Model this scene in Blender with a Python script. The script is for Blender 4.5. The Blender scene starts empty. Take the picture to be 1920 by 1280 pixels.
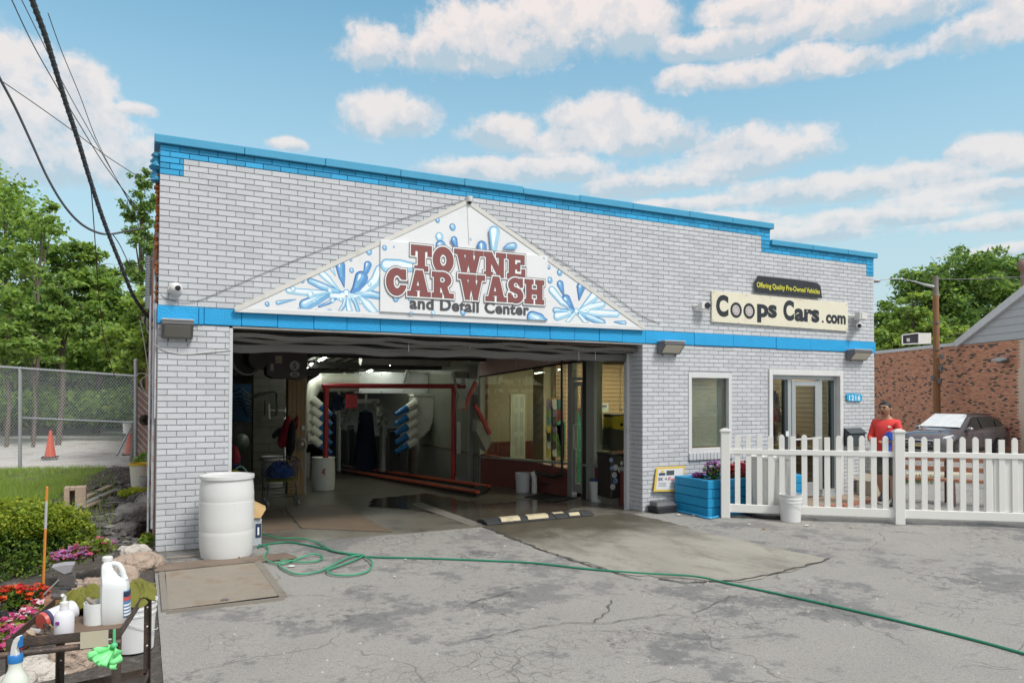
import bpy, bmesh, math, random
import numpy as np
from mathutils import Vector, Matrix
from math import radians, sin, cos, pi
random.seed(7); RNG = np.random.default_rng(11)
scene = bpy.context.scene
COL = scene.collection

# ------------------------------------------------------------------ camera
CF, CX, CY, CZ, YAW, PITCH, ROLL = 1386.328, -0.169948, -9.227049, 1.782479, 0.465767, 0.0184918, 0.0033799
PPX, PPY = 960.0, 640.0 + 73.7185
C0 = np.array([CX, CY, CZ])
FW = np.array([sin(YAW)*cos(PITCH), cos(YAW)*cos(PITCH), sin(PITCH)])
_r = np.array([cos(YAW), -sin(YAW), 0.0]); _u = np.cross(_r, FW)
RT = _r*cos(ROLL)+_u*sin(ROLL); UP = -_r*sin(ROLL)+_u*cos(ROLL)
cam_d = bpy.data.cameras.new('camera'); cam = bpy.data.objects.new('camera', cam_d); COL.objects.link(cam)
M = Matrix.Identity(4)
for i in range(3):
    M[i][0] = RT[i]; M[i][1] = UP[i]; M[i][2] = -FW[i]; M[i][3] = C0[i]
cam.matrix_world = M
cam_d.sensor_fit = 'HORIZONTAL'; cam_d.sensor_width = 36.0; cam_d.lens = CF/1920*36.0
cam_d.shift_x = 0.0; cam_d.shift_y = 73.7185/1920
cam_d.clip_start = 0.05; cam_d.clip_end = 3000
scene.camera = cam
scene.cycles.transparent_max_bounces = 24

def ray(x, y): return FW + RT*(x-PPX)/CF - UP*(y-PPY)/CF
def hit(x, y, ax, v):
    d = ray(x, y); t = (v-C0[ax])/d[ax]; return Vector(C0+d*t)
def G(x, y, z=0.0): return hit(x, y, 2, z)              # point of the flat yard
def F(x, y, Y=0.0): return hit(x, y, 1, Y)              # point of a plane parallel to the facade
def XW(x, y, v): return hit(x, y, 0, v)                 # point of a plane parallel to the side walls
SL = -0.045                                            # the wash bay floor falls towards the back
def GI(x, y, dz=0.0):
    d = ray(x, y); t = (SL*C0[1]+dz-C0[2])/(d[2]-SL*d[1]); return Vector(C0+d*t)
def depth(x, y, w): return Vector(C0+ray(x, y)*w)
def ss(a, b, x):
    t = min(1, max(0, (x-a)/(b-a))); return t*t*(3-2*t)

# ------------------------------------------------------------------ world
scene.view_settings.view_transform = 'Standard'; scene.view_settings.look = 'None'
scene.view_settings.gamma = 1.0; scene.view_settings.exposure = 0.68
try: scene.view_settings.use_curve_mapping = False
except Exception: pass
SUN_EL, SUN_AZ = radians(52), radians(158)              # azimuth from +y towards +x
world = bpy.data.worlds.new('World'); scene.world = world; world.use_nodes = True
wt = world.node_tree; wt.nodes.clear()
def wn(t, **k):
    n = wt.nodes.new(t)
    for a, b in k.items(): setattr(n, a, b)
    return n
def wm(op, a, b=None, c=None, clamp=False):
    n = wn('ShaderNodeMath', operation=op); n.use_clamp = clamp
    for i, v in enumerate((a, b, c)):
        if v is None: continue
        if isinstance(v, (int, float)): n.inputs[i].default_value = v
        else: wt.links.new(v, n.inputs[i])
    return n.outputs[0]
out = wn('ShaderNodeOutputWorld'); bg = wn('ShaderNodeBackground')
sky = wn('ShaderNodeTexSky'); sky.sky_type = 'NISHITA'; sky.sun_disc = False
sky.sun_elevation = SUN_EL; sky.sun_rotation = SUN_AZ
sky.air_density = 1.0; sky.dust_density = 0.6; sky.ozone_density = 2.0
tc = wn('ShaderNodeTexCoord'); sep = wn('ShaderNodeSeparateXYZ'); wt.links.new(tc.outputs['Generated'], sep.inputs[0])
az = wm('ARCTAN2', sep.outputs[0], sep.outputs[1]); el = wm('ARCSINE', sep.outputs[2])
comb = wn('ShaderNodeCombineXYZ'); wt.links.new(az, comb.inputs[0]); wt.links.new(el, comb.inputs[1])
def wnoise(scale, detail, rough=.55, vec=None):
    n = wn('ShaderNodeTexNoise'); n.inputs['Scale'].default_value = scale; n.inputs['Detail'].default_value = detail
    n.inputs['Roughness'].default_value = rough; wt.links.new(vec or comb.outputs[0], n.inputs['Vector']); return n
nf = wnoise(15, 7, .66); nl = wnoise(5, 2)
CL = [(1060,50,200,85),(960,70,170,80),(705,95,70,52),(860,105,150,48),(1190,55,90,75),(1290,150,70,26),(1450,140,240,30),(1520,108,75,32),
      (1350,85,100,38),(1270,95,45,28),(1660,20,330,62),(1880,45,150,60),(1400,25,110,40),(722,225,86,50),(950,252,76,42),(1120,235,105,56),(1200,262,130,44),(1040,275,110,30),
      (1420,285,150,48),(1350,318,150,30),(1850,290,85,34),(1930,305,80,32),(1700,345,170,32),(1560,355,230,34),(1740,322,70,22),(1800,368,200,26),(1640,410,240,24),(1900,470,120,20),(1250,345,130,20),
      (20,130,90,75),(20,210,130,100),(150,170,78,60),(110,240,150,50),(60,300,220,58),(245,300,100,46),(165,220,70,60),(1165,350,80,30),(1040,320,130,32),(930,322,140,26),
      (540,272,34,14),(1290,385,120,16),(1870,420,120,22),(1500,440,160,22),(1330,415,120,16),(250,205,40,16)]
dens = None; shade = None
for (x, y, rx, ry) in CL:
    def ae(px, py):
        d = ray(px, py); d = d/np.linalg.norm(d); return math.atan2(d[0], d[1]), math.asin(d[2])
    a0, e0 = ae(x, y); ax_ = abs(ae(x+rx, y)[0]-a0)*1.15; ey_ = abs(ae(x, y-ry)[1]-e0)*1.18
    u = wm('MULTIPLY', wm('SUBTRACT', az, a0), 1/ax_); v = wm('MULTIPLY', wm('SUBTRACT', el, e0), 1/ey_)
    vlow = wm('MULTIPLY', wm('MINIMUM', v, 0.0), 1.35)                       # flatter underside
    vv = wm('ADD', wm('MAXIMUM', v, 0.0), vlow)
    d = wm('SUBTRACT', 1.0, wm('SQRT', wm('ADD', wm('MULTIPLY', u, u), wm('MULTIPLY', vv, vv))))
    w = wm('MAXIMUM', d, 0.0)
    dens = d if dens is None else wm('SMOOTH_MAX', dens, d, .12) if False else wm('MAXIMUM', dens, d)
    sh = wm('MULTIPLY', w, v)
    shade = (sh, w) if shade is None else (wm('ADD', shade[0], sh), wm('ADD', shade[1], w))
# generic cloud field out of view, thickened to add ambient light
gen = wm('MULTIPLY', wm('SUBTRACT', nl.outputs[0], .52), 3.2)
off = wm('SUBTRACT', wm('ABSOLUTE', wm('SUBTRACT', az, YAW)), .66)
hi = wm('SUBTRACT', el, .60)
outm = wm('MULTIPLY', wm('MAXIMUM', off, hi), 5.0, clamp=True)
gd = wm('SUBTRACT', wm('ADD', gen, .75), wm('MULTIPLY', wm('SUBTRACT', 1.0, outm), 3.0))
dens = wm('MAXIMUM', dens, gd)
dn = wm('ADD', dens, wm('ADD', wm('MULTIPLY', wm('SUBTRACT', nf.outputs[0], .5), 1.5), wm('MULTIPLY', wm('SUBTRACT', wnoise(42, 4, .6).outputs[0], .5), .8)))
mask = wn('ShaderNodeMapRange'); mask.interpolation_type = 'SMOOTHSTEP'
wt.links.new(dn, mask.inputs[0]); mask.inputs[1].default_value = -.12; mask.inputs[2].default_value = .42
shn = wm('DIVIDE', shade[0], wm('ADD', shade[1], .05))
st = wm('ADD', wm('MULTIPLY', shn, 1.1), wm('MULTIPLY', wm('SUBTRACT', wnoise(20, 6, .62).outputs[0], .50), 2.8))
sr = wn('ShaderNodeMapRange'); wt.links.new(st, sr.inputs[0]); sr.inputs[1].default_value = -.38; sr.inputs[2].default_value = .42
cr = wn('ShaderNodeValToRGB'); cr.color_ramp.interpolation = 'EASE'; wt.links.new(sr.outputs[0], cr.inputs[0])
cr.color_ramp.elements[0].color = (.32,.385,.435,1); cr.color_ramp.elements[1].color = (.60,.535,.505,1)
e_ = cr.color_ramp.elements.new(.5); e_.color = (.50,.475,.475,1)
# haze towards the horizon
hz = wn('ShaderNodeMapRange'); wt.links.new(el, hz.inputs[0]); hz.inputs[1].default_value = .62; hz.inputs[2].default_value = .06
hzr = wm('POWER', hz.outputs[0], 1.3)
tint = wn('ShaderNodeMix', data_type='RGBA', blend_type='MULTIPLY'); tint.inputs[0].default_value = 1.0
wt.links.new(sky.outputs[0], tint.inputs[6]); tint.inputs[7].default_value = (SKY_TINT := (.080, .138, .122, 1))
hm = wn('ShaderNodeMix', data_type='RGBA'); wt.links.new(wm('MULTIPLY', hzr, .97), hm.inputs[0])
wt.links.new(tint.outputs[2], hm.inputs[6]); hm.inputs[7].default_value = (.36, .42, .45, 1)
cm = wn('ShaderNodeMix', data_type='RGBA')
wt.links.new(wm('MULTIPLY', mask.outputs[0], wm('SUBTRACT', .96, wm('MULTIPLY', hzr, .45))), cm.inputs[0])
wt.links.new(hm.outputs[2], cm.inputs[6]); wt.links.new(cr.outputs[0], cm.inputs[7])
wt.links.new(cm.outputs[2], bg.inputs[0]); bg.inputs[1].default_value = 1.0
wt.links.new(bg.outputs[0], out.inputs[0]); world.cycles.sampling_method = 'MANUAL'; world.cycles.sample_map_resolution = 512
sd = bpy.data.lights.new('sun', 'SUN'); sun = bpy.data.objects.new('sun', sd); COL.objects.link(sun)
sd.energy = 2.0; sd.angle = radians(16); sd.color = (1, .965, .92)
sdir = Vector((sin(SUN_AZ)*cos(SUN_EL), cos(SUN_AZ)*cos(SUN_EL), sin(SUN_EL)))
sun.rotation_euler = sdir.to_track_quat('Z', 'Y').to_euler(); sun.location = (5, -10, 20)

# ------------------------------------------------------------------ materials
MATS = {}
def pm(name, col, rough=.6, metal=0.0, var=.12, vs=4.0, bump=.0, bs=60.0, spec=None, dirt=None, ds=2.5, dth=.55, dcol=None, emit=None, es=1.0, stretch=None, coat=0, bd=.01):
    """procedural principled material: base colour with broad variation, optional dirt patches and fine relief"""
    if name in MATS: return MATS[name]
    m = bpy.data.materials.new(name); m.use_nodes = True; t = m.node_tree; b = t.nodes['Principled BSDF']
    b.inputs['Roughness'].default_value = rough; b.inputs['Metallic'].default_value = metal
    if spec is not None: b.inputs['Specular IOR Level'].default_value = spec
    if coat: b.inputs['Coat Weight'].default_value = coat; b.inputs['Coat Roughness'].default_value = .06
    geo = t.nodes.new('ShaderNodeNewGeometry'); vec = geo.outputs['Position']
    if stretch:
        mp = t.nodes.new('ShaderNodeMapping'); mp.inputs['Scale'].default_value = stretch; t.links.new(vec, mp.inputs[0]); vec = mp.outputs[0]
    n = t.nodes.new('ShaderNodeTexNoise'); n.inputs['Scale'].default_value = vs; n.inputs['Detail'].default_value = 6; t.links.new(vec, n.inputs['Vector'])
    mx = t.nodes.new('ShaderNodeMix'); mx.data_type = 'RGBA'; t.links.new(n.outputs[0], mx.inputs[0])
    c = np.array(col[:3]); mx.inputs[6].default_value = (*(c*(1-var)), 1); mx.inputs[7].default_value = (*np.minimum(c*(1+var), 1), 1)
    last = mx.outputs[2]
    if dirt:
        n2 = t.nodes.new('ShaderNodeTexNoise'); n2.inputs['Scale'].default_value = ds; n2.inputs['Detail'].default_value = 8; n2.inputs['Roughness'].default_value = .68
        t.links.new(vec, n2.inputs['Vector'])
        mr = t.nodes.new('ShaderNodeMapRange'); t.links.new(n2.outputs[0], mr.inputs[0]); mr.inputs[1].default_value = dth; mr.inputs[2].default_value = dth+.14
        mr.inputs[4].default_value = dirt
        m3 = t.nodes.new('ShaderNodeMix'); m3.data_type = 'RGBA'; t.links.new(mr.outputs[0], m3.inputs[0]); t.links.new(last, m3.inputs[6])
        m3.inputs[7].default_value = (*(dcol or tuple(c*.45)), 1); last = m3.outputs[2]
    t.links.new(last, b.inputs['Base Color'])
    if bump:
        n3 = t.nodes.new('ShaderNodeTexNoise'); n3.inputs['Scale'].default_value = bs; n3.inputs['Detail'].default_value = 4; t.links.new(vec, n3.inputs['Vector'])
        bp = t.nodes.new('ShaderNodeBump'); bp.inputs['Strength'].default_value = bump; bp.inputs['Distance'].default_value = bd
        t.links.new(n3.outputs[0], bp.inputs['Height']); t.links.new(bp.outputs[0], b.inputs['Normal'])
    if emit: b.inputs['Emission Color'].default_value = (*emit, 1); b.inputs['Emission Strength'].default_value = es
    MATS[name] = m; return m
def leafm(name, col, var=.25, trans=.42, rough=.55):
    if name in MATS: return MATS[name]
    m = pm(name, col, rough, var=var, vs=1.3, spec=.25); t = m.node_tree; b = t.nodes['Principled BSDF']
    tr = t.nodes.new('ShaderNodeBsdfTranslucent'); tr.inputs[0].default_value = (min(1, col[0]*1.7), min(1, col[1]*1.7), col[2]*.9, 1)
    ms = t.nodes.new('ShaderNodeMixShader'); ms.inputs[0].default_value = trans
    t.links.new(b.outputs[0], ms.inputs[1]); t.links.new(tr.outputs[0], ms.inputs[2]); t.links.new(ms.outputs[0], t.nodes['Material Output'].inputs[0]); return m
def glassm(name, tint=(.85,.9,.88), refl=.09, rough=.02):
    if name in MATS: return MATS[name]
    m = bpy.data.materials.new(name); m.use_nodes = True; t = m.node_tree; t.nodes.clear()
    o = t.nodes.new('ShaderNodeOutputMaterial'); tr = t.nodes.new('ShaderNodeBsdfTransparent'); tr.inputs[0].default_value = (*tint, 1)
    g = t.nodes.new('ShaderNodeBsdfGlossy'); g.inputs['Roughness'].default_value = rough
    fr = t.nodes.new('ShaderNodeLayerWeight'); fr.inputs[0].default_value = .5
    pw = t.nodes.new('ShaderNodeMath'); pw.operation = 'POWER'; t.links.new(fr.outputs['Facing'], pw.inputs[0]); pw.inputs[1].default_value = 4.5
    ad = t.nodes.new('ShaderNodeMath'); ad.operation = 'MULTIPLY_ADD'; t.links.new(pw.outputs[0], ad.inputs[0]); ad.inputs[1].default_value = .5; ad.inputs[2].default_value = refl*.5; ad.use_clamp = True
    ms = t.nodes.new('ShaderNodeMixShader'); t.links.new(ad.outputs[0], ms.inputs[0]); t.links.new(tr.outputs[0], ms.inputs[1]); t.links.new(g.outputs[0], ms.inputs[2])
    t.links.new(ms.outputs[0], o.inputs[0]); MATS[name] = m; return m

# ------------------------------------------------------------------ mesh builder
class MB:
    def __init__(s): s.v = []; s.f = []; s.m = []; s.mats = []; s.cur = 0
    def mat(s, m):
        if m not in s.mats: s.mats.append(m)
        s.cur = s.mats.index(m); return s
    def add(s, vs, fs):
        o = len(s.v); s.v += [tuple(v) for v in vs]
        for f in fs: s.f.append(tuple(i+o for i in f)); s.m.append(s.cur)
        return s
    def box(s, a, b, rz=0.0, c=None):
        x0, y0, z0 = a; x1, y1, z1 = b
        vs = [Vector(p) for p in ((x0,y0,z0),(x1,y0,z0),(x1,y1,z0),(x0,y1,z0),(x0,y0,z1),(x1,y0,z1),(x1,y1,z1),(x0,y1,z1))]
        if rz:
            c = Vector(c) if c else Vector(((x0+x1)/2,(y0+y1)/2,0)); R = Matrix.Rotation(rz, 3, 'Z'); vs = [R@(v-Vector((c.x,c.y,0)))+Vector((c.x,c.y,0)) for v in vs]
        return s.add(vs, [(0,3,2,1),(4,5,6,7),(0,1,5,4),(1,2,6,5),(2,3,7,6),(3,0,4,7)])
    def cbox(s, c, size, R=None):                       # centred box with a rotation matrix
        hx, hy, hz = size[0]/2, size[1]/2, size[2]/2; c = Vector(c)
        vs = [Vector(p) for p in ((-hx,-hy,-hz),(hx,-hy,-hz),(hx,hy,-hz),(-hx,hy,-hz),(-hx,-hy,hz),(hx,-hy,hz),(hx,hy,hz),(-hx,hy,hz))]
        if R is not None: vs = [R@v for v in vs]
        return s.add([v+c for v in vs], [(0,3,2,1),(4,5,6,7),(0,1,5,4),(1,2,6,5),(2,3,7,6),(3,0,4,7)])
    def bar(s, p, q, w, h=None, up=(0,0,1)):            # rectangular bar from p to q
        p, q = Vector(p), Vector(q); h = h or w; d = (q-p).normalized(); u = Vector(up)
        if abs(d.dot(u)) > .98: u = Vector((0,1,0))
        sx = d.cross(u).normalized()*w/2; sy = sx.cross(d).normalized()*h/2
        vs = [p-sx-sy, p+sx-sy, p+sx+sy, p-sx+sy, q-sx-sy, q+sx-sy, q+sx+sy, q-sx+sy]
        return s.add(vs, [(0,3,2,1),(4,5,6,7),(0,1,5,4),(1,2,6,5),(2,3,7,6),(3,0,4,7)])
    def tube(s, pts, r, n=8, cap=True):
        pts = [Vector(p) for p in pts]; rs = r if isinstance(r, (list, tuple)) else [r]*len(pts); o = len(s.v); prev = None
        for i, p in enumerate(pts):
            d = (pts[min(i+1, len(pts)-1)]-pts[max(i-1, 0)])
            d = d.normalized() if d.length > 1e-9 else Vector((0,0,1))
            if prev is None:
                a = d.cross(Vector((0,0,1))) if abs(d.z) < .95 else d.cross(Vector((1,0,0)))
            else: a = prev-d*prev.dot(d)
            if a.length < 1e-6: a = d.orthogonal()
            a.normalize(); prev = a; b = d.cross(a)
            for k in range(n):
                t = 2*pi*k/n; s.v.append(tuple(p+(a*cos(t)+b*sin(t))*rs[i]))
        for i in range(len(pts)-1):
            for k in range(n):
                k2 = (k+1) % n; s.f.append((o+i*n+k, o+i*n+k2, o+(i+1)*n+k2, o+(i+1)*n+k)); s.m.append(s.cur)
        if cap:
            s.f.append(tuple(o+k for k in reversed(range(n)))); s.m.append(s.cur)
            e = o+(len(pts)-1)*n; s.f.append(tuple(e+k for k in range(n))); s.m.append(s.cur)
        return s
    def lathe(s, prof, c=(0,0,0), n=24, axis=None, caps=(True, True)):  # prof: (r, z)
        c = Vector(c); A = Vector(axis or (0,0,1)).normalized(); Q = Vector((0,0,1)).rotation_difference(A); o = len(s.v)
        for (r, z) in prof:
            for k in range(n):
                t = 2*pi*k/n; s.v.append(tuple(c+Q@Vector((r*cos(t), r*sin(t), z))))
        for i in range(len(prof)-1):
            for k in range(n):
                k2 = (k+1) % n; s.f.append((o+i*n+k, o+i*n+k2, o+(i+1)*n+k2, o+(i+1)*n+k)); s.m.append(s.cur)
        if caps[0]: s.f.append(tuple(o+k for k in reversed(range(n)))); s.m.append(s.cur)
        if caps[1]:
            e = o+(len(prof)-1)*n; s.f.append(tuple(e+k for k in range(n))); s.m.append(s.cur)
        return s
    def ball(s, c, r, nu=12, nv=8, jit=0.0, seed=0):
        r = Vector(r) if hasattr(r, '__len__') else Vector((r, r, r)); c = Vector(c); o = len(s.v); rd = random.Random(seed)
        for i in range(nv+1):
            for k in range(nu):
                th = pi*i/nv; ph = 2*pi*k/nu; j = 1+jit*(rd.random()-.5)*(0 if i in (0, nv) else 1)
                s.v.append(tuple(c+Vector((r.x*sin(th)*cos(ph)*j, r.y*sin(th)*sin(ph)*j, r.z*cos(th)*(1+jit*.0)*j))))
        for i in range(nv):
            for k in range(nu):
                k2 = (k+1) % nu; s.f.append((o+i*nu+k, o+(i+1)*nu+k, o+(i+1)*nu+k2, o+i*nu+k2)); s.m.append(s.cur)
        return s
    def prism(s, poly, off):                            # polygon (list of vectors) extruded by a vector
        off = Vector(off); n = len(poly); a = [Vector(p) for p in poly]; b = [p+off for p in a]
        return s.add(a+b, [tuple(range(n)), tuple(reversed(range(n, 2*n)))]+[(i, i+n, (i+1) % n+n, (i+1) % n) for i in range(n)])
    def poly(s, pts): return s.add(pts, [tuple(range(len(pts)))])
    def build(s, name, m=None, parent=None, smooth=False, kind=None, bevel=0.0, label=None):
        me = bpy.data.meshes.new(name); me.from_pydata(s.v, [], s.f)
        mats = s.mats if s.mats else [m]
        for x in mats: me.materials.append(x)
        if s.mats: me.polygons.foreach_set('material_index', s.m)
        me.update()
        bm = bmesh.new(); bm.from_mesh(me); bmesh.ops.recalc_face_normals(bm, faces=bm.faces)
        if bevel:
            es = [e for e in bm.edges if len(e.link_faces) == 2 and e.calc_face_angle(0) > .5]
            bmesh.ops.bevel(bm, geom=es, offset=bevel, segments=1, affect='EDGES', clamp_overlap=True)
        bm.to_mesh(me); bm.free()
        if smooth:
            me.polygons.foreach_set('use_smooth', [True]*len(me.polygons))
            try: me.set_sharp_from_angle(angle=radians(38))
            except Exception: pass
        return link(name, me, parent, kind, label)
def link(name, me, parent=None, kind=None, label=None):
    o = bpy.data.objects.new(name, me); COL.objects.link(o)
    if parent is not None: adopt(o, parent)
    if kind: o['kind'] = kind
    if label: o['label'] = label
    return o
def mw(o):                                              # rest matrix of an object without waiting for the depsgraph
    m = Matrix.LocRotScale(o.location, o.rotation_euler, o.scale)
    return (mw(o.parent) @ o.matrix_parent_inverse @ m) if o.parent else m
def adopt(o, p):
    o.parent = p; o.matrix_parent_inverse = mw(p).inverted()
def thing(name, label, cat, loc=(0,0,0), group=None, rz=0.0):
    o = bpy.data.objects.new(name, None); COL.objects.link(o); o.location = loc; o.rotation_euler = (0,0,rz)
    o.empty_display_size = .1; tag(o, label, cat, group); return o
def tag(o, label, cat, group=None):
    o['label'] = label; o['category'] = cat
    if group: o['group'] = group
    return o
def dup(root, loc=None, rz=None, label=None):
    r = root.copy(); COL.objects.link(r)
    if loc is not None: r.location = loc
    if rz is not None: r.rotation_euler = (0,0,rz)
    if label: r['label'] = label
    for ch in list(root.children):
        c = ch.copy(); COL.objects.link(c); c.parent = r
        for g in list(ch.children):
            d = g.copy(); COL.objects.link(d); d.parent = c
    return r
def npmesh(name, verts, faces, mats, midx=None, smooth=False):   # verts (N,3), faces (M,k) arrays
    me = bpy.data.meshes.new(name); n, k = faces.shape
    me.vertices.add(len(verts)); me.vertices.foreach_set('co', verts.astype(np.float32).ravel())
    me.loops.add(n*k); me.loops.foreach_set('vertex_index', faces.astype(np.int32).ravel())
    me.polygons.add(n); me.polygons.foreach_set('loop_start', np.arange(0, n*k, k, dtype=np.int32)); me.polygons.foreach_set('loop_total', np.full(n, k, dtype=np.int32))
    for m in mats: me.materials.append(m)
    if midx is not None: me.polygons.foreach_set('material_index', midx.astype(np.int32))
    if smooth: me.polygons.foreach_set('use_smooth', np.ones(n, dtype=bool))
    me.update(calc_edges=True); me.validate(); return me
def leaves(name, pts, size, mats, probs, up=.35, aspect=.5, nrm=None):
    """one small rhombus per point; random tilt; the pieces of a crown, a bush or a flower bed"""
    n = len(pts); N = RNG.normal(size=(n, 3)); N[:, 2] += up*2
    if nrm is not None: N = N*.5+nrm
    N /= np.linalg.norm(N, axis=1)[:, None]
    A = RNG.normal(size=(n, 3)); A -= (A*N).sum(1)[:, None]*N; A /= np.linalg.norm(A, axis=1)[:, None]; B = np.cross(N, A)
    sz = (size*(.6+.8*RNG.random(n)))[:, None] if np.isscalar(size) else size[:, None]
    V = np.stack([pts-A*sz, pts-B*sz*aspect+N*sz*.12, pts+A*sz, pts+B*sz*aspect+N*sz*.12], 1).reshape(-1, 3)
    Fc = np.arange(4*n).reshape(n, 4); mi = RNG.choice(len(mats), size=n, p=probs)
    return npmesh(name, V, Fc, mats, mi)
def blobpts(blobs, n, shell=.55):
    """points scattered in ellipsoids, denser near their skins; blobs: (x,y,z,rx,ry,rz)"""
    b = np.array(blobs, float); w = (b[:, 3]*b[:, 4]*b[:, 5])**(2/3); w /= w.sum(); idx = RNG.choice(len(b), size=n, p=w)
    d = RNG.normal(size=(n, 3)); d /= np.linalg.norm(d, axis=1)[:, None]; r = (shell+(1-shell)*RNG.random(n))[:, None]
    r *= 1+.22*np.sin(d[:, :1]*9+b[idx, :1]*3)*np.sin(d[:, 1:2]*8+b[idx, 2:3])
    return b[idx, :3]+d*r*b[idx, 3:6]
# ------------------------------------------------------------------ flat print: shapes contoured on a grid, lettering
def box_(x0, y0, x1, y1):
    return lambda X, Y: np.maximum(np.abs(X-(x0+x1)/2)-(x1-x0)/2, np.abs(Y-(y0+y1)/2)-(y1-y0)/2)
def ell_(cx, cy, rx, ry): return lambda X, Y: (np.sqrt(((X-cx)/rx)**2+((Y-cy)/ry)**2)-1)*min(rx, ry)
def pol_(*p):
    def f(X, Y):                                        # convex polygon, any winding
        P = np.array(p); c = P.mean(0); d = None
        for i in range(len(P)):
            a, b = P[i], P[(i+1) % len(P)]; n = np.array([b[1]-a[1], a[0]-b[0]]); n = n/np.linalg.norm(n)
            if n@(c-a) > 0: n = -n
            e = (X-a[0])*n[0]+(Y-a[1])*n[1]; d = e if d is None else np.maximum(d, e)
        return d
    return f
def U_(*fs): return lambda X, Y: np.minimum.reduce([f(X, Y) for f in fs])
def D_(a, *bs): return lambda X, Y: np.maximum.reduce([a(X, Y)]+[-b(X, Y) for b in bs])
def drop_(pts, rs):                                     # swept circles of changing radius
    def f(X, Y):
        d = None
        for (p, r), (q, s) in zip(zip(pts, rs), zip(pts[1:], rs[1:])):
            px, py = p; qx, qy = q; L = (qx-px)**2+(qy-py)**2+1e-12
            t = np.clip(((X-px)*(qx-px)+(Y-py)*(qy-py))/L, 0, 1)
            e = np.sqrt((X-px-t*(qx-px))**2+(Y-py-t*(qy-py))**2)-(r+(s-r)*t); d = e if d is None else np.minimum(d, e)
        return d
    return f
SLAB = {
 'T': (.90, U_(box_(0,.80,.90,1), box_(0,.60,.15,1), box_(.75,.60,.90,1), box_(.31,0,.59,1), box_(.16,0,.74,.17))),
 'O': (.92, D_(ell_(.46,.5,.46,.52), ell_(.46,.5,.17,.27))),
 'W': (1.32, U_(pol_((.08,1),(.38,1),(.56,0),(.34,0)), pol_((.34,0),(.52,0),(.74,.95),(.58,.95)), pol_((.52,1),(.80,1),(.98,0),(.76,0)), pol_((.76,0),(.96,0),(1.22,1),(1.06,1)), box_(-.02,.83,.46,1), box_(.48,.83,.86,1), box_(.94,.83,1.34,1))),
 'N': (1.06, U_(box_(.10,0,.31,1), box_(.74,.0,.95,1), pol_((.08,1),(.36,1),(.95,0),(.70,0)), box_(0,0,.42,.17), box_(0,.83,.34,1), box_(.60,.83,1.06,1))),
 'E': (.90, U_(box_(.09,0,.37,1), box_(0,.82,.86,1), box_(.70,.62,.86,1), box_(0,0,.90,.18), box_(.74,0,.90,.40), box_(.3,.41,.64,.58), box_(.52,.33,.64,.67))),
 'C': (.92, U_(D_(ell_(.47,.5,.47,.52), ell_(.50,.5,.19,.29), box_(.55,.36,1.1,.66)), box_(.72,.62,.90,.98))),
 'A': (1.10, U_(pol_((.40,1),(.70,1),(1.0,0),(.70,0)), pol_((.38,1),(.56,1),(.30,0),(.10,0)), box_(.26,.24,.8,.38), box_(0,0,.44,.16), box_(.60,0,1.10,.16))),
 'R': (1.06, U_(box_(.10,0,.37,1), box_(0,0,.48,.16), box_(0,.83,.4,1), D_(ell_(.50,.71,.42,.30), ell_(.50,.71,.16,.13), box_(-1,0,.34,1.2)), pol_((.42,.50),(.70,.50),(.90,.05),(.62,.05)), box_(.62,0,1.06,.16))),
 'S': (.84, U_(D_(ell_(.42,.73,.38,.29), ell_(.44,.73,.15,.12), pol_((.46,.74),(.95,.74),(.95,.46),(.46,.60))), D_(ell_(.42,.28,.40,.30), ell_(.40,.28,.17,.12), pol_((.38,.28),(-.1,.28),(-.1,.55),(.38,.42))), box_(.66,.66,.80,1), box_(.02,0,.17,.36))),
 'H': (1.08, U_(box_(.10,0,.37,1), box_(.71,0,.98,1), box_(.3,.41,.8,.58), box_(0,0,.47,.16), box_(0,.84,.47,1), box_(.61,0,1.08,.16), box_(.61,.84,1.08,1))),
}
def contour(mb, fn, x0, x1, y0, y1, step, place, level=0.0):
    """fill fn < level with quads along rows and marching-square pieces at the rim; place(x, y) -> 3D"""
    nx = max(4, int((x1-x0)/step)); ny = max(4, int((y1-y0)/step)); xs = np.linspace(x0, x1, nx+1); ys = np.linspace(y0, y1, ny+1)
    X, Y = np.meshgrid(xs, ys); Z = fn(X, Y)-level; inn = Z < 0
    for j in range(ny):
        i = 0; full = inn[j, :-1] & inn[j, 1:] & inn[j+1, :-1] & inn[j+1, 1:]; none = ~(inn[j, :-1] | inn[j, 1:] | inn[j+1, :-1] | inn[j+1, 1:])
        while i < nx:
            if none[i]: i += 1; continue
            if full[i]:
                k = i
                while k < nx and full[k]: k += 1
                mb.poly([place(xs[i], ys[j]), place(xs[k], ys[j]), place(xs[k], ys[j+1]), place(xs[i], ys[j+1])]); i = k; continue
            cs = [(i, j), (i+1, j), (i+1, j+1), (i, j+1)]; P = []
            for a in range(4):
                p, q = cs[a], cs[(a+1) % 4]; zp, zq = Z[p[1], p[0]], Z[q[1], q[0]]
                if zp < 0: P.append((xs[p[0]], ys[p[1]]))
                if (zp < 0) != (zq < 0):
                    t = zp/(zp-zq); P.append((xs[p[0]]+t*(xs[q[0]]-xs[p[0]]), ys[p[1]]+t*(ys[q[1]]-ys[p[1]])))
            if len(P) >= 3: mb.poly([place(*c) for c in P])
            i += 1
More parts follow.
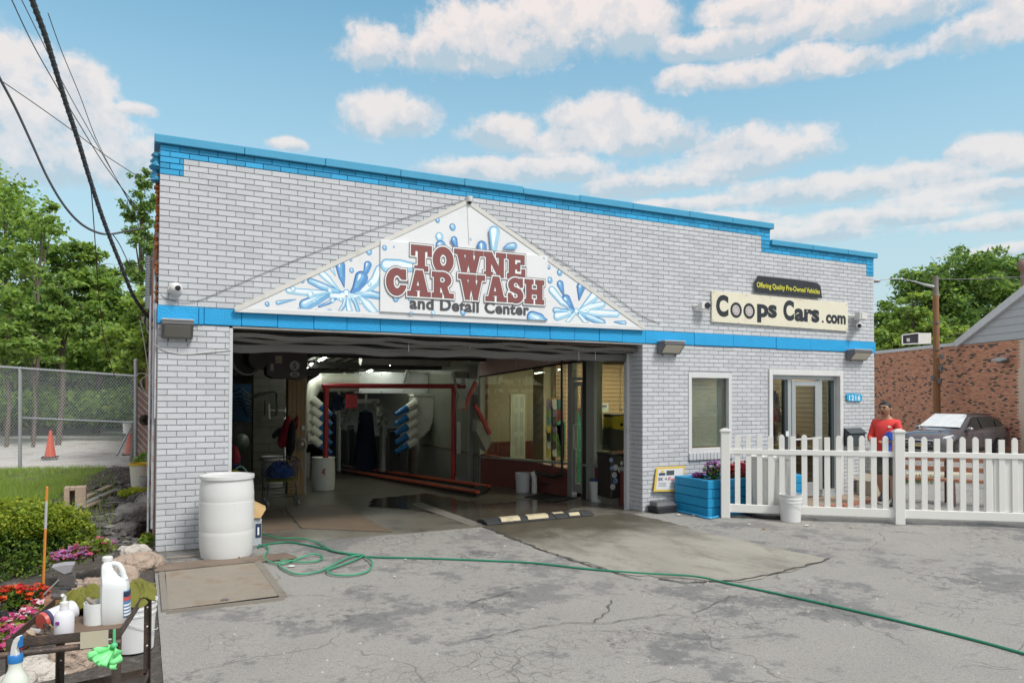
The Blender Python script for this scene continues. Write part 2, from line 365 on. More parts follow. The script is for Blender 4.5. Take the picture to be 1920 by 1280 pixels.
def text_pts(s, bold=0.0, spacing=1.0):
    cu = bpy.data.curves.new('t', 'FONT'); cu.body = s; cu.fill_mode = 'FRONT'; cu.offset = bold; cu.resolution_u = 4; cu.space_character = spacing
    o = bpy.data.objects.new('t', cu); COL.objects.link(o); dg = bpy.context.evaluated_depsgraph_get(); me = bpy.data.meshes.new_from_object(o.evaluated_get(dg))
    v = np.array([x.co[:] for x in me.vertices]); f = [tuple(p.vertices) for p in me.polygons]
    bpy.data.objects.remove(o); bpy.data.curves.remove(cu); bpy.data.meshes.remove(me); return v, f
def text_on(mb, s, x0, z0, x1, z1, place, bold=0.0, spacing=1.0):
    v, f = text_pts(s, bold, spacing); a, b = v.min(0), v.max(0)
    xs = x0+(v[:, 0]-a[0])/(b[0]-a[0])*(x1-x0); zs = z0+(v[:, 1]-a[1])/(b[1]-a[1])*(z1-z0)
    mb.add([place(x, z) for x, z in zip(xs, zs)], f)
# ------------------------------------------------------------------ ground
M_asph = pm('asphalt', (.285, .277, .258), .9, var=.22, vs=1.6, bump=.5, bs=160)
def asphalt_nodes():
    t = M_asph.node_tree; b = t.nodes['Principled BSDF']; geo = t.nodes.new('ShaderNodeNewGeometry'); vec = geo.outputs['Position']
    prev = b.inputs['Base Color'].links[0].from_socket
    def noise(sc, de, ro=.6, v=vec):
        n = t.nodes.new('ShaderNodeTexNoise'); n.inputs['Scale'].default_value = sc; n.inputs['Detail'].default_value = de; n.inputs['Roughness'].default_value = ro; t.links.new(v, n.inputs['Vector']); return n.outputs[0]
    def mrange(s, a, c, d=0, e=1):
        n = t.nodes.new('ShaderNodeMapRange'); t.links.new(s, n.inputs[0]); n.inputs[1].default_value = a; n.inputs[2].default_value = c; n.inputs[3].default_value = d; n.inputs[4].default_value = e; return n.outputs[0]
    def math_(op, a, c):
        n = t.nodes.new('ShaderNodeMath'); n.operation = op
        for i, x in enumerate((a, c)):
            if isinstance(x, (int, float)): n.inputs[i].default_value = x
            else: t.links.new(x, n.inputs[i])
        return n.outputs[0]
    def over(fac, base, col, mode='MIX'):
        n = t.nodes.new('ShaderNodeMix'); n.data_type = 'RGBA'; n.blend_type = mode; t.links.new(fac, n.inputs[0]); t.links.new(base, n.inputs[6]); n.inputs[7].default_value = (*col, 1); return n.outputs[2]
    dw = t.nodes.new('ShaderNodeTexNoise'); dw.inputs['Scale'].default_value = 1.7; dw.inputs['Detail'].default_value = 6; t.links.new(vec, dw.inputs['Vector'])
    vadd = t.nodes.new('ShaderNodeVectorMath'); vadd.operation = 'MULTIPLY_ADD'; t.links.new(dw.outputs['Color'], vadd.inputs[0]); vadd.inputs[1].default_value = (.55, .55, .55); t.links.new(vec, vadd.inputs[2])
    def crack(scale, w0, w1):
        v = t.nodes.new('ShaderNodeTexVoronoi'); v.feature = 'DISTANCE_TO_EDGE'; v.inputs['Scale'].default_value = scale; t.links.new(vadd.outputs[0], v.inputs['Vector']); return mrange(v.outputs['Distance'], w0, w1, 1, 0)
    patch = mrange(noise(.55, 4), .53, .66); patch2 = mrange(noise(.8, 5, .7), .50, .62)
    fine = math_('MULTIPLY', crack(7.0, .008, .05), patch)                     # alligator cracking
    big = math_('MULTIPLY', crack(.55, .001, .006), mrange(noise(1.1, 3), .42, .55))
    c = over(math_('MULTIPLY', mrange(noise(95, 3, .75), .50, .70), .75), prev, (.50, .48, .44))          # pale aggregate
    c = over(math_('MULTIPLY', mrange(noise(70, 3, .75), .54, .70), .8), c, (.10, .10, .10))
    c = over(math_('MULTIPLY', mrange(noise(28, 4, .7), .52, .72), .5), c, (.12, .118, .112))
    c = over(math_('MULTIPLY', mrange(noise(.75, 10, .78), .525, .565), .72), c, (.125, .130, .134))
    c = over(math_('MULTIPLY', mrange(noise(120, 2, .7), .60, .70), .5), c, (.46, .46, .45))
    spots = math_('MULTIPLY', mrange(noise(11, 9, .8), .49, .60), patch2)
    c = over(math_('MULTIPLY', spots, .85), c, (.085, .083, .082))
    c = over(math_('MULTIPLY', mrange(noise(.35, 5), .5, .7), .35), c, (.30, .285, .262))
    cr_ = math_('MAXIMUM', fine, big); c = over(math_('MULTIPLY', cr_, .45), c, (.05, .048, .046))
    t.links.new(c, b.inputs['Base Color'])
    bp = [n for n in t.nodes if n.type == 'BUMP'][0]; h = bp.inputs['Height'].links[0].from_socket
    t.links.new(math_('SUBTRACT', math_('ADD', h, math_('MULTIPLY', noise(20, 5), .5)), math_('MULTIPLY', cr_, 1.2)), bp.inputs['Height'])
asphalt_nodes()
def hR(x, y):                                           # the lot falls away to the right of the building
    return -.05*min(max(x-14.5, 0), 14)*ss(-14, -2, y)
def gridmesh(name, xs, ys, hf, m, kind='structure', smooth=True):
    X, Y = np.meshgrid(xs, ys); Z = np.vectorize(hf)(X, Y); V = np.stack([X, Y, Z], -1).reshape(-1, 3)
    nx, ny = len(xs), len(ys); I = np.arange(nx*ny).reshape(ny, nx)
    Fc = np.stack([I[:-1, :-1], I[:-1, 1:], I[1:, 1:], I[1:, :-1]], -1).reshape(-1, 4)
    me = npmesh(name, V, Fc, [m], None, smooth); return link(name, me, None, kind)
# left terrain: bank beside the building, gravel lot beyond
def hL(x, y):
    b = .36*ss(-1.6, 2.2, y)*(1-ss(6.5, 11, y)*.9)
    b *= ss(.02, -.5, x) if y < 1 else 1
    rough = .035*sin(x*7.1+y*3.3)*sin(y*6.3-x*2.1)+.02*sin(x*17+y*11)*sin(y*19-x*5)
    return b+rough*ss(-1.8, -.6, y)*(1-ss(5, 8, y))-.012
def TG(px, py):                                         # point of the left terrain under a view ray
    d = ray(px, py); t = 3.0
    while t < 60:
        p = C0+d*t
        if p[2] < (hL(p[0], p[1]) if p[1] > -4.6 or p[0] < -.2 else 0): return Vector(p)
        t += .02
    return Vector(C0+d*60)
M_grav = pm('gravel', (.52, .51, .49), .95, var=.35, vs=14, bump=1.0, bs=26, bd=.04, dirt=.7, ds=1.2, dth=.52, dcol=(.27, .23, .18))
M_dirt = pm('dirt', (.085, .075, .065), .95, var=.6, vs=18, bump=1.0, bs=34, bd=.05, dirt=.85, ds=9, dth=.56, dcol=(.25, .23, .21))
xsA = np.concatenate([np.linspace(-.02, 12, 22), np.linspace(12.6, 30, 24), np.linspace(33, 140, 12)])
gridmesh('parking_lot', xsA, np.concatenate([np.linspace(-40, -6, 8), np.linspace(-5, -.02, 10)]), lambda x, y: hR(x, y), M_asph)
gridmesh('side_lot', np.concatenate([np.linspace(12.02, 30, 24), np.linspace(33, 140, 12)]), np.concatenate([[-.02], np.linspace(1, 30, 16), np.linspace(35, 120, 8)]), lambda x, y: hR(x, y), M_asph)
gridmesh('road', np.linspace(-140, -.02, 14), np.linspace(-40, -5.4, 6), lambda x, y: -.012, M_asph)
gridmesh('ground', np.concatenate([np.linspace(-9, -3.2, 12), np.linspace(-3.1, -.02, 62)]), np.linspace(-5.4, 9, 150), lambda x, y: hL(x, y), M_dirt)
gridmesh('gravel_lot', np.concatenate([np.linspace(-60, -9, 14), np.linspace(-8.8, -.02, 30)]), np.concatenate([np.linspace(9, 14, 12), np.linspace(16, 60, 12)]), lambda x, y: hL(x, y) if x > -9 else hL(-9, y)*.6, M_grav)
gridmesh('far_ground', np.linspace(-400, -9, 12), np.linspace(-5.4, 9, 4), lambda x, y: -.012, M_dirt)
gridmesh('far_field', np.linspace(-400, 500, 12), np.linspace(60, 600, 8), lambda x, y: -.75, pm('far_grass', (.07, .11, .035), .9, var=.3))
gridmesh('verge', np.linspace(-.02, 12.02, 6), np.linspace(24.2, 60, 6), lambda x, y: -.3, M_grav)

# concrete apron in front of the bay, bay floor
M_conc = pm('wet_concrete', (.17, .155, .13), .30, var=.3, vs=1.5, bump=.25, bs=50, dirt=.75, ds=1.8, dth=.5, dcol=(.05, .045, .04), stretch=(1, 1, 1))
M_apron = pm('apron_concrete', (.30, .285, .245), .7, var=.28, vs=1.8, bump=.5, bs=70, dirt=.7, ds=2.6, dth=.50, dcol=(.17, .155, .13), stretch=(1, .5, 1))
def wet_patch(m, y0, y1, col):                           # damp stain spreading out of the bay mouth, broken edge
    t = m.node_tree; b = t.nodes['Principled BSDF']; prev = b.inputs['Base Color'].links[0].from_socket; g = t.nodes.new('ShaderNodeNewGeometry'); sp = t.nodes.new('ShaderNodeSeparateXYZ'); t.links.new(g.outputs['Position'], sp.inputs[0])
    n = t.nodes.new('ShaderNodeTexNoise'); n.inputs['Scale'].default_value = 1.6; n.inputs['Detail'].default_value = 8; n.inputs['Roughness'].default_value = .65; t.links.new(g.outputs['Position'], n.inputs['Vector'])
    a = t.nodes.new('ShaderNodeMath'); a.operation = 'MULTIPLY_ADD'; t.links.new(n.outputs[0], a.inputs[0]); a.inputs[1].default_value = 2.6; t.links.new(sp.outputs[1], a.inputs[2])
    r = t.nodes.new('ShaderNodeMapRange'); r.interpolation_type = 'SMOOTHSTEP'; t.links.new(a.outputs[0], r.inputs[0]); r.inputs[1].default_value = y0; r.inputs[2].default_value = y1
    mx = t.nodes.new('ShaderNodeMix'); mx.data_type = 'RGBA'; t.links.new(r.outputs[0], mx.inputs[0]); t.links.new(prev, mx.inputs[6]); mx.inputs[7].default_value = (*col, 1); t.links.new(mx.outputs[2], b.inputs['Base Color'])
    rr = t.nodes.new('ShaderNodeMapRange'); t.links.new(r.outputs[0], rr.inputs[0]); rr.inputs[3].default_value = .75; rr.inputs[4].default_value = .38; t.links.new(rr.outputs[0], b.inputs['Roughness'])
wet_patch(M_apron, -.9, .8, (.085, .075, .055))
def jag(pts, amp=.03, step=.12, seed=1):
    rd = random.Random(seed); out_ = []
    for a, b in zip(pts, pts[1:]+pts[:1]):
        n = max(1, int((b-a).length/step)); d = (b-a); nn = Vector((-d.y, d.x, 0)).normalized()
        for i in range(n): out_.append(a+d*(i/n)+nn*(rd.random()-.5)*2*amp*(0 if i == 0 else 1))
    return out_
def groundpoly(name, pts, m, z=.004, kind='structure', parent=None, thick=0):
    bm = bmesh.new(); vs = [bm.verts.new((p.x, p.y, (p.z if False else 0)+z)) for p in pts]; f = bm.faces.new(vs); bmesh.ops.triangulate(bm, faces=[f]); 
    bmesh.ops.recalc_face_normals(bm, faces=bm.faces)
    if sum(f.normal.z for f in bm.faces) < 0: bmesh.ops.reverse_faces(bm, faces=bm.faces)
    me = bpy.data.meshes.new(name); bm.to_mesh(me); bm.free(); me.materials.append(m); return link(name, me, parent, kind)
ap = [G(905, 987), G(1000, 977), G(1178, 962), G(1240, 975), G(1330, 1000), G(1552, 1048), G(1500, 1066), G(1390, 1092), G(1180, 1078), G(1010, 1030)]
groundpoly('concrete_apron', jag(ap, .035, .09), M_apron, .006)
def ribbon(name, pts, w, m, seed, z=.0105):
    rd = random.Random(seed); P = jag(pts+[pts[-1]], .022, .07, seed); P = P[:max(2, len(P)-int((pts[-1]-pts[0]).length/.07)-0)]; V = []; Fc = []
    for i, p in enumerate(P):
        d_ = (P[min(i+1, len(P)-1)]-P[max(i-1, 0)]); d_.z = 0; n_ = Vector((-d_.y, d_.x, 0)).normalized()*w*(.35+rd.random())*.5; V += [(p.x+n_.x, p.y+n_.y, z), (p.x-n_.x, p.y-n_.y, z)]
        if i: Fc.append((2*i-2, 2*i-1, 2*i+1, 2*i))
    me = bpy.data.meshes.new(name); me.from_pydata(V, [], Fc); me.materials.append(m); return link(name, me, None, 'structure')
M_ck2 = pm('crack', (.085, .08, .072), .95)
ribbon('pavement_crack', [G(905, 988), G(950, 1003), G(1010, 1029), G(1070, 1050), G(1130, 1068), G(1205, 1088)], .028, M_ck2, 5)
ribbon('pavement_crack', [G(1235, 1086), G(1290, 1093), G(1390, 1088), G(1460, 1074), G(1530, 1056), G(1556, 1047)], .032, M_ck2, 6)
ribbon('pavement_crack', [G(1130, 1170), G(1180, 1162), G(1250, 1152)], .012, M_ck2, 7); ribbon('pavement_crack', [G(1115, 1168), G(1143, 1143), G(1146, 1126)], .011, M_ck2, 8); ribbon('pavement_crack', [G(880, 1200), G(990, 1180), G(1060, 1168), G(1130, 1170)], .010, M_ck2, 9); ribbon('pavement_crack', [G(1300, 1150), G(1330, 1140), G(1370, 1118)], .009, M_ck2, 10); ribbon('pavement_crack', [G(880, 1132), G(930, 1118), G(960, 1110)], .012, M_ck2, 11)
XW1 = 6.95
gridmesh('bay_floor', np.linspace(.0, XW1+.02, 12), np.concatenate([[-.28], [0, .33], np.linspace(1, 24, 24)]), lambda x, y: SL*max(y, 0)+(.003 if y > -.1 else .008)-.012*(y < -.1), M_conc)
M_plate = pm('rusty_floor_plate', (.155, .115, .08), .6, var=.35, vs=2.5, bump=.2, bs=60, dirt=.6, ds=3, dth=.55, dcol=(.09, .065, .05))
mb = MB()
fp = thing('steel_floor_cover', 'row of brown steel plates set flush in the bay floor left of the entrance', 'floor plate', GI(600, 980))
for i, q in enumerate([((488,1000),(560,992),(528,955),(490,957)), ((566,991),(735,998),(640,945),(534,954))]):
    P = [GI(*a) for a in q]
    MB().prism([p+Vector((0,0,.004+i*.001)) for p in P], (0,0,.006)).build('plate', M_plate, fp)
o = groundpoly('puddle', jag([GI(*a) for a in ((700,935),(800,925),(900,945),(1010,938),(1100,948),(1060,958),(985,968),(905,984),(840,968),(770,955),(690,950))], .05, .12, 9), pm('wet_film', (.085,.075,.06), .10, var=.4, vs=2.5, bump=.12, bs=30), .0)
for v in o.data.vertices: v.co.z = SL*max(v.co.y, 0)+.0075
cc = thing('floor_channel', 'grey concrete strip let into the bay floor ahead of the conveyor', 'drain channel', GI(800, 960))
MB().prism([GI(*a)+Vector((0,0,.004)) for a in ((770,945),(790,942),(905,983),(880,986))], (0,0,.004)).build('cover', pm('pale_strip', (.2,.185,.16), .6, dirt=.5), cc)

# ------------------------------------------------------------------ brickwork
BL, BC, JT = .2032, .0677, .0092
M_wht = pm('white_painted_brick', (.535, .55, .57), .62, var=.05, vs=2.2, bump=.45, bs=95, dirt=.35, ds=5, dth=.58, dcol=(.37, .37, .365))
M_mort = pm('painted_mortar', (.52, .53, .55), .8, var=.12, vs=8, bump=.5, bs=120)
M_blu = pm('blue_painted_brick', (.020, .33, .60), .55, var=.12, vs=2.5, bump=.5, bs=95, dirt=.25, ds=5, dth=.6, dcol=(.02, .22, .47))
M_blum = pm('blue_mortar', (.008, .12, .36), .8, var=.1)
ZT = 68*BC
BRICKMESH = {}
def brick_mesh(L, h, m, d=.016):
    key = (round(L, 3), round(h, 3), m.name)
    if key in BRICKMESH: return BRICKMESH[key]
    c = .0022; v = [(0,0,0),(L,0,0),(L,0,h),(0,0,h)]; f = [(c,-d,c),(L-c,-d,c),(L-c,-d,h-c),(c,-d,h-c)]; e = [(0,-d+c,0),(L,-d+c,0),(L,-d+c,h),(0,-d+c,h)]
    vs = v+e+f; fs = [(8,9,10,11)]+[(4+i, 4+(i+1) % 4, 8+(i+1) % 4, 8+i) for i in range(4)]+[(i, (i+1) % 4, 4+(i+1) % 4, 4+i) for i in range(4)]
    me = bpy.data.meshes.new('brick'); me.from_pydata(vs, [], fs); me.materials.append(m); me.update(); BRICKMESH[key] = me; return me
def lay(records, parent, d=.016, top=300, gaps=JT, jit=.0012):
    """records: (origin, direction, length, height, material, normal) - the 300 that show largest become bricks of their own"""
    R = []
    for r in records:
        O, U, L, h, m, N = r; c = np.array(O+U*L/2); v = C0-c; dist = np.linalg.norm(v); w = float((c-C0)@FW)
        if w < .3: s = 0
        else:
            px = PPX+CF*float((c-C0)@RT)/w; s = L*h*max(0.0, float(np.array(N)@v)/dist)/dist**2
            if px < -20 or px > 1940: s *= .001
        R.append((s, r))
    R.sort(key=lambda a: -a[0]); rd = random.Random(3)
    for s, (O, U, L, h, m, N) in R[:top]:
        o = link('brick', brick_mesh(L-gaps*.62, h-gaps*1.0, m, d), None); U_ = U.normalized()
        X_ = U_; Y_ = -N; Z_ = Vector((0,0,1)); mm = Matrix((X_, Y_, Z_)).transposed().to_4x4()
        mm.translation = O+U_*gaps*.31+Vector((0,0,gaps/2))+N*(rd.random()-.5)*2*jit
        o.location = mm.translation; o.rotation_euler = mm.to_euler(); adopt(o, parent)
    by = {}
    V = []; Fs = []; Ms = []; mats = []
    for s, (O, U, L, h, m, N) in R[top:]:
        me = brick_mesh(L-gaps*.62, h-gaps, m, d)
        if m not in mats: mats.append(m)
        k = mats.index(m); U_ = U.normalized(); base = O+U_*gaps*.31+Vector((0,0,gaps/2))+N*(rd.random()-.5)*2*jit; o_ = len(V)
        for v in me.vertices: V.append(tuple(base+U_*v.co.x-N*v.co.y+Vector((0,0,v.co.z))))
        for p in me.polygons: Fs.append(tuple(o_+i for i in p.vertices)); Ms.append(k)
    if V:
        me = bpy.data.meshes.new('brick'); me.from_pydata(V, [], Fs)
        for m in mats: me.materials.append(m)
        me.polygons.foreach_set('material_index', Ms); me.update(); link('brick', me, parent, 'stuff')

bld = thing('car_wash_building', 'low white painted brick car wash building with blue parapet trim and wide open bay', 'building', (6, 0, 0))
def variant(m, name, k):
    v = m.copy(); v.name = name; mx = [n for n in v.node_tree.nodes if n.type == 'MIX'][0]
    for i in (6, 7): c = mx.inputs[i].default_value; mx.inputs[i].default_value = (c[0]*k, c[1]*k, c[2]*k, 1)
    return v
M_whts = [M_wht, M_wht, variant(M_wht, 'white_painted_brick_dull', .93), variant(M_wht, 'white_painted_brick_clean', 1.05)]; M_blus = [M_blu, variant(M_blu, 'blue_painted_brick_dull', .86), variant(M_blu, 'blue_painted_brick_bright', 1.12)]; rw = random.Random(17)
# front face regions in brick units: (j0, j1, k0, k1) rows j counted down from the coping
regs = []
for j in range(0, 27): regs.append((j, 0.0 if j >= 0 else 0, 46.15 if j < 4 else 59.0))
for j in range(30, 69):
    regs.append((j, 0.0, 3.74)); 
    z1 = ZT-j*BC; z0 = z1-BC; spans = [(33.0, 59.0)]
    def cut(sp, a, b):
        r = []
        for s, e in sp:
            if b <= s or a >= e: r.append((s, e)); continue
            if a > s: r.append((s, a))
            if b < e: r.append((b, e))
        return r
    zc = (z0+z1)/2
    if .82 < zc < 2.14: spans = cut(spans, 7.60/BL, 8.50/BL)
    if zc < 2.23: spans = cut(spans, 9.32/BL, 11.12/BL)
    for s, e in spans: regs.append((j, s, e))
recs = []
Nf = Vector((0,-1,0)); Ux = Vector((1,0,0))
def blue(j, k):
    if j < 2 and k < 46.2: return True
    if j < 5 and k < 1.2: return True
    if 2 <= j < 4 and k >= 45.15: return True
    if j in (4, 5) and k >= 45.15: return True
    if 4 <= j < 9 and k >= 58.0: return True
    return False
for (j, s, e) in regs:
    off = 0.5 if j % 2 == 1 else 0.0
    ks = [s]; k = math.floor(s-off)+1+off
    while k < e-1e-6:
        if k-ks[-1] > .22: ks.append(k)
        k += 1
    if e-ks[-1] < .22 and len(ks) > 1: ks.pop()
    ks.append(e)
    for brk in ((1.2,) if j < 5 and j > 1 else ())+((45.15,) if 2 <= j < 6 else ())+((58.0,) if 4 < j < 9 else ()):
        if s < brk < e and brk not in ks: ks.append(brk)
    ks.sort()
    for a, b in zip(ks, ks[1:]):
        if b-a < .06: continue
        jit_ = 0
        m = rw.choice(M_blus) if blue(j, (a+b)/2) else rw.choice(M_whts)
        recs.append((Vector((a*BL, .016, ZT-(j+1)*BC)), Ux, (b-a)*BL, BC, m, Nf))
# reveal of the bay's right side (faces left) and the right end of the front
for j in range(30, 69):
    recs.append((Vector((33*BL+.016, .33, ZT-(j+1)*BC)), Vector((0,-1,0)), .2032 if j % 2 else .1016, BC, M_wht, Vector((-1,0,0))))
    recs.append((Vector((33*BL+.016, .33-(.2032 if j % 2 else .1016), ZT-(j+1)*BC)), Vector((0,-1,0)), .11 if j % 2 else .21, BC, M_wht, Vector((-1,0,0))))
lay(recs, bld)
# masonry behind the bricks: mortar skin at 16 mm, with openings
sk = MB().mat(M_mort)
def skin(x0, x1, z0, z1, y1=.33): sk.box((x0, .0165, z0), (x1, y1, z1))
skin(0, 46.15*BL, ZT-4*BC, ZT); skin(0, 59*BL, ZT-27*BC, ZT-4*BC)
skin(0, .757, -.3, ZT-30*BC); skin(33*BL+.0165, 7.60, -.3, ZT-30*BC); skin(7.60, 8.50, -.3, .82); skin(7.60, 8.50, 2.14, ZT-30*BC); skin(8.50, 9.32, -.3, ZT-30*BC)
skin(9.32, 11.12, 2.23, ZT-30*BC); skin(11.12, 12.0-.0165, -.3, ZT-30*BC)
sk.mat(M_blum); sk.box((.001, .0150, ZT-2*BC+.003), (46.13*BL, .0163, ZT-.003)); sk.box((.001, .0150, ZT-5*BC+.003), (1.19*BL, .0163, ZT-2*BC)); sk.box((45.17*BL, .0150, ZT-6*BC+.003), (58.98*BL, .0163, ZT-4*BC)); sk.box((58.02*BL, .0150, ZT-9*BC), (58.98*BL, .0163, ZT-6*BC)); sk.box((45.17*BL, .0150, ZT-4*BC), (46.13*BL, .0163, ZT-2*BC))
sk.build('wall', None, bld)
M_side = pm('old_red_brick', (.25, .095, .06), .85, var=.4, vs=7, bump=.8, bs=30, dirt=.7, ds=3, dth=.5, dcol=(.40, .33, .28))
w2 = MB().mat(M_side).box((0, .335, -1.2), (.25, 24, 4.3)).box((11.75, .335, -1.2), (11.99, 24, 4.1)).box((XW1+.0, 6.6, -1.4), (XW1+.2, 23.7, 3.9))
w2.mat(pm('back_wall_block', (.35, .34, .31), .8)).box((.25, 23.7, -1.2), (3.6, 23.99, 4.1)).box((5.6, 23.7, -1.2), (11.75, 23.99, 4.1)).box((3.6, 23.7, 1.2), (5.6, 23.99, 4.1))
w2.build('side_wall', None, bld)
MB().box((.2, .335, 3.9), (11.8, 23.75, 4.0)).build('roof', pm('roof_felt', (.12,.12,.12), .9), bld)
# coping
M_cop = pm('blue_painted_coping', (.05, .32, .52), .5, var=.10, vs=5, bump=.5, bs=110, dirt=.3, ds=14, dth=.6, dcol=(.03, .26, .50))
cx = [-.06, .9, 1.85, 2.82, 3.72, 4.62, 5.55, 6.5, 7.6, 8.5, 9.43]
for i, (a, b) in enumerate(zip(cx, cx[1:])):
    dz = [0, 0, .004, 0, .006, -.012, .004, 0, .003, 0][i]
    MB().box((a+.002, -.045, ZT+.003), (b-.002, .36, ZT+.098+dz)).build('coping_stone', M_cop, bld, bevel=.006)
for a, b in zip([9.375, 10.35, 11.25], [10.35, 11.25, 12.05]):
    MB().box((a+.004, -.045, ZT-4*BC+.003), (b-.002, .36, ZT-4*BC+.092)).build('coping_stone', M_cop, bld, bevel=.006)
# lumpy painted filler and rust on the exposed left corner
rd = random.Random(4); cn = MB().mat(M_cop)
for i in range(7): cn.ball((-.03-.012*rd.random(), .1+.1*rd.random(), 4.50-.045*i-.01*rd.random()), (.045+.03*rd.random(), .08, .035), 8, 6, .5, i)
cn.mat(pm('rust_orange', (.36, .12, .03), .9, var=.5, vs=20))
for i in range(26): cn.ball((-.01-.01*rd.random(), .09+.1*rd.random(), 4.26-.055*i*(1+.1*rd.random())), (.022+.018*rd.random(), .06, .028), 7, 5, .6, i+20)
cn.build('corner_rubble', None, bld)
# blue string course of precast blocks
M_band = pm('blue_string_course', (.012, .34, .68), .6, var=.10, vs=6, bump=.9, bs=60, dirt=.45, ds=28, dth=.62, dcol=(.012, .2, .45))
bx = [-.012, .42, .478]; x = .478
while x < 6.6: x += .41 if int(x*10) % 3 else .43; bx.append(min(x, 12.0))
while x < 11.7: x += .82 if len(bx) % 2 else .96; bx.append(min(x, 12.012))
if bx[-1] < 12.0: bx.append(12.012)
for i, (a, b) in enumerate(zip(bx, bx[1:])):
    j = (i*37 % 5-2)*.0015
    MB().box((a+.0025, -.02+j, ZT-30*BC+.002+(i*13 % 4)*.002), (b-.0025, .33, ZT-27*BC-.003-(i*7 % 3)*.002)).build('string_course_block', M_band, bld, bevel=.004)
# lintel steel, soffit and old roller door housing above the opening
M_galv = pm('dirty_galvanised', (.16, .155, .145), .5, .5, var=.3, vs=2, dirt=.6, ds=3, dcol=(.06,.05,.04), stretch=(.4, 3, 3))
M_dkst = pm('dark_steel', (.035, .032, .03), .6, .3, var=.3)
MB().box((.79, -.01, ZT-30*BC-.022), (33*BL, .33, ZT-30*BC)).build('lintel_plate', pm('lintel_grey', (.30,.29,.27), .7, dirt=.7, ds=4, dcol=(.14,.10,.07)), bld)
so = MB().mat(M_galv); n = 46
rdw = random.Random(9)
for band, (y, z, hh) in enumerate(((.10, 2.50, .05), (.22, 2.46, .045), (.34, 2.40, .10))):
    for i in range(n):
        a = .80+(33*BL-.80)*i/n; b = .80+(33*BL-.80)*(i+1)/n; w_ = lambda q: .012*sin(q*3+band)+.010*sin(q*7.3+band*2)
        so.add([(a, y, z+w_(a)), (b, y, z+w_(b)), (b, y+.02, z-hh+w_(b)), (a, y+.02, z-hh+w_(a)), (a, y+.12, z+.02), (b, y+.12, z+.02)], [(0,1,2,3), (0,4,5,1)])
so.build('soffit_sheeting', None, bld)
MB().mat(M_dkst).box((.80, .36, 2.30), (33*BL, .46, 2.42)).box((.80, .47, 2.34), (6.9, .62, 2.50)).build('door_track', None, bld)
M_trim = pm('white_trim', (.55, .56, .57), .5, var=.06, dirt=.35, ds=7, dth=.56, dcol=(.30,.28,.26))
MB().box((.757, -.004, -.02), (.795, .33, ZT-30*BC-.023)).build('jamb', M_trim, bld, bevel=.003)
pj = hit(1171, 800, 1, .40).x
MB().box((pj, .335, -.03), (33*BL+.02, .42, ZT-30*BC-.03)).build('jamb', M_trim, bld, bevel=.003)
MB().box((11.93, .0165, 0), (11.99, .33, 2.57)).build('wall', M_mort, bld)
# white conduits and cables at the left corner
M_pvc = pm('pale_conduit', (.55, .57, .60), .5, dirt=.5, ds=9, dth=.5, dcol=(.35,.22,.15))
M_wire = pm('black_cable', (.03, .03, .035), .6); M_wirew = pm('white_cable', (.62,.62,.58), .5)
for i, (xx, yy, r, z0, z1) in enumerate([(-.035, .12, .016, .25, 3.2), (-.075, .2, .012, .2, 2.9), (-.02, .05, .010, 1.5, 2.8)]):
    MB().tube([(xx, yy, z0), (xx, yy, z1)], r, 8).build('conduit', M_pvc, bld, True)
fx = MB().mat(pm('flex_conduit', (.33,.35,.36), .4, .3))
for i in range(34): fx.lathe([(.030, 0), (.036, .008), (.030, .016)], (-.10, .25, 2.75+i*.018), 10)
fx.build('flexible_conduit', None, bld, True)
# soldier sill under the window
M_pane = glassm('window_glass', (.55, .60, .58), .06)
for i in range(13):
    a = 7.60+i*.0715
    MB().box((a, -.035, .752), (a+.063, .1, .862)).build('sill_brick', M_wht, bld, bevel=.003)
# window with blinds
M_wfr = pm('window_frame_white', (.62, .63, .63), .45, var=.05, dirt=.2)
win = MB().box((7.60, -.012, .862), (7.665, .10, 2.14)).box((8.435, -.012, .862), (8.50, .10, 2.14)).box((7.665, -.012, 2.06), (8.435, .10, 2.14)).box((7.665, -.012, .862), (8.435, .10, .935)).build('window', M_wfr, bld, bevel=.003)
MB().box((7.665, .05, .935), (8.435, .056, 2.06)).build('pane', glassm('office_glass', (.70,.74,.70), .13), win)
bl = MB()
for i in range(52):
    z = .96+i*.021; bl.box((7.69, .085, z), (8.27, .108, z+.009)); 
    for q in range(4): bl.v[-1-q] = (bl.v[-1-q][0], bl.v[-1-q][1], bl.v[-1-q][2]+.006)
bl.box((7.685, .08, 2.03), (8.28, .115, 2.055)); bl.build('blind_slats', pm('blind_cream', (.72,.72,.66), .6), win, kind='stuff')
MB().mat(pm('curtain_grey', (.33,.35,.34), .8)).box((8.29, .10, .94), (8.37, .13, 2.05)).build('side_curtain', None, win)
ww = MB().tube([(8.14, -.02+.16, 1.78), (8.17, .14, 1.6), (8.15, .14, 1.45)], .012, 6); ww.build('blind_cord', pm('cord_white', (.6,.6,.55), .7), win)
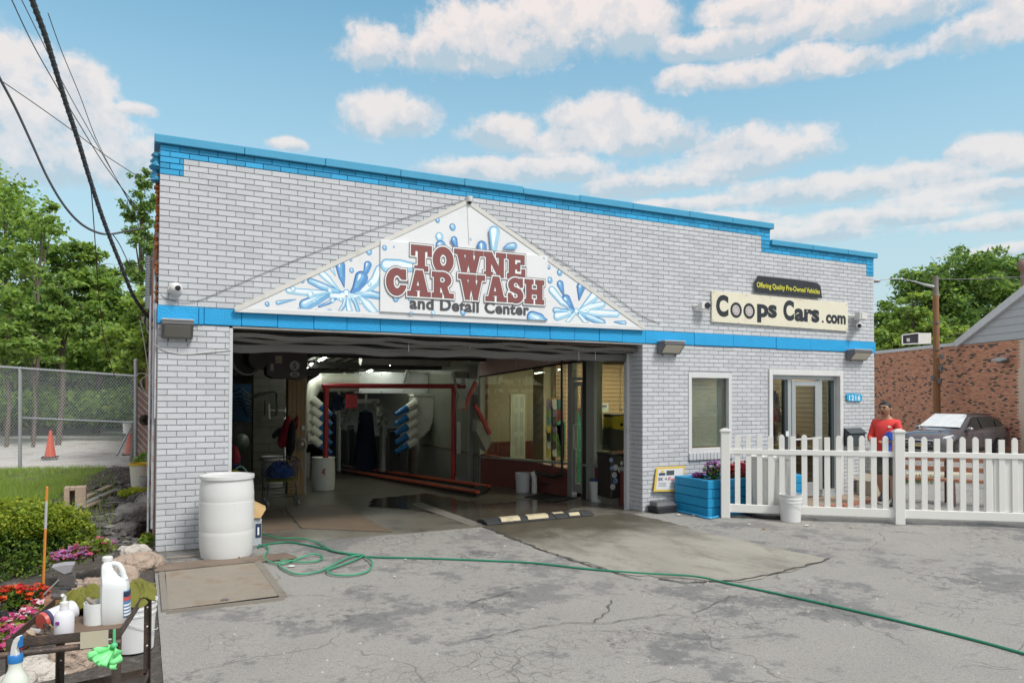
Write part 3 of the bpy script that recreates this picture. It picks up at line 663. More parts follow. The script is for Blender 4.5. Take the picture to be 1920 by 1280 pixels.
# shop entrance: aluminium frame, sidelights, glazed door
M_alu = pm('silver_aluminium', (.42, .45, .45), .35, .35, var=.08)
M_alud = pm('dark_aluminium', (.07, .085, .09), .35, .3)
tr = MB().box((9.32, -.03, 0), (9.40, .08, 2.23)).box((11.04, -.03, 0), (11.12, .08, 2.23)).box((9.40, -.03, 2.13), (11.04, .08, 2.23)).build('door_surround', pm('surround_white', (.66,.66,.65), .5, dirt=.2), bld, bevel=.004)
def fpx(px, Y=.1): return hit(px, 830, 1, Y).x
ent = MB().mat(M_alu).box((9.40, .06, 2.06), (11.04, .15, 2.13)).box((9.40, .06, 0), (9.45, .15, 2.06)).box((10.99, .06, 0), (11.04, .15, 2.06)).box((9.84, .06, .12), (9.92, .15, 2.06)).box((10.60, .06, .12), (10.68, .15, 2.06)).box((9.45, .06, 0), (9.84, .15, .12)).box((10.68, .06, 0), (10.99, .15, .12))
ent.mat(M_alud).box((9.775, .07, .12), (9.835, .14, 2.05)).box((10.93, .07, .12), (10.985, .14, 2.05))
ent = ent.build('entrance_frame', None, bld)
MB().box((9.45, .10, .12), (9.775, .106, 2.06)).box((10.68, .10, .12), (10.93, .106, 2.06)).build('pane', M_pane, ent)
dr = MB().mat(M_alu).box((9.93, .05, .02), (10.02, .10, 2.04)).box((10.50, .05, .02), (10.59, .10, 2.04)).box((10.02, .05, 1.95), (10.50, .10, 2.04)).box((10.02, .05, .02), (10.50, .10, .26)).build('door', None, bld, bevel=.003)
MB().box((10.02, .07, .26), (10.50, .076, 1.95)).build('pane', M_pane, dr)
MB().tube([(9.93, .0, 1.02), (10.58, .0, 1.035)], .016, 8).tube([(9.95, .0, 1.02), (9.95, .06, 1.02)], .012, 6).tube([(10.56, .0, 1.03), (10.56, .06, 1.03)], .012, 6).build('push_bar', pm('bar_white', (.65,.66,.64), .4), dr, True)
MB().box((9.76, .03, 1.08), (9.83, .034, 1.17)).build('door_sticker', pm('sticker_white', (.7,.72,.75), .5), ent)
# ------------------------------------------------------------------ gable sign
def zpt(x, y, sc, ox=440, oy=360): return (ox+x/sc, oy+y/sc)
SY = -.075
sg = thing('gable_sign', 'large white triangular sign with blue water splashes and maroon lettering above the bay', 'sign', (3.77, -.04, 2.78))
A_, B_, T_ = F(440, 581, -.05), F(1208, 616, -.05), F(876, 379, -.05)
M_sw = pm('sign_white', (.74, .755, .76), .4, var=.03, vs=1.5, dirt=.12, ds=3)
M_edge = pm('sign_edge_cream', (.62, .61, .57), .5, dirt=.3)
MB().prism([Vector((A_.x, -.07, A_.z)), Vector((B_.x, -.07, B_.z)), Vector((T_.x, -.07, T_.z))], (0, .066, 0)).build('sign_face', M_sw, sg)
ed = MB()
for p, q in ((A_, T_), (T_, B_)): ed.bar((p.x, -.062, p.z), (q.x, -.062, q.z), .055, .035, up=(0,1,0))
ed.build('sign_edge', M_edge, sg)
MB().bar((A_.x, -.06, A_.z), (B_.x, -.06, B_.z), .05, .03, up=(0,1,0)).build('lower_rail', pm('rail_white', (.66,.67,.68), .4), sg)
MB().bar((T_.x-.01, -.0725, T_.z-.06), (T_.x+.02, -.0725, 3.80), .008, .003, up=(0,1,0)).build('panel_joint', pm('joint_grey', (.5,.5,.5), .6), sg)
P0, P1 = F(713, 457, -.085), F(1026, 596, -.085); P2 = F(713, 590, -.085); P3 = F(1026, 475, -.085)
MB().box((P0.x, -.098, (P2.z+P1.z)/2), (P1.x, -.072, (P0.z+P3.z)/2)).build('letter_panel', M_sw, sg, bevel=.003)
art = MB(); AM = {'o': pm('print_deep_blue', (.05,.16,.42), .4, var=.2, vs=6), 'd': pm('print_blue', (.11,.29,.58), .4, var=.3, vs=9), 'm': pm('print_mid_blue', (.18,.42,.68), .4, var=.3, vs=9),
      'l': pm('print_pale_blue', (.36,.62,.78), .4, var=.15, vs=9), 'h': pm('print_white', (.80,.88,.92), .4)}
def sgn_drop(pts, rs, tone, sc=2.4615, n=[0]):
    n[0] += 1
    wp = [F(*zpt(x, y, sc), SY) for x, y in pts]; k = abs(F(*zpt(pts[0][0]+10, pts[0][1], sc), SY).x-wp[0].x)/10
    W_ = [(p.x, p.z) for p in wp]; Rr = [r*k for r in rs]; mr = max(Rr)
    x0 = min(p[0] for p in W_)-mr; x1 = max(p[0] for p in W_)+mr; z0 = min(p[1] for p in W_)-mr; z1 = max(p[1] for p in W_)+mr
    def tri(fn):                                        # keep the print inside the board
        def g(X, Z):
            a = ((X-A_.x)*(T_.z-A_.z)-(Z-A_.z)*(T_.x-A_.x))/math.hypot(T_.x-A_.x, T_.z-A_.z); b = ((X-B_.x)*(T_.z-B_.z)-(Z-B_.z)*(T_.x-B_.x))/math.hypot(T_.x-B_.x, T_.z-B_.z)
            return np.maximum.reduce([fn(X, Z), -a+.03, b+.03, A_.z+.05+(X-A_.x)*(B_.z-A_.z)/(B_.x-A_.x)-Z])
        return g
    fn = drop_(W_, Rr); st = max(.004, min(mr/5, .012))
    def off(fn, dx, dz, s=0): return lambda X, Z: fn(X-dx, Z-dz)+s
    ox = (P0.x < (x0+x1)/2 < P1.x) and z0 < P3.z
    y = (-.0985 if ox else -.0705)-n[0]*.00006
    lay_ = [('o' if tone in 'dm' else 'm', fn, 0), (tone, off(fn, mr*.06, -mr*.05, mr*.13), .0011), ({'d': 'm', 'm': 'l', 'l': 'h'}[tone], off(fn, -mr*.12, mr*.16, mr*.48), .0017), ('h', off(fn, -mr*.22, mr*.30, mr*.80), .0023)]
    for c, f_, dy in lay_:
        art.mat(AM[c]); contour(art, tri(f_), x0, x1, z0, z1, st, lambda X, Z, yy=y-dy: (X, yy, Z))
L = 4.922
for a in [([(800,745),(860,800),(960,900)],[34,32,12],'l'), ([(500,910),(600,920),(720,930),(850,925)],[30,34,36,20],'l'), ([(1340,715),(1300,820),(1200,910),(1100,940)],[44,48,42,15],'l'), ([(1070,1130),(1050,1040),(1040,960)],[34,26,16],'l'),
          ([(1000,960),(1100,965),(1180,960)],[46,40,24],'l'), ([(900,960),(980,965)],[34,36],'l'), ([(1440,1030),(1380,970),(1250,940),(1100,950)],[16,30,38,24],'m'), ([(1300,1120),(1230,1040),(1160,970)],[34,42,20],'l'), ([(650,1040),(760,990),(880,940)],[55,48,20],'m'),
          ([(700,820),(800,865),(930,912),(1020,940)],[30,36,27,10],'m'), ([(1140,1095),(1120,1030),(1080,960)],[20,20,24],'m'), ([(970,1105),(1010,1040),(1030,960)],[18,20,18],'m'), ([(780,1055),(870,1020),(930,980)],[12,18,15],'d'),
          ([(400,1020),(480,1005),(565,990)],[22,14,3],'m'), ([(1170,790),(1130,880),(1065,935)],[62,44,8],'d'), ([(975,678),(990,780),(1012,880)],[47,32,4],'d'), ([(1230,672),(1215,730),(1170,790)],[36,26,4],'d'), ([(890,690),(930,770)],[22,5],'l'),
          ([(560,1095),(600,1075)],[5,14],'m'), ([(730,1095),(760,1080)],[10,3],'l'), ([(870,1105),(880,1100)],[26,24],'l')]: sgn_drop(*a, sc=L)
for (x, y, r, t) in [(1033,930,34,'l'),(880,908,27,'l'),(700,940,36,'l'),(905,1000,19,'l'),(980,990,17,'l'),(540,893,26,'l'),(1240,548,28,'m'),(1080,720,22,'m'),(300,1030,22,'m'),(628,820,17,'m'),(1245,848,20,'l'),(1378,515,22,'m'),(1480,980,26,'m'),(1160,1015,15,'l'),(1465,508,8,'m'),(732,1008,12,'l'),(1075,626,12,'m')]: sgn_drop([(x,y),(x+r*.1,y+r*.3)],[r,r*.92],t,sc=L)
for a in [([(700,340),(760,342),(850,350)],[30,30,16],'l'), ([(1195,185),(1192,262)],[25,14],'l'), ([(1010,222),(1022,262)],[15,6],'d'), ([(1138,250),(1140,272)],[22,20],'d'), ([(948,250),(952,262)],[24,22],'m'), ([(1285,250),(1262,252),(1236,262)],[15,13,3],'m'),
          ([(1465,452),(1510,505),(1560,545)],[16,14,6],'l'), ([(1700,518),(1640,532),(1590,550)],[13,15,8],'l'), ([(1765,562),(1680,558),(1600,552)],[13,15,9],'l'), ([(1700,602),(1640,578),(1590,555)],[13,14,8],'m'), ([(1625,606),(1585,560)],[10,7],'l'), ([(1530,606),(1570,560)],[10,7],'l'), ([(1370,578),(1400,592),(1430,596)],[26,30,12],'m'),
          ([(1490,572),(1560,556)],[18,9],'l'), ([(1660,480),(1600,540)],[20,8],'l'), ([(1530,500),(1565,542)],[24,6],'d'), ([(1503,425),(1520,478)],[16,3],'d'), ([(1598,440),(1590,498)],[20,3],'d'), ([(1800,604),(1752,598)],[9,2],'m'), ([(1480,545),(1560,552)],[12,8],'m')]: sgn_drop(*a)
for (x, y, r, t) in [(1578,550,13,'l'),(1500,370,12,'m'),(1450,345,8,'m'),(1455,405,12,'m'),(1545,555,8,'l'),(1630,545,9,'l'),(937,129,10,'m'),(1006,160,14,'m'),(945,205,18,'l'),(1090,216,5,'l'),(740,490,14,'m'),(812,566,12,'m'),(913,556,9,'l'),(1050,555,12,'m'),(1425,300,6,'m'),(805,492,8,'m')]: sgn_drop([(x,y),(x+r*.1,y+r*.3)],[r,r*.92],t)
art.build('splash_print', None, sg, kind='stuff')
def slab_word(par, word, x0, z0, x1, z1, x1b, z1b, layers, y):
    """word set between bottom-left (x0,z0) and top-right (x1,z1)"""
    adv = [SLAB[c][0] if c != ' ' else .10 for c in word]; gap = .09; tot = sum(adv)+gap*(len(word)-1); kx = (x1-x0)/tot; kz = z1-z0; u = 0
    for i, c in enumerate(word):
        if c != ' ':
            mb3 = MB()
            for li, (m, grow, dy) in enumerate(layers):
                g = grow/kz; fn = SLAB[c][1]; yy = y-dy-(i % 2)*.0004
                mb3.mat(m); contour(mb3, fn, -.04-g, adv[i]+.04+g, -.04-g, 1.04+g, .022, lambda X, Z, u=u, yy=yy: (x0+(u+X)*kx, yy, z0+Z*kz), level=g)
            mb3.build('letter', None, par)
        u += adv[i]+gap
M_mar = pm('letter_maroon', (.235, .075, .07), .4, var=.06); M_lw = pm('letter_white', (.85,.85,.85), .4); M_lk = pm('letter_shadow', (.16,.15,.155), .5)
a, b = F(771, 506, -.1), F(984, 480, -.1); LY = [(M_lk, .034, .0), (M_lw, .024, .0012), (M_lk, .010, .0024), (M_mar, .002, .0036)]
slab_word(sg, 'TOWNE', a.x, a.z, b.x, b.z-.0, 0, 0, LY, -.104)
a, b = F(724, 551, -.1), F(1019, 527, -.1)
slab_word(sg, 'CAR WASH', a.x, a.z, b.x, b.z, 0, 0, LY, -.110)
lt = MB().mat(pm('letter_charcoal', (.07,.07,.075), .5)); a, b = F(768, 579, -.1), F(992, 570, -.1)
text_on(lt, 'and Detail Center', a.x, a.z, b.x, b.z, lambda x, z: (x, -.104, z), .035, 1.06)
# small slab feet and heads on the upright strokes of the small line
lt.build('small_lettering', None, sg, kind='stuff')
# ------------------------------------------------------------------ other signs on the wall
def qbox(pxy, y0, y1, name, m, parent, bev=.003):       # board given by four picture corners on the wall
    ps = [F(*p, y0) for p in pxy]; return MB().prism([Vector((p.x, y0, p.z)) for p in ps], (0, y1-y0, 0)).build(name, m, parent, bevel=bev)
cs = thing('dealer_sign', 'long cream rectangular sign with black lettering and two wheel shaped letters', 'sign', F(1460, 583, -.01))
M_cream = pm('sign_cream', (.72, .685, .54), .5, var=.03, dirt=.35, ds=3, dth=.52, dcol=(.62, .50, .33))
qbox(((1335,545),(1590,568),(1590,621),(1335,603)), -.035, -.003, 'board', M_cream, cs)
M_ink = pm('sign_ink', (.018, .024, .032), .5)
tx = MB().mat(M_ink); pl = lambda x, z: (x, -.0375, z)
def fit(mb_, s, px0, py0, px1, py1, bold, sp=1.0, pl=pl, Y=-.04):
    a, b = F(px0, py0, Y), F(px1, py1, Y); text_on(mb_, s, a.x, a.z, b.x, b.z, pl, bold, sp)
fit(tx, 'C', 1343, 593, 1366, 553.5, .05)
fit(tx, 'ps', 1420, 604, 1457, 572, .045)
fit(tx, 'C', 1469, 600.5, 1489, 563.5, .05)
fit(tx, 'ars', 1490, 602, 1536.5, 581, .045)
fit(tx, '.', 1541, 604.5, 1545, 601, .04); fit(tx, 'com', 1549, 606, 1586, 591.5, .045)
wheels = MB()
for (px, py) in ((1380.5, 581.2), (1405, 583)):
    c = F(px, py, -.04); rx = abs(F(px+10.6, py, -.04).x-c.x); rz = abs(F(px, py-14.6, -.04).z-c.z)
    wheels.mat(M_ink); contour(wheels, D_(ell_(c.x, c.z, rx, rz), ell_(c.x, c.z, rx*.66, rz*.66)), c.x-rx, c.x+rx, c.z-rz, c.z+rz, .006, lambda x, z: (x, -.0375, z))
    wheels.mat(pm('wheel_grey', (.52,.47,.47), .4)); contour(wheels, ell_(c.x, c.z, rx*.60, rz*.60), c.x-rx, c.x+rx, c.z-rz, c.z+rz, .006, lambda x, z: (x, -.0379, z))
    wheels.mat(M_ink)
    for k in range(8):
        t = k*pi/4; q = (c.x+rx*.42*cos(t), c.z+rz*.42*sin(t)); contour(wheels, ell_(*q, .008, .008), q[0]-.01, q[0]+.01, q[1]-.01, q[1]+.01, .004, lambda x, z: (x, -.0383, z))
tx.build('lettering', None, cs, kind='stuff'); wheels.build('wheel_letters', None, cs, kind='stuff')
bo = MB()
for px, py in ((1338,548),(1337,600),(1400,553.5),(1445,557.5),(1500,562),(1587,571),(1588,617),(1440,610),(1385,605),(1500,614),(1545,617)): p = F(px, py, -.036); bo.lathe([(.007,0),(.006,.004)], (p.x, -.036, p.z), 8, axis=(0,-1,0))
bo.build('screws', M_dkst, cs, kind='stuff')
bs = thing('slogan_sign', 'narrow black banner with yellow lettering fixed above the cream sign', 'sign', F(1478, 540, -.01))
M_bk = pm('banner_black', (.022, .024, .028), .35, var=.4, vs=8, dirt=.35, ds=4, dth=.56, dcol=(.10,.11,.12))
ps = [(1416,525),(1420,517.5),(1450,520.5),(1480,523.5),(1510,527),(1532,530),(1538,537),(1541,559.5),(1510,556),(1470,552.5),(1416,547.5)]
MB().prism([Vector((F(*p, -.05).x, -.058, F(*p, -.05).z)) for p in ps], (0,.006,0)).build('panel', M_bk, bs)
tx = MB().mat(pm('letter_yellow', (.75,.72,.06), .5))
a = F(1419, 536, -.06); b = F(1537, 541, -.06); v, f = text_pts('Offering Quality Pre-Owned Vehicles', .012, 1.0)
lo, h_ = v.min(0), v.max(0); zz0 = F(1419, 538.5, -.06).z; hgt = F(1419, 528, -.06).z-zz0
tx.add([(a.x+(x-lo[0])/(h_[0]-lo[0])*(b.x-a.x), -.0605, zz0-.025+(y-lo[1])/(h_[1]-lo[1])*(hgt+.02)-.02*(x-lo[0])/(h_[0]-lo[0])) for x, y, _ in v], f); tx.build('lettering', None, bs, kind='stuff')
nb = thing('house_number', 'small bright blue plate reading 1216 beside the shop door', 'number plate', F(1602, 745, -.01))
qbox(((1588,739),(1591,737),(1614,738.5),(1617,741),(1617,750),(1614,752.5),(1591,751.5),(1588,749)), -.03, -.002, 'plate', pm('plate_blue', (.02,.36,.62), .4), nb)
tx = MB().mat(M_lw); fit(tx, '1216', 1593, 750.3, 1613.5, 740.5, .02, 1.25, lambda x, z: (x, -.032, z)); tx.build('numerals', None, nb, kind='stuff')
mbx = thing('mailbox', 'dark grey wall mailbox with hinged lid beside the entrance', 'mailbox', F(1602, 812, -.05))
M_mail = pm('mailbox_grey', (.06,.075,.085), .45, .3, var=.2)
p, q = F(1588, 836, -.08), F(1618, 803, -.08)
MB().prism([Vector((p.x, -.002, p.z)), Vector((p.x, -.13, p.z)), Vector((p.x, -.13, q.z-.09)), Vector((p.x, -.002, q.z-.01))], (q.x-p.x, 0, 0)).build('box', M_mail, mbx, bevel=.006)
MB().prism([Vector((p.x-.01, -.002, q.z+.01)), Vector((p.x-.01, -.04, q.z+.012)), Vector((p.x-.01, -.16, q.z-.075)), Vector((p.x-.01, -.15, q.z-.09)), Vector((p.x-.01, -.03, q.z-.01))], (q.x-p.x+.02, 0, 0)).build('lid', M_mail, mbx, bevel=.004)
# ------------------------------------------------------------------ wall pack lamps
M_lamp = pm('lamp_bronze', (.17,.165,.17), .5, .3, var=.15, dirt=.3); M_lens = pm('lamp_lens', (.60,.56,.44), .3, var=.06, spec=.6)
M_lampt = pm('lamp_top_pale', (.42,.42,.42), .6)
def wallpack(px0, px1, pyt, pyb, label, lens):
    a, b = F(px0, pyt, -.1), F(px1, pyb, -.1); x0, x1 = a.x, b.x; z1, z0 = a.z, b.z; t = thing('wall_lamp', label, 'wall lamp', ((x0+x1)/2, 0, z1), 'flood lamps on the front wall')
    d = .20; prof = [(-.001, z1), (-d, z1-.012), (-d, z1-.05), (-.075, z0), (-.001, z0)]
    MB().prism([Vector((x0, y, z)) for y, z in prof], (x1-x0, 0, 0)).build('housing', M_lamp, t, bevel=.006)
    MB().box((x0-.005, -d-.006, z1-.010), (x1+.005, -.001, z1+.008)).build('top_cover', M_lampt, t, bevel=.003)
    nn = Vector((0, -(z1-.05-z0), -(d-.075))).normalized()*.004; i = .03
    q = [Vector((x0+i, -d+.012, z1-.068)), Vector((x1-i, -d+.012, z1-.068)), Vector((x1-i, -.088, z0+.02)), Vector((x0+i, -.088, z0+.02))]
    MB().prism([p+nn*1.4 for p in q], -nn*1.2).build('lens', lens, t)
    ft = MB()
    for xx in (x0+.07, x1-.07): ft.tube([(xx, -.05, z0), (xx, -.05, z0-.03)], .008, 6)
    ft.build('screws', M_dkst, t)
wallpack(303, 362, 599, 635, 'large dark flood lamp on the left pier under the blue band', pm('lens_grey', (.24,.235,.21), .35))
wallpack(1239, 1277, 639, 664, 'flood lamp with yellowed lens on the wall just right of the bay', M_lens)
wallpack(1594, 1627, 655, 676, 'flood lamp near the right corner above the house number', M_lens)
# cameras, speaker, floodlight
M_cw = pm('camera_white', (.68,.68,.66), .4, var=.04); M_ck = pm('camera_black', (.02,.02,.025), .15)
c = F(329, 541, -.06); t = thing('security_camera', 'round white eyeball camera on the upper left brickwork', 'security camera', c, 'security cameras')
MB().lathe([(.075,0),(.075,.02),(.06,.03)], (c.x,-.002,c.z), 20, axis=(0,-1,0)).build('mount', M_cw, t, True)
MB().ball((c.x, -.075, c.z), .068, 18, 12).build('shell', M_cw, t, True)
MB().lathe([(.030,0),(.030,.012),(.024,.016)], (c.x+.02,-.136,c.z), 14, axis=(.3,-1,-.1)).build('lens', M_ck, t, True)
c = F(879, 374, -.06); t = thing('security_camera', 'small white dome camera at the peak of the triangular sign', 'security camera', c, 'security cameras')
MB().box((c.x-.03, -.09, c.z-.02), (c.x+.03, -.002, c.z+.04)).build('bracket', M_cw, t, bevel=.004)
MB().lathe([(.042,.05),(.042,0),(.035,-.02)], (c.x,-.09,c.z-.02), 14).build('shell', M_cw, t, True)
MB().ball((c.x, -.09, c.z-.04), .03, 12, 8).build('dome', M_ck, t, True)
c = F(1605, 610, -.12); t = thing('security_camera', 'white bullet camera on the wall at the right end of the cream sign', 'security camera', c, 'security cameras')
MB().lathe([(.05,0),(.05,.025)], (c.x+.22,-.002,c.z), 16, axis=(0,-1,0)).tube([(c.x+.22,-.03,c.z),(c.x+.14,-.09,c.z)], .022, 8).build('mount', M_cw, t, True)
MB().lathe([(.03,0),(.052,.02),(.055,.20),(.046,.22)], (c.x+.13,-.08,c.z+.01), 18, axis=(-.75,-.62,-.12)).build('shell', M_cw, t, True)
MB().lathe([(.034,0),(.03,.006)], (c.x+.13-.222*.76,-.08-.222*.63,c.z+.01-.222*.12), 14, axis=(-.75,-.62,-.12)).build('lens', M_ck, t, True)
c = F(1612, 592, -.12); t = thing('floodlight', 'boxy off-white floodlight on the wall above the bullet camera', 'floodlight', c)
MB().lathe([(.05,0),(.05,.03)], (c.x-.18,-.002,c.z), 14, axis=(0,-1,0)).tube([(c.x-.18,-.03,c.z),(c.x-.10,-.1,c.z)], .02, 8).build('mount', M_cw, t, True)
MB().box((c.x-.10, -.17, c.z-.075), (c.x+.17, -.05, c.z+.065), rz=.2).build('head', pm('flood_offwhite', (.55,.56,.56), .5), t, bevel=.01)
MB().box((c.x-.04, -.176, c.z-.06), (c.x+.15, -.171, c.z+.05), rz=.2).build('glass', pm('flood_glass', (.62,.62,.58), .2), t)
c = F(1325, 573, -.12); t = thing('horn_speaker', 'small white outdoor loudspeaker with black round cone left of the cream sign', 'speaker', c)
MB().lathe([(.03,0),(.03,.03)], (c.x-.16,-.002,c.z), 10, axis=(0,-1,0)).tube([(c.x-.16,-.03,c.z),(c.x-.1,-.1,c.z)], .018, 8).build('bracket', M_cw, t, True)
MB().prism([Vector((c.x-.13,-.06,c.z-.06)), Vector((c.x-.13,-.16,c.z-.06)), Vector((c.x-.13,-.16,c.z+.05)), Vector((c.x-.13,-.06,c.z+.05))], (.17,-.03,.0)).build('cabinet', M_cw, t, bevel=.006)
MB().prism([Vector((c.x+.042,-.09,c.z-.065)), Vector((c.x+.02,-.20,c.z-.065)), Vector((c.x+.02,-.20,c.z+.055)), Vector((c.x+.042,-.09,c.z+.055))], (.012,.0,0)).build('baffle', pm('speaker_grey', (.15,.17,.19), .6), t)
MB().lathe([(.052,0),(.045,.004)], (c.x-.035,-.183,c.z-.003), 18, axis=(-.15,-1,0)).build('cone', M_ck, t)
# cables
def cable(name, label, pts, r, m, sm=6):
    P = [Vector(p) for p in pts]; Q = []
    for i in range(len(P)-1):                           # Catmull-Rom
        p0, p1, p2, p3 = P[max(i-1,0)], P[i], P[i+1], P[min(i+2, len(P)-1)]
        for k in range(sm):
            t = k/sm; Q.append(.5*((2*p1)+(-p0+p2)*t+(2*p0-5*p1+4*p2-p3)*t*t+(-p0+3*p1-3*p2+p3)*t**3))
    Q.append(P[-1]); o = MB().tube(Q, r, 6).build(name, m, None, True); tag(o, label, 'cable'); return o
M_wg = pm('grey_wire', (.12,.12,.12), .6)
cable('wire', 'thin grey wire climbing the bricks to the left of the triangular sign', [(-.03,.02,F(293,541).z)]+[F(x, y, -.012) for x, y in ((315,561),(365,565),(440,535),(530,497),(700,430),(800,395),(868,377))], .0035, M_wg)
cable('wire', 'thin dark wire dropping down the bricks to the right of the triangular sign', [F(x, y, -.012) for x, y in ((882,380),(960,432),(1040,482),(1130,540),(1200,590),(1238,606))], .0035, M_wg)
cable('wire', 'short white cable looped across the left pier below the flood lamp', [(-.04,.0,F(288,644).z)]+[F(x, y, -.01) for x, y in ((305,655),(330,662),(360,663),(400,659),(433,656))], .005, M_wirew)
# ------------------------------------------------------------------ inside the bay
def zf(y): return SL*max(y, 0)
def pb(mb, x0, x1, y0, y1, Y, dy):                      # box whose front face fills picture rectangle at plane Y
    a, b = F(x0, y1, Y), F(x1, y0, Y); return mb.box((a.x, Y, a.z), (b.x, Y+dy, b.z))
def xp(pts, t=.03, X=XW1): return [XW(x, y, X) for x, y in pts], (t, 0, 0)
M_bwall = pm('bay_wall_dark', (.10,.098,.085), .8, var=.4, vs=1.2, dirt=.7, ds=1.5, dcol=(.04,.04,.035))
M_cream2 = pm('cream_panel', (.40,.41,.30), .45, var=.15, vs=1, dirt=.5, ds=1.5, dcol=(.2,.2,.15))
inn = thing('bay_interior', 'dim wash bay lining with corrugated white ceiling and grimy cream walls', 'bay lining', (3.5, 8, -.3))
cl = MB().mat(pm('ceiling_sheet', (.34,.35,.32), .5, dirt=.6, ds=2, dcol=(.22,.21,.18)))
zc_ = lambda y: 2.98+SL*y
for i in range(48):
    x0 = .3+i*(XW1-.3)/48; x1 = .3+(i+1)*(XW1-.3)/48; dz = .025*(i % 2)
    cl.add([(x0,.7,zc_(.7)+dz),(x1,.7,zc_(.7)+dz),(x1,23.6,zc_(23.6)+dz),(x0,23.6,zc_(23.6)+dz)], [(0,1,2,3)])
cl.build('ceiling', None, inn)
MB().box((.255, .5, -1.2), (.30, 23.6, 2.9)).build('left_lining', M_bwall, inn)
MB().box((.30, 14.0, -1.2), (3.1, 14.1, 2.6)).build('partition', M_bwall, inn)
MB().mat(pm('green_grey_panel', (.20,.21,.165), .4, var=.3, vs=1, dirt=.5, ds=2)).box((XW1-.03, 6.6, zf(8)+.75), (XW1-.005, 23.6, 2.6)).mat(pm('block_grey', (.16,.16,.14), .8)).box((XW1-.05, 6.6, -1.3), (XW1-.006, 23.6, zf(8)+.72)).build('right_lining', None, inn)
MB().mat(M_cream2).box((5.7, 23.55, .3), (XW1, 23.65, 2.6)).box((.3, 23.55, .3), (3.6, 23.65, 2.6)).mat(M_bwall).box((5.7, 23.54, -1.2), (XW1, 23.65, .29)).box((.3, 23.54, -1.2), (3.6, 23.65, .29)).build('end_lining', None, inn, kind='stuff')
be = MB().mat(M_dkst)
for y in (3.4, 6.2, 9, 12): be.box((.3, y, zc_(y)-.16), (XW1, y+.10, zc_(y)-.004))
be.build('roof_beam', None, inn, kind='stuff')
# fluorescent tubes
M_tube = pm('lit_tube', (.8,.8,.8), emit=(.93,1.0,.86), es=30)
for i, (p, q, y0, y1) in enumerate([((598,676),(636,658),8.2,6.4), ((572,692),(585,682),10.2,8.8), ((683,698.5),(697,694.5),13,11.5), ((711,688.5),(731,684),10.5,9)]):
    a, b = F(*p, y0), F(*q, y1); t = thing('tube_light', ['lit fluorescent tube nearest the wooden post under the bay ceiling','lit fluorescent tube just behind the brown cabinet top','small lit fluorescent tube farthest back in the bay','lit fluorescent tube below the hooded roller housing'][i], 'light', a, 'lit tubes in the bay')
    MB().tube([a, b], .016, 8).build('tube', M_tube, t, True)
    MB().bar(a+Vector((0,0,.035)), b+Vector((0,0,.035)), .06, .03).build('batten', M_lampt, t)
# ---- shop front along the bay's right side
M_red = pm('oxblood_paint', (.17,.045,.038), .6, var=.25, vs=3, dirt=.5, ds=22, dth=.66, dcol=(.42,.38,.36))
M_pink = pm('pinkish_board', (.78,.56,.54), .7, var=.15, vs=2, dirt=.3, ds=8, dth=.66, dcol=(.10,.06,.06))
M_alg = pm('shop_aluminium', (.36,.37,.34), .4, .3, var=.1, dirt=.3)
M_gl2 = glassm('shop_glass', (.80,.84,.76), .07, .01)
sf = thing('glazed_office_front', 'glazed office front inside the bay with oxblood base wall and aluminium frames', 'shop front', (XW1, 3, 0))
def yat(px): return XW(px, 830, XW1).y
yN = .42
MB().box((XW1, yN, -.2), (XW1+.12, yat(1089), .60+SL*1.5)).build('base_wall', M_red, sf)
MB().box((XW1, yat(1064), -.5), (XW1+.12, 6.6, .575+SL*4)).build('base_wall', M_red, sf)
MB().prism([Vector((XW1-.02, yN, .60+SL*1.3)), Vector((XW1-.02, yat(1089), .605+SL*yat(1089))), Vector((XW1-.02, yat(1089), .635+SL*yat(1089))), Vector((XW1-.02, yN, .635+SL*yN))], (.16,0,0)).build('sill', M_alg, sf)
MB().prism([Vector((XW1-.02, yat(1064), .60+SL*yat(1064))), Vector((XW1-.02, 6.6, .60+SL*6.6)), Vector((XW1-.02, 6.6, .64+SL*6.6)), Vector((XW1-.02, yat(1064), .64+SL*yat(1064)))], (.16,0,0)).build('sill', M_alg, sf)
zh = lambda y: 2.50+SL*y
hd = MB()
for k, (a, b) in enumerate([(yN, 1.9), (1.9, 3.3), (3.3, 4.7), (4.7, 6.6)]):
    MB().prism([Vector((XW1-.01-.004*k, a+.01, zh(a)-(.0 if k else .0))), Vector((XW1-.01-.004*k, b-.01, zh(b))), Vector((XW1-.01-.004*k, b-.01, zh(b)+.42)), Vector((XW1-.01-.004*k, a+.01, zh(a)+.42))], (.12,0,0)).build('fascia_board', M_pink, sf)
MB().bar((XW1-.02, yN, zh(yN)-.01), (XW1-.02, 6.6, zh(6.6)-.01), .03, .035).build('head_strip', M_dkst, sf)
def glass(ya, yb, nm='pane'):
    za = .64 if True else 0
    MB().prism([Vector((XW1+.04, ya, za+SL*ya)), Vector((XW1+.04, yb, za+SL*yb)), Vector((XW1+.04, yb, zh(yb))), Vector((XW1+.04, ya, zh(ya)))], (.006,0,0)).build(nm, M_gl2, sf)
glass(yN, yat(1110)); glass(yat(1058), 4.35); glass(4.37, 6.6)
def mull(p0, p1, m, t=.09, z0=None): 
    a, b = yat(p1), yat(p0); MB().box((XW1-.015, a, (zf(a) if z0 is None else z0)+.002), (XW1+t, b, zh(a))).build('mullion', m, sf, bevel=.003)
mull(1100, 1115, M_alg, .16); mull(1093, 1099, M_dkst, .1); mull(1065, 1074, M_alg); MB().box((XW1-.02, 6.55, -.4), (XW1+.1, 6.66, zh(6.6))).build('mullion', M_alg, sf)
MB().tube([(XW1-.07, yat(1060), .35), (XW1-.07, yat(1060)+.02, 2.72)], .025, 8).build('drain_pipe', M_dkst, sf, True)
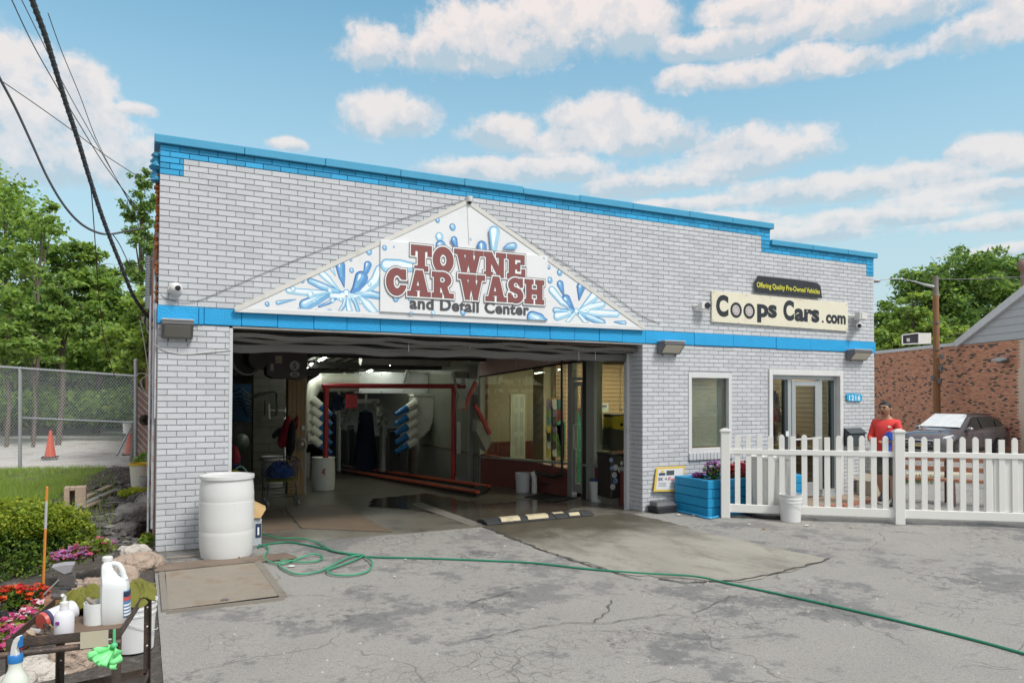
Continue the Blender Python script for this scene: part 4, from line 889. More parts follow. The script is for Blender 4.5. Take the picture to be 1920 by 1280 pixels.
ya, yb = yat(1093), yat(1074)
dd = MB().box((XW1-.005, ya, zf(ya)+.10), (XW1+.045, ya+.07, 2.02)).box((XW1-.005, yb-.10, zf(ya)+.10), (XW1+.045, yb, 2.02)).box((XW1-.005, ya+.07, 1.94), (XW1+.045, yb-.1, 2.02)).box((XW1-.005, ya+.07, zf(ya)+.1), (XW1+.045, yb-.1, zf(ya)+.26)).box((XW1-.01, ya, 2.04), (XW1+.06, yb, 2.10)).build('door', M_alg, sf, bevel=.002)
MB().box((XW1+.015, ya+.07, zf(ya)+.26), (XW1+.02, yb-.1, 1.94)).box((XW1+.015, ya, 2.10), (XW1+.02, yb, zh(yb))).build('pane', M_gl2, dd)
MB().tube([(XW1-.005, yb-.13, 1.25), (XW1-.06, yb-.13, 1.23), (XW1-.06, yb-.13, .80), (XW1-.005, yb-.13, .78)], .011, 6).tube([(XW1-.005, ya+.04, 1.25), (XW1-.06, ya+.09, 1.23), (XW1-.06, ya+.09, .80), (XW1-.005, ya+.04, .78)], .011, 6).build('handle', pm('handle_pale', (.55,.55,.5), .3), dd, True)
# ---- office behind the glass
of = thing('office_room', 'beige office lined with slat board and maroon wainscot behind the bay glass', 'room', (9, 5, 0))
M_beige = pm('beige_wall', (.36,.32,.225), .8, var=.08, vs=1); M_wain = pm('maroon_wainscot', (.13,.035,.03), .6); M_slat = pm('tan_slat', (.36,.245,.14), .6, var=.12, vs=6, stretch=(.4,.4,8))
YB = 8.0; wz = F(930, 828, YB).z
MB().mat(M_beige).box((XW1+.2, YB, wz), (11.7, YB+.1, 2.7)).mat(M_wain).box((XW1+.2, YB-.005, -.5), (11.7, YB+.1, wz-.001)).build('back_wall', None, of)
MB().box((XW1+.13, .34, -.03), (11.72, YB, .0)).box((XW1+.13, 3, -.4), (11.72, YB, -.031)).build('office_floor', pm('office_floor', (.16,.13,.10), .4), of)
MB().box((XW1+.13, .34, 2.56), (11.72, YB+.1, 2.6)).build('office_ceiling', pm('office_ceiling', (.42,.40,.33), .8), of)
p0, p1 = F(1019, 800, 5.4).x, F(1037, 800, 5.4).x
MB().box((p0, 5.4, 0), (p1, 5.9, 2.55)).build('pilaster', M_beige, of)
a, b = F(959, 856, YB-.03), F(983, 742, YB-.03)
dw = MB().box((a.x-.03, YB-.035, 0-.3), (b.x+.03, YB-.006, b.z+.05)).build('door_frame', pm('door_frame_white', (.62,.62,.52), .5), of)
dp = MB().box((a.x+.03, YB-.055, -.3), (b.x-.02, YB-.036, b.z)).build('office_door', pm('door_white', (.60,.62,.54), .5), of)
pnl = MB()
for i in range(2):
    for k in range(3): w_ = (b.x-a.x-.05)/2; x0 = a.x+.05+i*w_; pnl.box((x0+.02, YB-.062, .2+k*.62), (x0+w_-.04, YB-.0555, .2+k*.62+(.5 if k < 2 else .28)))
pnl.build('door_panel', pm('door_panel_white', (.48,.50,.44), .5), dp, kind='stuff')
def slatwall(A, B, z0, z1, n, parent, thick=.02):       # horizontal boards between two plan points
    h = (z1-z0)/n; d = Vector((B[0]-A[0], B[1]-A[1], 0)); nn = Vector((-d.y, d.x, 0)).normalized()*thick
    for i in range(n): MB().prism([Vector((A[0], A[1], z0+i*h+.006)), Vector((B[0], B[1], z0+i*h+.006)), Vector((B[0], B[1], z0+(i+1)*h-.006)), Vector((A[0], A[1], z0+(i+1)*h-.006))], nn).build('slat', M_slat, parent)
    MB().prism([Vector((A[0], A[1], z0))+nn*1.1, Vector((B[0], B[1], z0))+nn*1.1, Vector((B[0], B[1], z1))+nn*1.1, Vector((A[0], A[1], z1))+nn*1.1], nn).build('slat_backing', pm('slat_back', (.06,.04,.025), .8), parent)
slatwall((p1+.01, 5.3), (11.7, 5.3), .0, 2.5, 26, of)
slatwall((11.66, 5.29), (11.66, .5), .0, 2.5, 26, of)
M_offl = pm('lit_panel', (.8,.8,.7), emit=(1.0,.95,.78), es=42)
for i, (x, y) in enumerate(((8.9, 6.4), (9.2, 4.2), (8.4, 2.2), (10.6, 1.8), (10.9, 3.9))):  # the street entrance panel is out of sight, added to light the shop
    t = thing('ceiling_light', ['lit ceiling panel above the white six panel office door','lit ceiling panel over the magazine stand','lit ceiling panel just inside the bay glass door','lit ceiling panel added above the street entrance to light the shop','lit ceiling panel over the slat board corner'][i], 'light', (x, y, 2.55), 'office ceiling lights')
    MB().box((x-.3, y-.15, 2.538), (x+.3, y+.15, 2.557)).build('diffuser', M_offl, t)
# magazine stand
t = thing('magazine_rack', 'tall revolving wire rack full of colourful magazines behind the bay glass', 'magazine rack', F(1040, 900, 3.4)); rd = random.Random(5)
a, b = F(1025, 866, 3.4), F(1056, 762, 3.4); MB().tube([((a.x+b.x)/2, 3.5, 0), ((a.x+b.x)/2, 3.5, b.z)], .02, 6).tube([((a.x+b.x)/2, 3.5, 0.02), ((a.x+b.x)/2, 3.5, .05)], .25, 12).build('pole', M_dkst, t)
mags = [pm('mag_%s' % k, c, .4, var=.5, vs=30) for k, c in (('purple', (.16,.10,.22)), ('red', (.35,.06,.05)), ('white', (.5,.48,.45)), ('teal', (.06,.20,.22)), ('yellow', (.5,.38,.05)), ('green', (.10,.20,.05)), ('black', (.04,.04,.05)))]
nr = 7
for r in range(nr):
    for c in range(3):
        w_ = (b.x-a.x)/3; z = a.z+.1+r*(b.z-a.z)/nr; x0 = a.x+c*w_
        MB().prism([Vector((x0+.015, 3.40+.03*(c == 2), z)), Vector((x0+w_-.015, 3.40+.03*(c == 0), z)), Vector((x0+w_-.015, 3.44, z+.2)), Vector((x0+.015, 3.44, z+.2))], (0,.012,0)).build('magazine', rd.choice(mags), t)
pb(MB(), 1029, 1050, 745, 760, 3.45, .01).build('header_card', pm('tan_card', (.5,.30,.12), .7), t)
# green display board and stock on the slat board
t = thing('display_board', 'curved sea green display board standing just inside the glass door', 'display board', F(1080, 900, 1.9))
g = [F(x, y, 2.9) for x, y in ((1076,905),(1092,905),(1092,800),(1086,775),(1079,762),(1076,770))]
MB().prism(g, (0,.03,0)).build('board', pm('sea_green', (.05,.36,.20), .5), t)
g = [F(x, y, 3.2) for x, y in ((1052,866),(1058,866),(1060,790),(1046,797),(1044,793),(1058,783))]
t = thing('display_board', 'pale green and white pointed display board beside the magazine rack', 'display board', g[0])
MB().prism(g, (0,.03,0)).build('board', pm('pale_green_board', (.12,.42,.30), .5), t)
stk_ = [((1128,1141,756,772),'white card pinned high on the slat board','card',(.5,.55,.5)), ((1117,1126,760,783),'white and red packet hanging on the slat board near the mullion','packet',(.55,.5,.45)), ((1117,1125,783,798),'red packet hanging below the white packet','packet',(.4,.03,.03)),
        ((1115,1133,798,812),'dark boxed product on the slat board shelf','box',(.03,.04,.05)), ((1112,1132,826,872),'tall blue and black boxed product standing behind the near bay window','box',(.06,.10,.14)), ((1078,1090,765,785),'row of dark hanging packets seen through the bay glass door','packet',(.10,.07,.06))]
for i, (q, l, c_, col) in enumerate(stk_):
    t = thing('boxed_product' if c_ == 'box' else 'hanging_'+c_, l, c_, F(q[0], q[3], 3.0)); m = pb(MB(), *q, 3.0+.05*i, .06).build('body', pm('stock_%d' % i, col, .4, var=.5, vs=25), t); pb(MB(), q[0]+2, q[1]-3, q[2]+3, q[2]+7, 2.993+.05*i, .005).build('print', mags[(i*3) % 7], t)
# stock on the slat board behind the street entrance
for i, (z, y, l) in enumerate(((1.62, 2.1, 'black pouch hanging highest on the slat board behind the street door'), (1.25, 2.0, 'red and black pouch hanging mid height behind the street door'), (.95, 2.15, 'navy round pouch hanging lowest behind the street door'))):
    t = thing('hanging_pouch', l, 'pouch', (11.6, y, z)); MB().prism([Vector((11.5, y-.16, z)), Vector((11.5, y+.12, z+.02)), Vector((11.5, y+.14, z+.24)), Vector((11.5, y-.12, z+.27))], (.08,0,0)).build('pouch', pm('pouch_%d' % i, [(.02,.02,.02),(.10,.02,.02),(.015,.02,.05)][i], .4, var=.6, vs=20), t, bevel=.01)
for i in range(6):
    t = thing('plastic_bottle', ['green','dark red','purple','amber','white','blue'][i]+' capped bottle on the shelf behind the street door', 'bottle', (11.3, 1.0+i*.16, .80), 'bottles on the shop shelf')
    MB().lathe([(.035,0),(.038,.02),(.038,.15),(.014,.2),(.014,.24)], (11.3, 1.0+i*.16, .80), 10).build('body', pm('bottle_%d' % i, [(.02,.18,.06),(.16,.02,.03),(.10,.04,.16),(.3,.15,.03),(.5,.5,.5),(.03,.1,.3)][i], .3), t, True)
t = thing('shop_shelf', 'low shelf board under the bottles behind the street door', 'shelf', (11.3, 1.4, .7)); MB().box((11.1, .6, .76), (11.6, 2.4, .795)).build('board', M_slat, t); MB().box((11.3, .7, 0), (11.34, .74, .76)).box((11.3, 2.3, 0), (11.34, 2.34, .76)).build('leg', M_dkst, t)

# ------------------------------------------------------------------ things in the bay
M_redp = pm('red_paint_frame', (.36,.025,.03), .4, var=.25, vs=3, dirt=.3, ds=5, dcol=(.09,.02,.02))
M_ivory = pm('ivory_plastic', (.80,.80,.70), .4, var=.12, vs=2, dirt=.4, ds=3, dcol=(.28,.27,.21))
M_blun = pm('blue_nozzle', (.02,.16,.42), .4, var=.2)
YR = 7.1
t = thing('red_wash_frame', 'red painted tubular gantry spanning the wash lane', 'gantry', F(612, 905, YR)); zb = zf(YR)
xs_ = [F(611, 800, YR).x, F(850.5, 800, YR).x]; zt = F(700, 724, YR).z; ztr = F(860, 724, YR).z
MB().tube([(F(604,720,YR).x, YR, F(604,723,YR).z), (F(872,724,YR).x, YR, F(872,724,YR).z)], .055, 10).build('top_rail', M_redp, t, True)
MB().tube([(F(893,724,YR).x, YR, F(893,724,YR).z), (F(905,724,YR).x, YR, F(905,724,YR).z)], .055, 10).build('top_rail', M_redp, t, True)
for px in (611, 850.5, 901): MB().tube([(F(px,800,YR).x, YR+.002, zb), (F(px,800,YR).x, YR+.002, F(px,726,YR).z)], .06, 10).lathe([(.075,0),(.075,.04)], (F(px,800,YR).x, YR, F(px,732,YR).z), 10).build('post', M_redp, t, True)
t = thing('arch_post', 'grey steel upright standing between the red posts', 'post', F(884, 905, YR-.2)); pb(MB(), 880, 888, 738, 905, YR-.2, .10).build('post', M_alg, t); pb(MB(), 856, 900, 892, 905, YR-.15, .08).build('foot', M_alg, t); pb(MB(), 858, 864, 790, 850, YR-.2, .05).build('light_strip', pm('pale_strip2', (.5,.52,.5), .4), t)
t = thing('wash_arm', 'hinged red wash arm with grey box hanging at the end of the gantry', 'wash arm', F(905, 780, 6.2)); Y = 6.2
P = lambda x, y, yy=6.2: F(x, y, yy)
MB().bar(P(892,716), P(868,768), .10, .07).build('upper_arm', M_redp, t); MB().bar(P(890,758), P(918,813), .10, .07).build('lower_arm', M_redp, t)
MB().prism([P(895,785),(P(915,815)),P(921,818),P(921,830),P(912,845),P(893,808)], (0,.25,0)).build('grey_box', pm('box_grey', (.22,.22,.20), .5), t)
MB().tube([P(911,845), P(913,865), P(916,890), P(915,905), P(910,906)], .014, 6).build('strap', pm('tan_strap', (.20,.12,.04), .7), t, True)
mm_ = MB().mat(pm('machine_grey', (.20,.20,.18), .5, .3, dirt=.5)); pb(mm_, 852, 888, 697, 708, 6.1, .2); pb(mm_, 880, 896, 684, 710, 6.0, .25); pb(mm_, 866, 872, 710, 722, 6.1, .1); mm_.tube([P(850,700), P(856,730), P(864,752)], .03, 8); pb(mm_, 858, 872, 745, 765, 6.1, .12); mm_.build('drive_unit', None, t)
# blowers
t = thing('blower_duct', 'white blower with five blue tipped nozzles right of the lane', 'blower', F(795, 880, 9.6)); Y = 9.6
prof = [(778,741),(816,741),(816,775),(813,792),(807,806),(797,817),(786,825),(778,826)]
MB().prism([F(x, y, Y) for x, y in prof], (0,.55,0)).build('hopper', M_ivory, t, bevel=.05)
pb(MB(), 776, 819, 738, 743, Y-.03, .62).build('rim', M_ivory, t, bevel=.01)
def nozzles(t, starts, d, Y):
    for (x, y) in starts:
        a = F(x, y, Y); b = F(x+d[0]*.45, y+d[1]*.45, Y-.05); c = F(x+d[0], y+d[1], Y-.12)
        n_ = MB().tube([a, b], [.115, .10], 14).build('nozzle', M_ivory, t, True); MB().tube([b, c], [.098, .062], 14).build('nozzle_tip', M_blun, n_, True)
nozzles(t, [(780, 755+i*17.5) for i in range(5)], (-38, 22), Y-.05)
t = thing('blower_duct', 'white blower with blue tipped nozzles beside the wooden post', 'blower', F(580, 880, 9.6))
MB().tube([F(670,717,9.9), F(600,717,9.9)], .24, 16).lathe([(.26,0),(.26,.06)], F(644,717,9.9), 16, axis=(1,0,0)).build('duct', M_ivory, t, True)
MB().tube([F(606,717,9.9), F(589,724,9.8), F(582,745,9.7), F(580,790,9.7), F(582,832,9.7)], [.22,.18,.13,.12,.07], 14).build('elbow', M_ivory, t, True)
nozzles(t, [(585, 748+i*18) for i in range(5)], (36, 30), 9.6)
t = thing('duct_box', 'long white sheet metal duct box above the wash lane', 'duct', F(735, 720, 10)); pb(MB(), 673, 803, 699, 737, 10.0, .5).build('box', pm('duct_white', (.74,.75,.75), .4, dirt=.3), t, bevel=.01)
sc_ = MB()
for px in (676, 715, 757, 799):
    for py in (702, 734): p = F(px, py, 9.995); sc_.ball(p, .015, 6, 4)
sc_.build('bolts', M_dkst, t, kind='stuff'); MB().bar(F(757,717,9.9), F(765,690,9.9), .07).build('hanger', M_alg, t)
t = thing('roller_housing', 'grey hooded roller housing hung under the bay ceiling', 'roller housing', F(760, 680, 6.6)); pb(MB(), 680, 845, 673, 683, 6.6, .15).build('lower_tube', pm('hood_grey', (.30,.30,.27), .4, .3, dirt=.4), t, bevel=.02)
pb(MB(), 690, 845, 661, 667, 6.7, .2).build('hood', M_lampt, t); pb(MB(), 683, 845, 667, 673, 6.75, .1).build('slot', M_dkst, t); MB().lathe([(.14,0),(.14,.05),(.11,.05)], F(680,673,6.7), 16, axis=(-1,0,0)).build('end_cap', M_alg, t)
# hanging cloth brushes
M_cloth = pm('navy_mop_cloth', (.010,.018,.045), .9, var=.5, vs=12)
def mop(px0, px1, py0, py1, Y, label, m=M_cloth):
    t = thing('cloth_brush', label, 'brush', F((px0+px1)/2, py1, Y), 'hanging cloth brushes'); c = F((px0+px1)/2, py0, Y); w = abs(F(px1, py0, Y).x-F(px0, py0, Y).x)/2; H = c.z-F(px0, py1, Y).z
    rd = random.Random(int(px0)); b = MB()
    for k in range(46):
        a = rd.random()*2*pi; r = w*(.55+.5*rd.random()); b.bar((c.x+w*.5*cos(a), Y+w*.5*sin(a), c.z-.06*rd.random()), (c.x+r*cos(a), Y+r*sin(a), c.z-H*(.82+.18*rd.random())), .10, .015, up=(cos(a), sin(a), 0))
    b.lathe([(w*.15,.05),(w*.45,0),(w*.62,-.15),(w*.8,-H*.5),(w*.95,-H*.95)], (c.x, Y, c.z), 12); b.build('strips', m, t, kind='stuff'); MB().tube([c, c+Vector((0,0,.5))], .04, 8).build('shaft', M_alg, t)
mop(664, 708, 772, 884, 11.5, 'bushy navy cloth brush hanging in the middle of the lane'); mop(617, 642, 778, 880, 12.0, 'dark cloth brush behind the left red post'); mop(618, 652, 742, 770, 11, 'short dark cloth curtain high on the left of the lane')
M_mach = pm('dark_machine', (.05,.05,.048), .5, .3, var=.4, dirt=.4)
for i, (q, Y, l) in enumerate([((730,750,803,882),11,'black machine cabinet left of the steel tank'), ((716,724,785,884),10.6,'slim grey machine upright right of the navy brush'), ((634,640,770,884),10.6,'slim grey machine upright left of the navy brush'), ((655,664,798,870),12.5,'short black control column behind the navy brush'), ((648,712,748,756),10.4,'pale cross beam carrying the navy brush'), ((840,848,745,880),9.2,'dark guide post against the cream wall')]):
    t = thing('machine_part', l, 'machine', F(q[0], q[3], Y)); pb(MB(), *q, Y, .25).build('body', [M_mach, M_alg, M_alg, M_mach, M_alg, M_mach][i], t, bevel=.01); pb(MB(), q[0]+1, q[1]-1, q[2]+3, q[2]+6, Y-.01, .008).build('plate', M_alg, t)
t = thing('brush_arm', 'tangle of grey hydraulic arms over the navy brush', 'machine', F(720, 800, 10.4)); b = MB().mat(pm('arm_grey', (.14,.14,.12), .5, .4))
rd = random.Random(8)
for k in range(22): x, y = 708+rd.random()*16, 752+rd.random()*44; b.bar(F(x, y, 10.3), F(x+rd.uniform(-8,12), y+rd.uniform(6,18), 10.2), .05, .03)
for k in range(16): x, y = 642+rd.random()*22, 762+rd.random()*30; b.bar(F(x, y, 10.3), F(x+rd.uniform(-10,10), y+rd.uniform(-4,14), 10.2), .05, .03)
b.bar(F(700,752,10.4), F(724,790,10.2), .09); b.bar(F(652,752,10.4), F(640,800,10.2), .07); b.build('arms', None, t, kind='stuff')
t = thing('red_bracket', 'red box bracket hanging under the duct box', 'bracket', F(661, 750, 9)); pb(MB(), 652, 670, 739, 765, 9.2, .2).build('box', M_redp, t, bevel=.01)
t = thing('steel_tank', 'tall stainless steel tank below the right blower', 'tank', F(782, 880, 10.6)); c = F(782, 880, 10.9); MB().lathe([(.26,0),(.27,.02),(.27,1.25),(.20,1.32)], (c.x, c.y, zf(10.9)), 24).build('shell', pm('stainless', (.35,.34,.31), .28, .9, var=.25, vs=1.5, stretch=(6,6,.4)), t, True)
# conveyor
M_or = pm('conveyor_red', (.50,.08,.035), .4, var=.35, vs=2, dirt=.4, ds=4, dcol=(.08,.03,.02))
t = thing('conveyor_guide', 'long red steel conveyor guide rails running into the wash lane', 'conveyor', GI(918, 917))
for (p, q, z) in (((918,911),(628,870),.09), ((896,922),(630,878),.10)):
    a, b = GI(*p, z), GI(*q, z); a.z = zf(a.y)+z; b.z = zf(b.y)+z; d = (b-a).normalized()
    MB().bar(a, b, .085, .05).build('rail', M_or, t, bevel=.006); MB().bar(a-Vector((0,0,.055)), b-Vector((0,0,.055)), .05, .06).build('rail_base', M_dkst, t)
a = GI(905, 925); MB().prism([GI(896,930), GI(916,924), GI(905,916), GI(889,920)], (0,0,.09)).build('end_block', M_dkst, t)
# wooden post, cabinet and hung clothes
YC = 6.4
t = thing('wooden_post', 'wide brown plank boxed post with pale corner strip inside the bay', 'post', (F(557,925,YC).x, YC, zf(YC)))
x0, x1 = F(540, 800, YC).x, F(572, 800, YC).x; M_ply = pm('brown_plank', (.36,.23,.11), .6, var=.35, vs=4, stretch=(9,9,.35), dirt=.4)
for i in range(4): a = x0+i*(x1-x0)/4; MB().box((a+.003, YC+.004*(i % 2), zf(YC)), (a+(x1-x0)/4-.003, YC+.3, 2.6)).build('plank', M_ply, t)
MB().box((x1, YC-.006, zf(YC)), (x1+.025, YC+.3, 2.6)).build('corner_strip', pm('strip_pale', (.42,.42,.38), .5), t)
pb(MB(), 566, 571, 798, 806, YC-.03, .03).build('outlet', M_cw, t)
t = thing('control_cabinet', 'dark brown hanging cabinet with two round white stickers', 'cabinet', F(540, 690, YC)); YQ = 6.0
MB().prism([F(x, y, YQ) for x, y in ((500,654),(577,656),(576,705),(566,711),(512,709),(500,702))], (0,.4,0)).build('cabinet', pm('cabinet_brown', (.045,.028,.024), .4, var=.2), t, bevel=.01)
for (px, py, rx, ry) in ((552.5,685.5,8,8),(552.5,701.5,7.5,4.5)):
    c = F(px, py, YQ-.01); k = abs(F(px+1, py, YQ).x-c.x); st = MB().mat(pm('sticker_grey', (.42,.42,.40), .5)); contour(st, ell_(c.x, c.z, rx*k, ry*k), c.x-rx*k, c.x+rx*k, c.z-ry*k, c.z+ry*k, .012, lambda x, z: (x, YQ-.008, z))
    st.mat(M_ink)
    text_on(st, 'S' if ry > 5 else 'HYDRO'[:0]+'o', c.x-(2.5 if ry > 5 else 4)*k, c.z-ry*k*.55, c.x+(2.5 if ry > 5 else 4)*k, c.z+ry*k*.55, lambda x, z: (x, YQ-.0095, z), .02); st.build('sticker', None, t)
pb(MB(), 516, 529, 667, 681, YQ-.02, .015).build('paper', pm('paper_cream', (.38,.36,.28), .7), t); pb(MB(), 517, 529, 655, 659, YQ-.02, .015).build('yellow_label', pm('label_yellow', (.45,.32,.05), .6), t); pb(MB(), 507, 513, 682, 695, YQ-.02, .02).build('switch', pm('switch_pale', (.4,.4,.38), .5), t)
t = thing('motor_fan', 'dark round fan housing with pale rim high in the left corner of the bay', 'fan', F(462, 680, 5.5)); c = F(462, 672, 5.5)
MB().lathe([(.30,0),(.32,.02),(.32,.06),(.29,.08)], c, 24, axis=(.3,-1,0), caps=(False, False)).build('rim', pm('rim_pale', (.28,.30,.29), .4), t, True); MB().lathe([(.05,0),(.28,.02)], c, 20, axis=(.3,-1,0)).build('guard', M_dkst, t); MB().lathe([(.20,0),(.20,.2)], c+Vector((.14,.0,0)), 16, axis=(.3,-1,0)).build('motor', M_mach, t)
t = thing('block_pier', 'grimy grey block pier on the left side of the bay', 'pier', F(505, 905, 9.5)); YP = 9.5
M_blk = pm('grimy_block', (.15,.145,.125), .8, var=.3, vs=2, bump=.4, dirt=.7, ds=2, dcol=(.06,.055,.05))
a, b = F(474, 900, YP), F(536, 700, YP); zz = zf(YP); r = 0
while zz < 2.5:
    MB().box((a.x, YP, zz+.005), (b.x if r % 2 else (a.x+b.x)/2-.003, YP+.3, zz+.195)).build('block', M_blk, t)
    if not r % 2: MB().box(((a.x+b.x)/2+.003, YP+.002, zz+.005), (b.x, YP+.3, zz+.195)).build('block', M_blk, t)
    zz += .2; r += 1
t = thing('wall_bracket', 'bent dark pipe bracket arms fixed to the grimy block pier', 'bracket', F(500, 740, 9.2)); MB().tube([F(x, y, 9.3) for x, y in ((470,748),(485,738),(515,733),(519,738),(519,770),(516,780))], .03, 8).tube([F(x, y, 9.3) for x, y in ((497,750),(496,778))], .02, 6).build('pipe', M_mach, t, True); MB().tube([F(503,757,9.2), F(504,785,9.2)], .04, 8).build('canister', M_alg, t, True)
t = thing('blue_tarp_shelf', 'bright blue panel and hoses in the left back of the bay', 'panel', F(452, 790, 11)); M_bt = pm('deep_blue_panel', (.008,.06,.15), .5, var=.4, vs=3)
for i in range(4): pb(MB(), 430, 472, 720+i*18, 737+i*18, 11+.02*(i % 2), .05).build('panel', M_bt, t)
b = MB().mat(M_mach)
for i in range(7): b.tube([F(436+i*4, 735+i*6, 10.8), F(452+i*2, 728+i*9, 10.7), F(474, 745+i*5, 10.8)], .02, 6)
b.build('hoses', None, t, kind='stuff')
t = thing('compressor', 'grey green round tank with small motor in the left of the bay', 'compressor', F(445, 880, 8)); c = F(448, 828, 8); MB().ball(c, (.22,.3,.2), 14, 10).build('tank', pm('tank_grey', (.10,.12,.10), .4), t, True); MB().cbox(c+Vector((0,0,.27)), (.2,.15,.15)).build('motor', M_mach, t); MB().tube([c+Vector((0,0,-.5)), c], .03).build('leg', M_mach, t)
def hanging(name, label, pts, Y, m, depth=.14, seed=0, extra=None):   # garment outline with folds
    rd = random.Random(seed); t = thing(name, label, 'jacket', F(*pts[0], Y), 'jackets hung on the post'); P = [F(x, y, Y) for x, y in pts]; c = sum(P, Vector())/len(P); b = MB(); n = len(P)
    rings = [(0.0, 1.0), (-.5, .82), (-.8, .55)]
    vs = []
    for dy, sc in rings:
        for i, p in enumerate(P): q = c+(p-c)*sc; vs.append((q.x, Y+dy*depth+.03*sin(i*2.3+dy*3), q.z))
    vs.append((c.x, Y-depth, c.z)); fs = []
    for k in range(2):
        for i in range(n): j = (i+1) % n; fs.append((k*n+i, k*n+j, (k+1)*n+j, (k+1)*n+i))
    for i in range(n): fs.append((2*n+i, 2*n+(i+1) % n, 3*n))
    fs.append(tuple(range(n))); b.add(vs, fs); o = b.build('body', m, t, True)
    md = o.modifiers.new('s', 'SUBSURF'); md.levels = md.render_levels = 2
    return t
M_rj = pm('red_fabric', (.24,.012,.025), .8, var=.35, vs=9); M_kj = pm('black_fabric', (.008,.008,.010), .85, var=.3)
t = hanging('jacket', 'red jacket with long sleeves hanging from the wooden post', [(541,769),(549,778),(547,800),(543,830),(537,846),(533,838),(529,846),(524,842),(518,838),(517,826),(526,800),(533,782)], 6.25, M_rj, seed=1)
t2 = hanging('jacket', 'black coat hanging over the red jacket on the wooden post', [(548,778),(555,782),(555,815),(553,850),(547,852),(544,868),(539,868),(537,850),(535,845),(538,815),(541,790)], 6.1, M_kj, seed=2)
t3 = hanging('jacket', 'small red garment hanging on the right of the black coat', [(557,774),(561,779),(560,790),(557,808),(553,806),(550,797),(549,790)], 6.3, M_rj, .08, seed=3)
t4 = hanging('jacket', 'dark green coat tail hanging left of the red jacket', [(528,795),(531,805),(520,822),(510,824),(507,818),(512,808)], 6.35, pm('dark_green_fabric', (.008,.035,.03), .85), .08, seed=4)
for t_ in (t, t2, t3, t4): p = t_.location; MB().tube([p+Vector((0,-.06,-.02)), p+Vector((0,.05,.03))], .008, 6).build('hook', M_alg, t_)
t = thing('hose_coil', 'coil of pale hose hanging on the front of the wooden post', 'hose', F(567, 834, YC-.06)); b = MB()
for k in range(6):
    c = F(567, 834, YC-.05-.012*k); ra = .105-.006*k; pts = [c+Vector((ra*cos(a)*.9, 0, ra*1.35*sin(a))) for a in np.linspace(0, 2*pi, 20)]; b.tube(pts, .008, 6)
b.tube([F(562,840,YC-.05), F(561,855,YC-.05), F(566,872,YC-.04), F(570,885,YC-.03)], .007, 6); b.build('hose', pm('hose_pale', (.33,.33,.30), .5), t, True, kind='stuff'); pb(MB(), 565, 570, 829, 835, YC-.13, .03).build('clip', M_cw, t)
# drums
M_drum = pm('white_drum_plastic', (.66,.665,.65), .42, var=.03, vs=1.5, bump=.05, bs=12, dirt=.35, ds=2.2, dth=.58, dcol=(.48,.48,.46))
def drum(name, label, x, y, z, r, h, m=M_drum, mark=None, parts=True):
    t = thing(name, label, 'drum', (x, y, z), 'white plastic drums'); s = h/.89; q = r/.29
    pr = [(.24,0),(.262,.012),(.270,.05),(.279,.12),(.285,.25),(.2855,.294),(.2842,.30),(.2855,.306),(.287,.40),(.287,.60),(.2862,.614),(.2846,.62),(.2858,.626),(.284,.70),(.277,.79),(.268,.845),(.268,.852)]
    MB().lathe([(a*q, b*s) for a, b in pr], (x, y, z), 48).build('barrel', m, t, True)
    MB().lathe([(a*q, b*s) for a, b in [(.262,.850),(.286,.853),(.2865,.888),(.272,.89),(.270,.872),(.0,.872)]], (x, y, z), 48, caps=(False, False)).build('rim', m, t, True)
    return t
c = G(426, 1053); D0 = drum('plastic_drum', 'large white plastic drum standing in front of the left brick pier', c.x+.02, c.y+.29, 0, .287, .895)
MB().ball((c.x+.12, c.y+.01, .035), .008, 6, 4).build('drain_plug', M_dkst, D0)
c = GI(606, 918); k = (c-Vector(C0)).length
t = drum('plastic_drum', 'small white plastic drum beside the wooden post with a red mark', c.x, c.y, zf(c.y), .255, .72)
MB().bar(F(606,880,c.y-.262), F(609,890,c.y-.262), .03, .004, up=(0,1,0)).bar(F(610,878,c.y-.263), F(604,887,c.y-.263), .03, .004, up=(0,1,0)).build('red_mark', pm('mark_red', (.4,.08,.07), .6), t)
c = GI(516, 918); drum('plastic_drum', 'white plastic drum half hidden behind the shopping cart', c.x, c.y+.4, zf(c.y), .24, .72)
c = GI(590, 905); drum('plastic_drum', 'white drum peeking out between the post and small drum', c.x+.1, c.y+2.2, zf(c.y+2.2), .24, .68)
# shopping cart
c = GI(524, 946); t = thing('shopping_cart', 'small wire shopping cart holding blue cloths on four caster wheels', 'cart', (c.x, c.y, zf(c.y))); z0 = zf(c.y); X0, X1, Y0 = c.x-.26, c.x+.27, c.y-.12
M_cart = pm('cart_steel', (.09,.09,.10), .4, .6, dirt=.4, dcol=(.10,.05,.03))
b = MB(); zt_, zb_ = z0+.80, z0+.42
for k in range(16): x = X0+(X1-X0)*k/15; b.tube([(x+(.0), Y0-.1, zb_+.06), (x, Y0-.16, zt_)], .0045, 5)
for k in range(3): z = zb_+.06+(zt_-zb_-.06)*k/3; b.tube([(X0, Y0-.11-.02*k, z), (X1, Y0-.11-.02*k, z), (X1+.02, Y0+.45, z+.02), (X0-.0, Y0+.45, z+.02), (X0, Y0-.11-.02*k, z)], .005, 5)
for k in range(8): y = Y0-.1+.55*k/7; b.tube([(X1, y, zb_+.06), (X1+.03, y, zt_)], .0045, 5).tube([(X0, y, zb_+.06), (X0-.02, y, zt_)], .0045, 5)
b.build('basket', M_cart, t, kind='stuff'); MB().tube([(X0-.03, Y0-.17, zt_), (X1+.03, Y0-.17, zt_), (X1+.05, Y0+.48, zt_+.02), (X0-.05, Y0+.48, zt_+.02), (X0-.03, Y0-.17, zt_)], .012, 8).build('rim', M_cart, t)
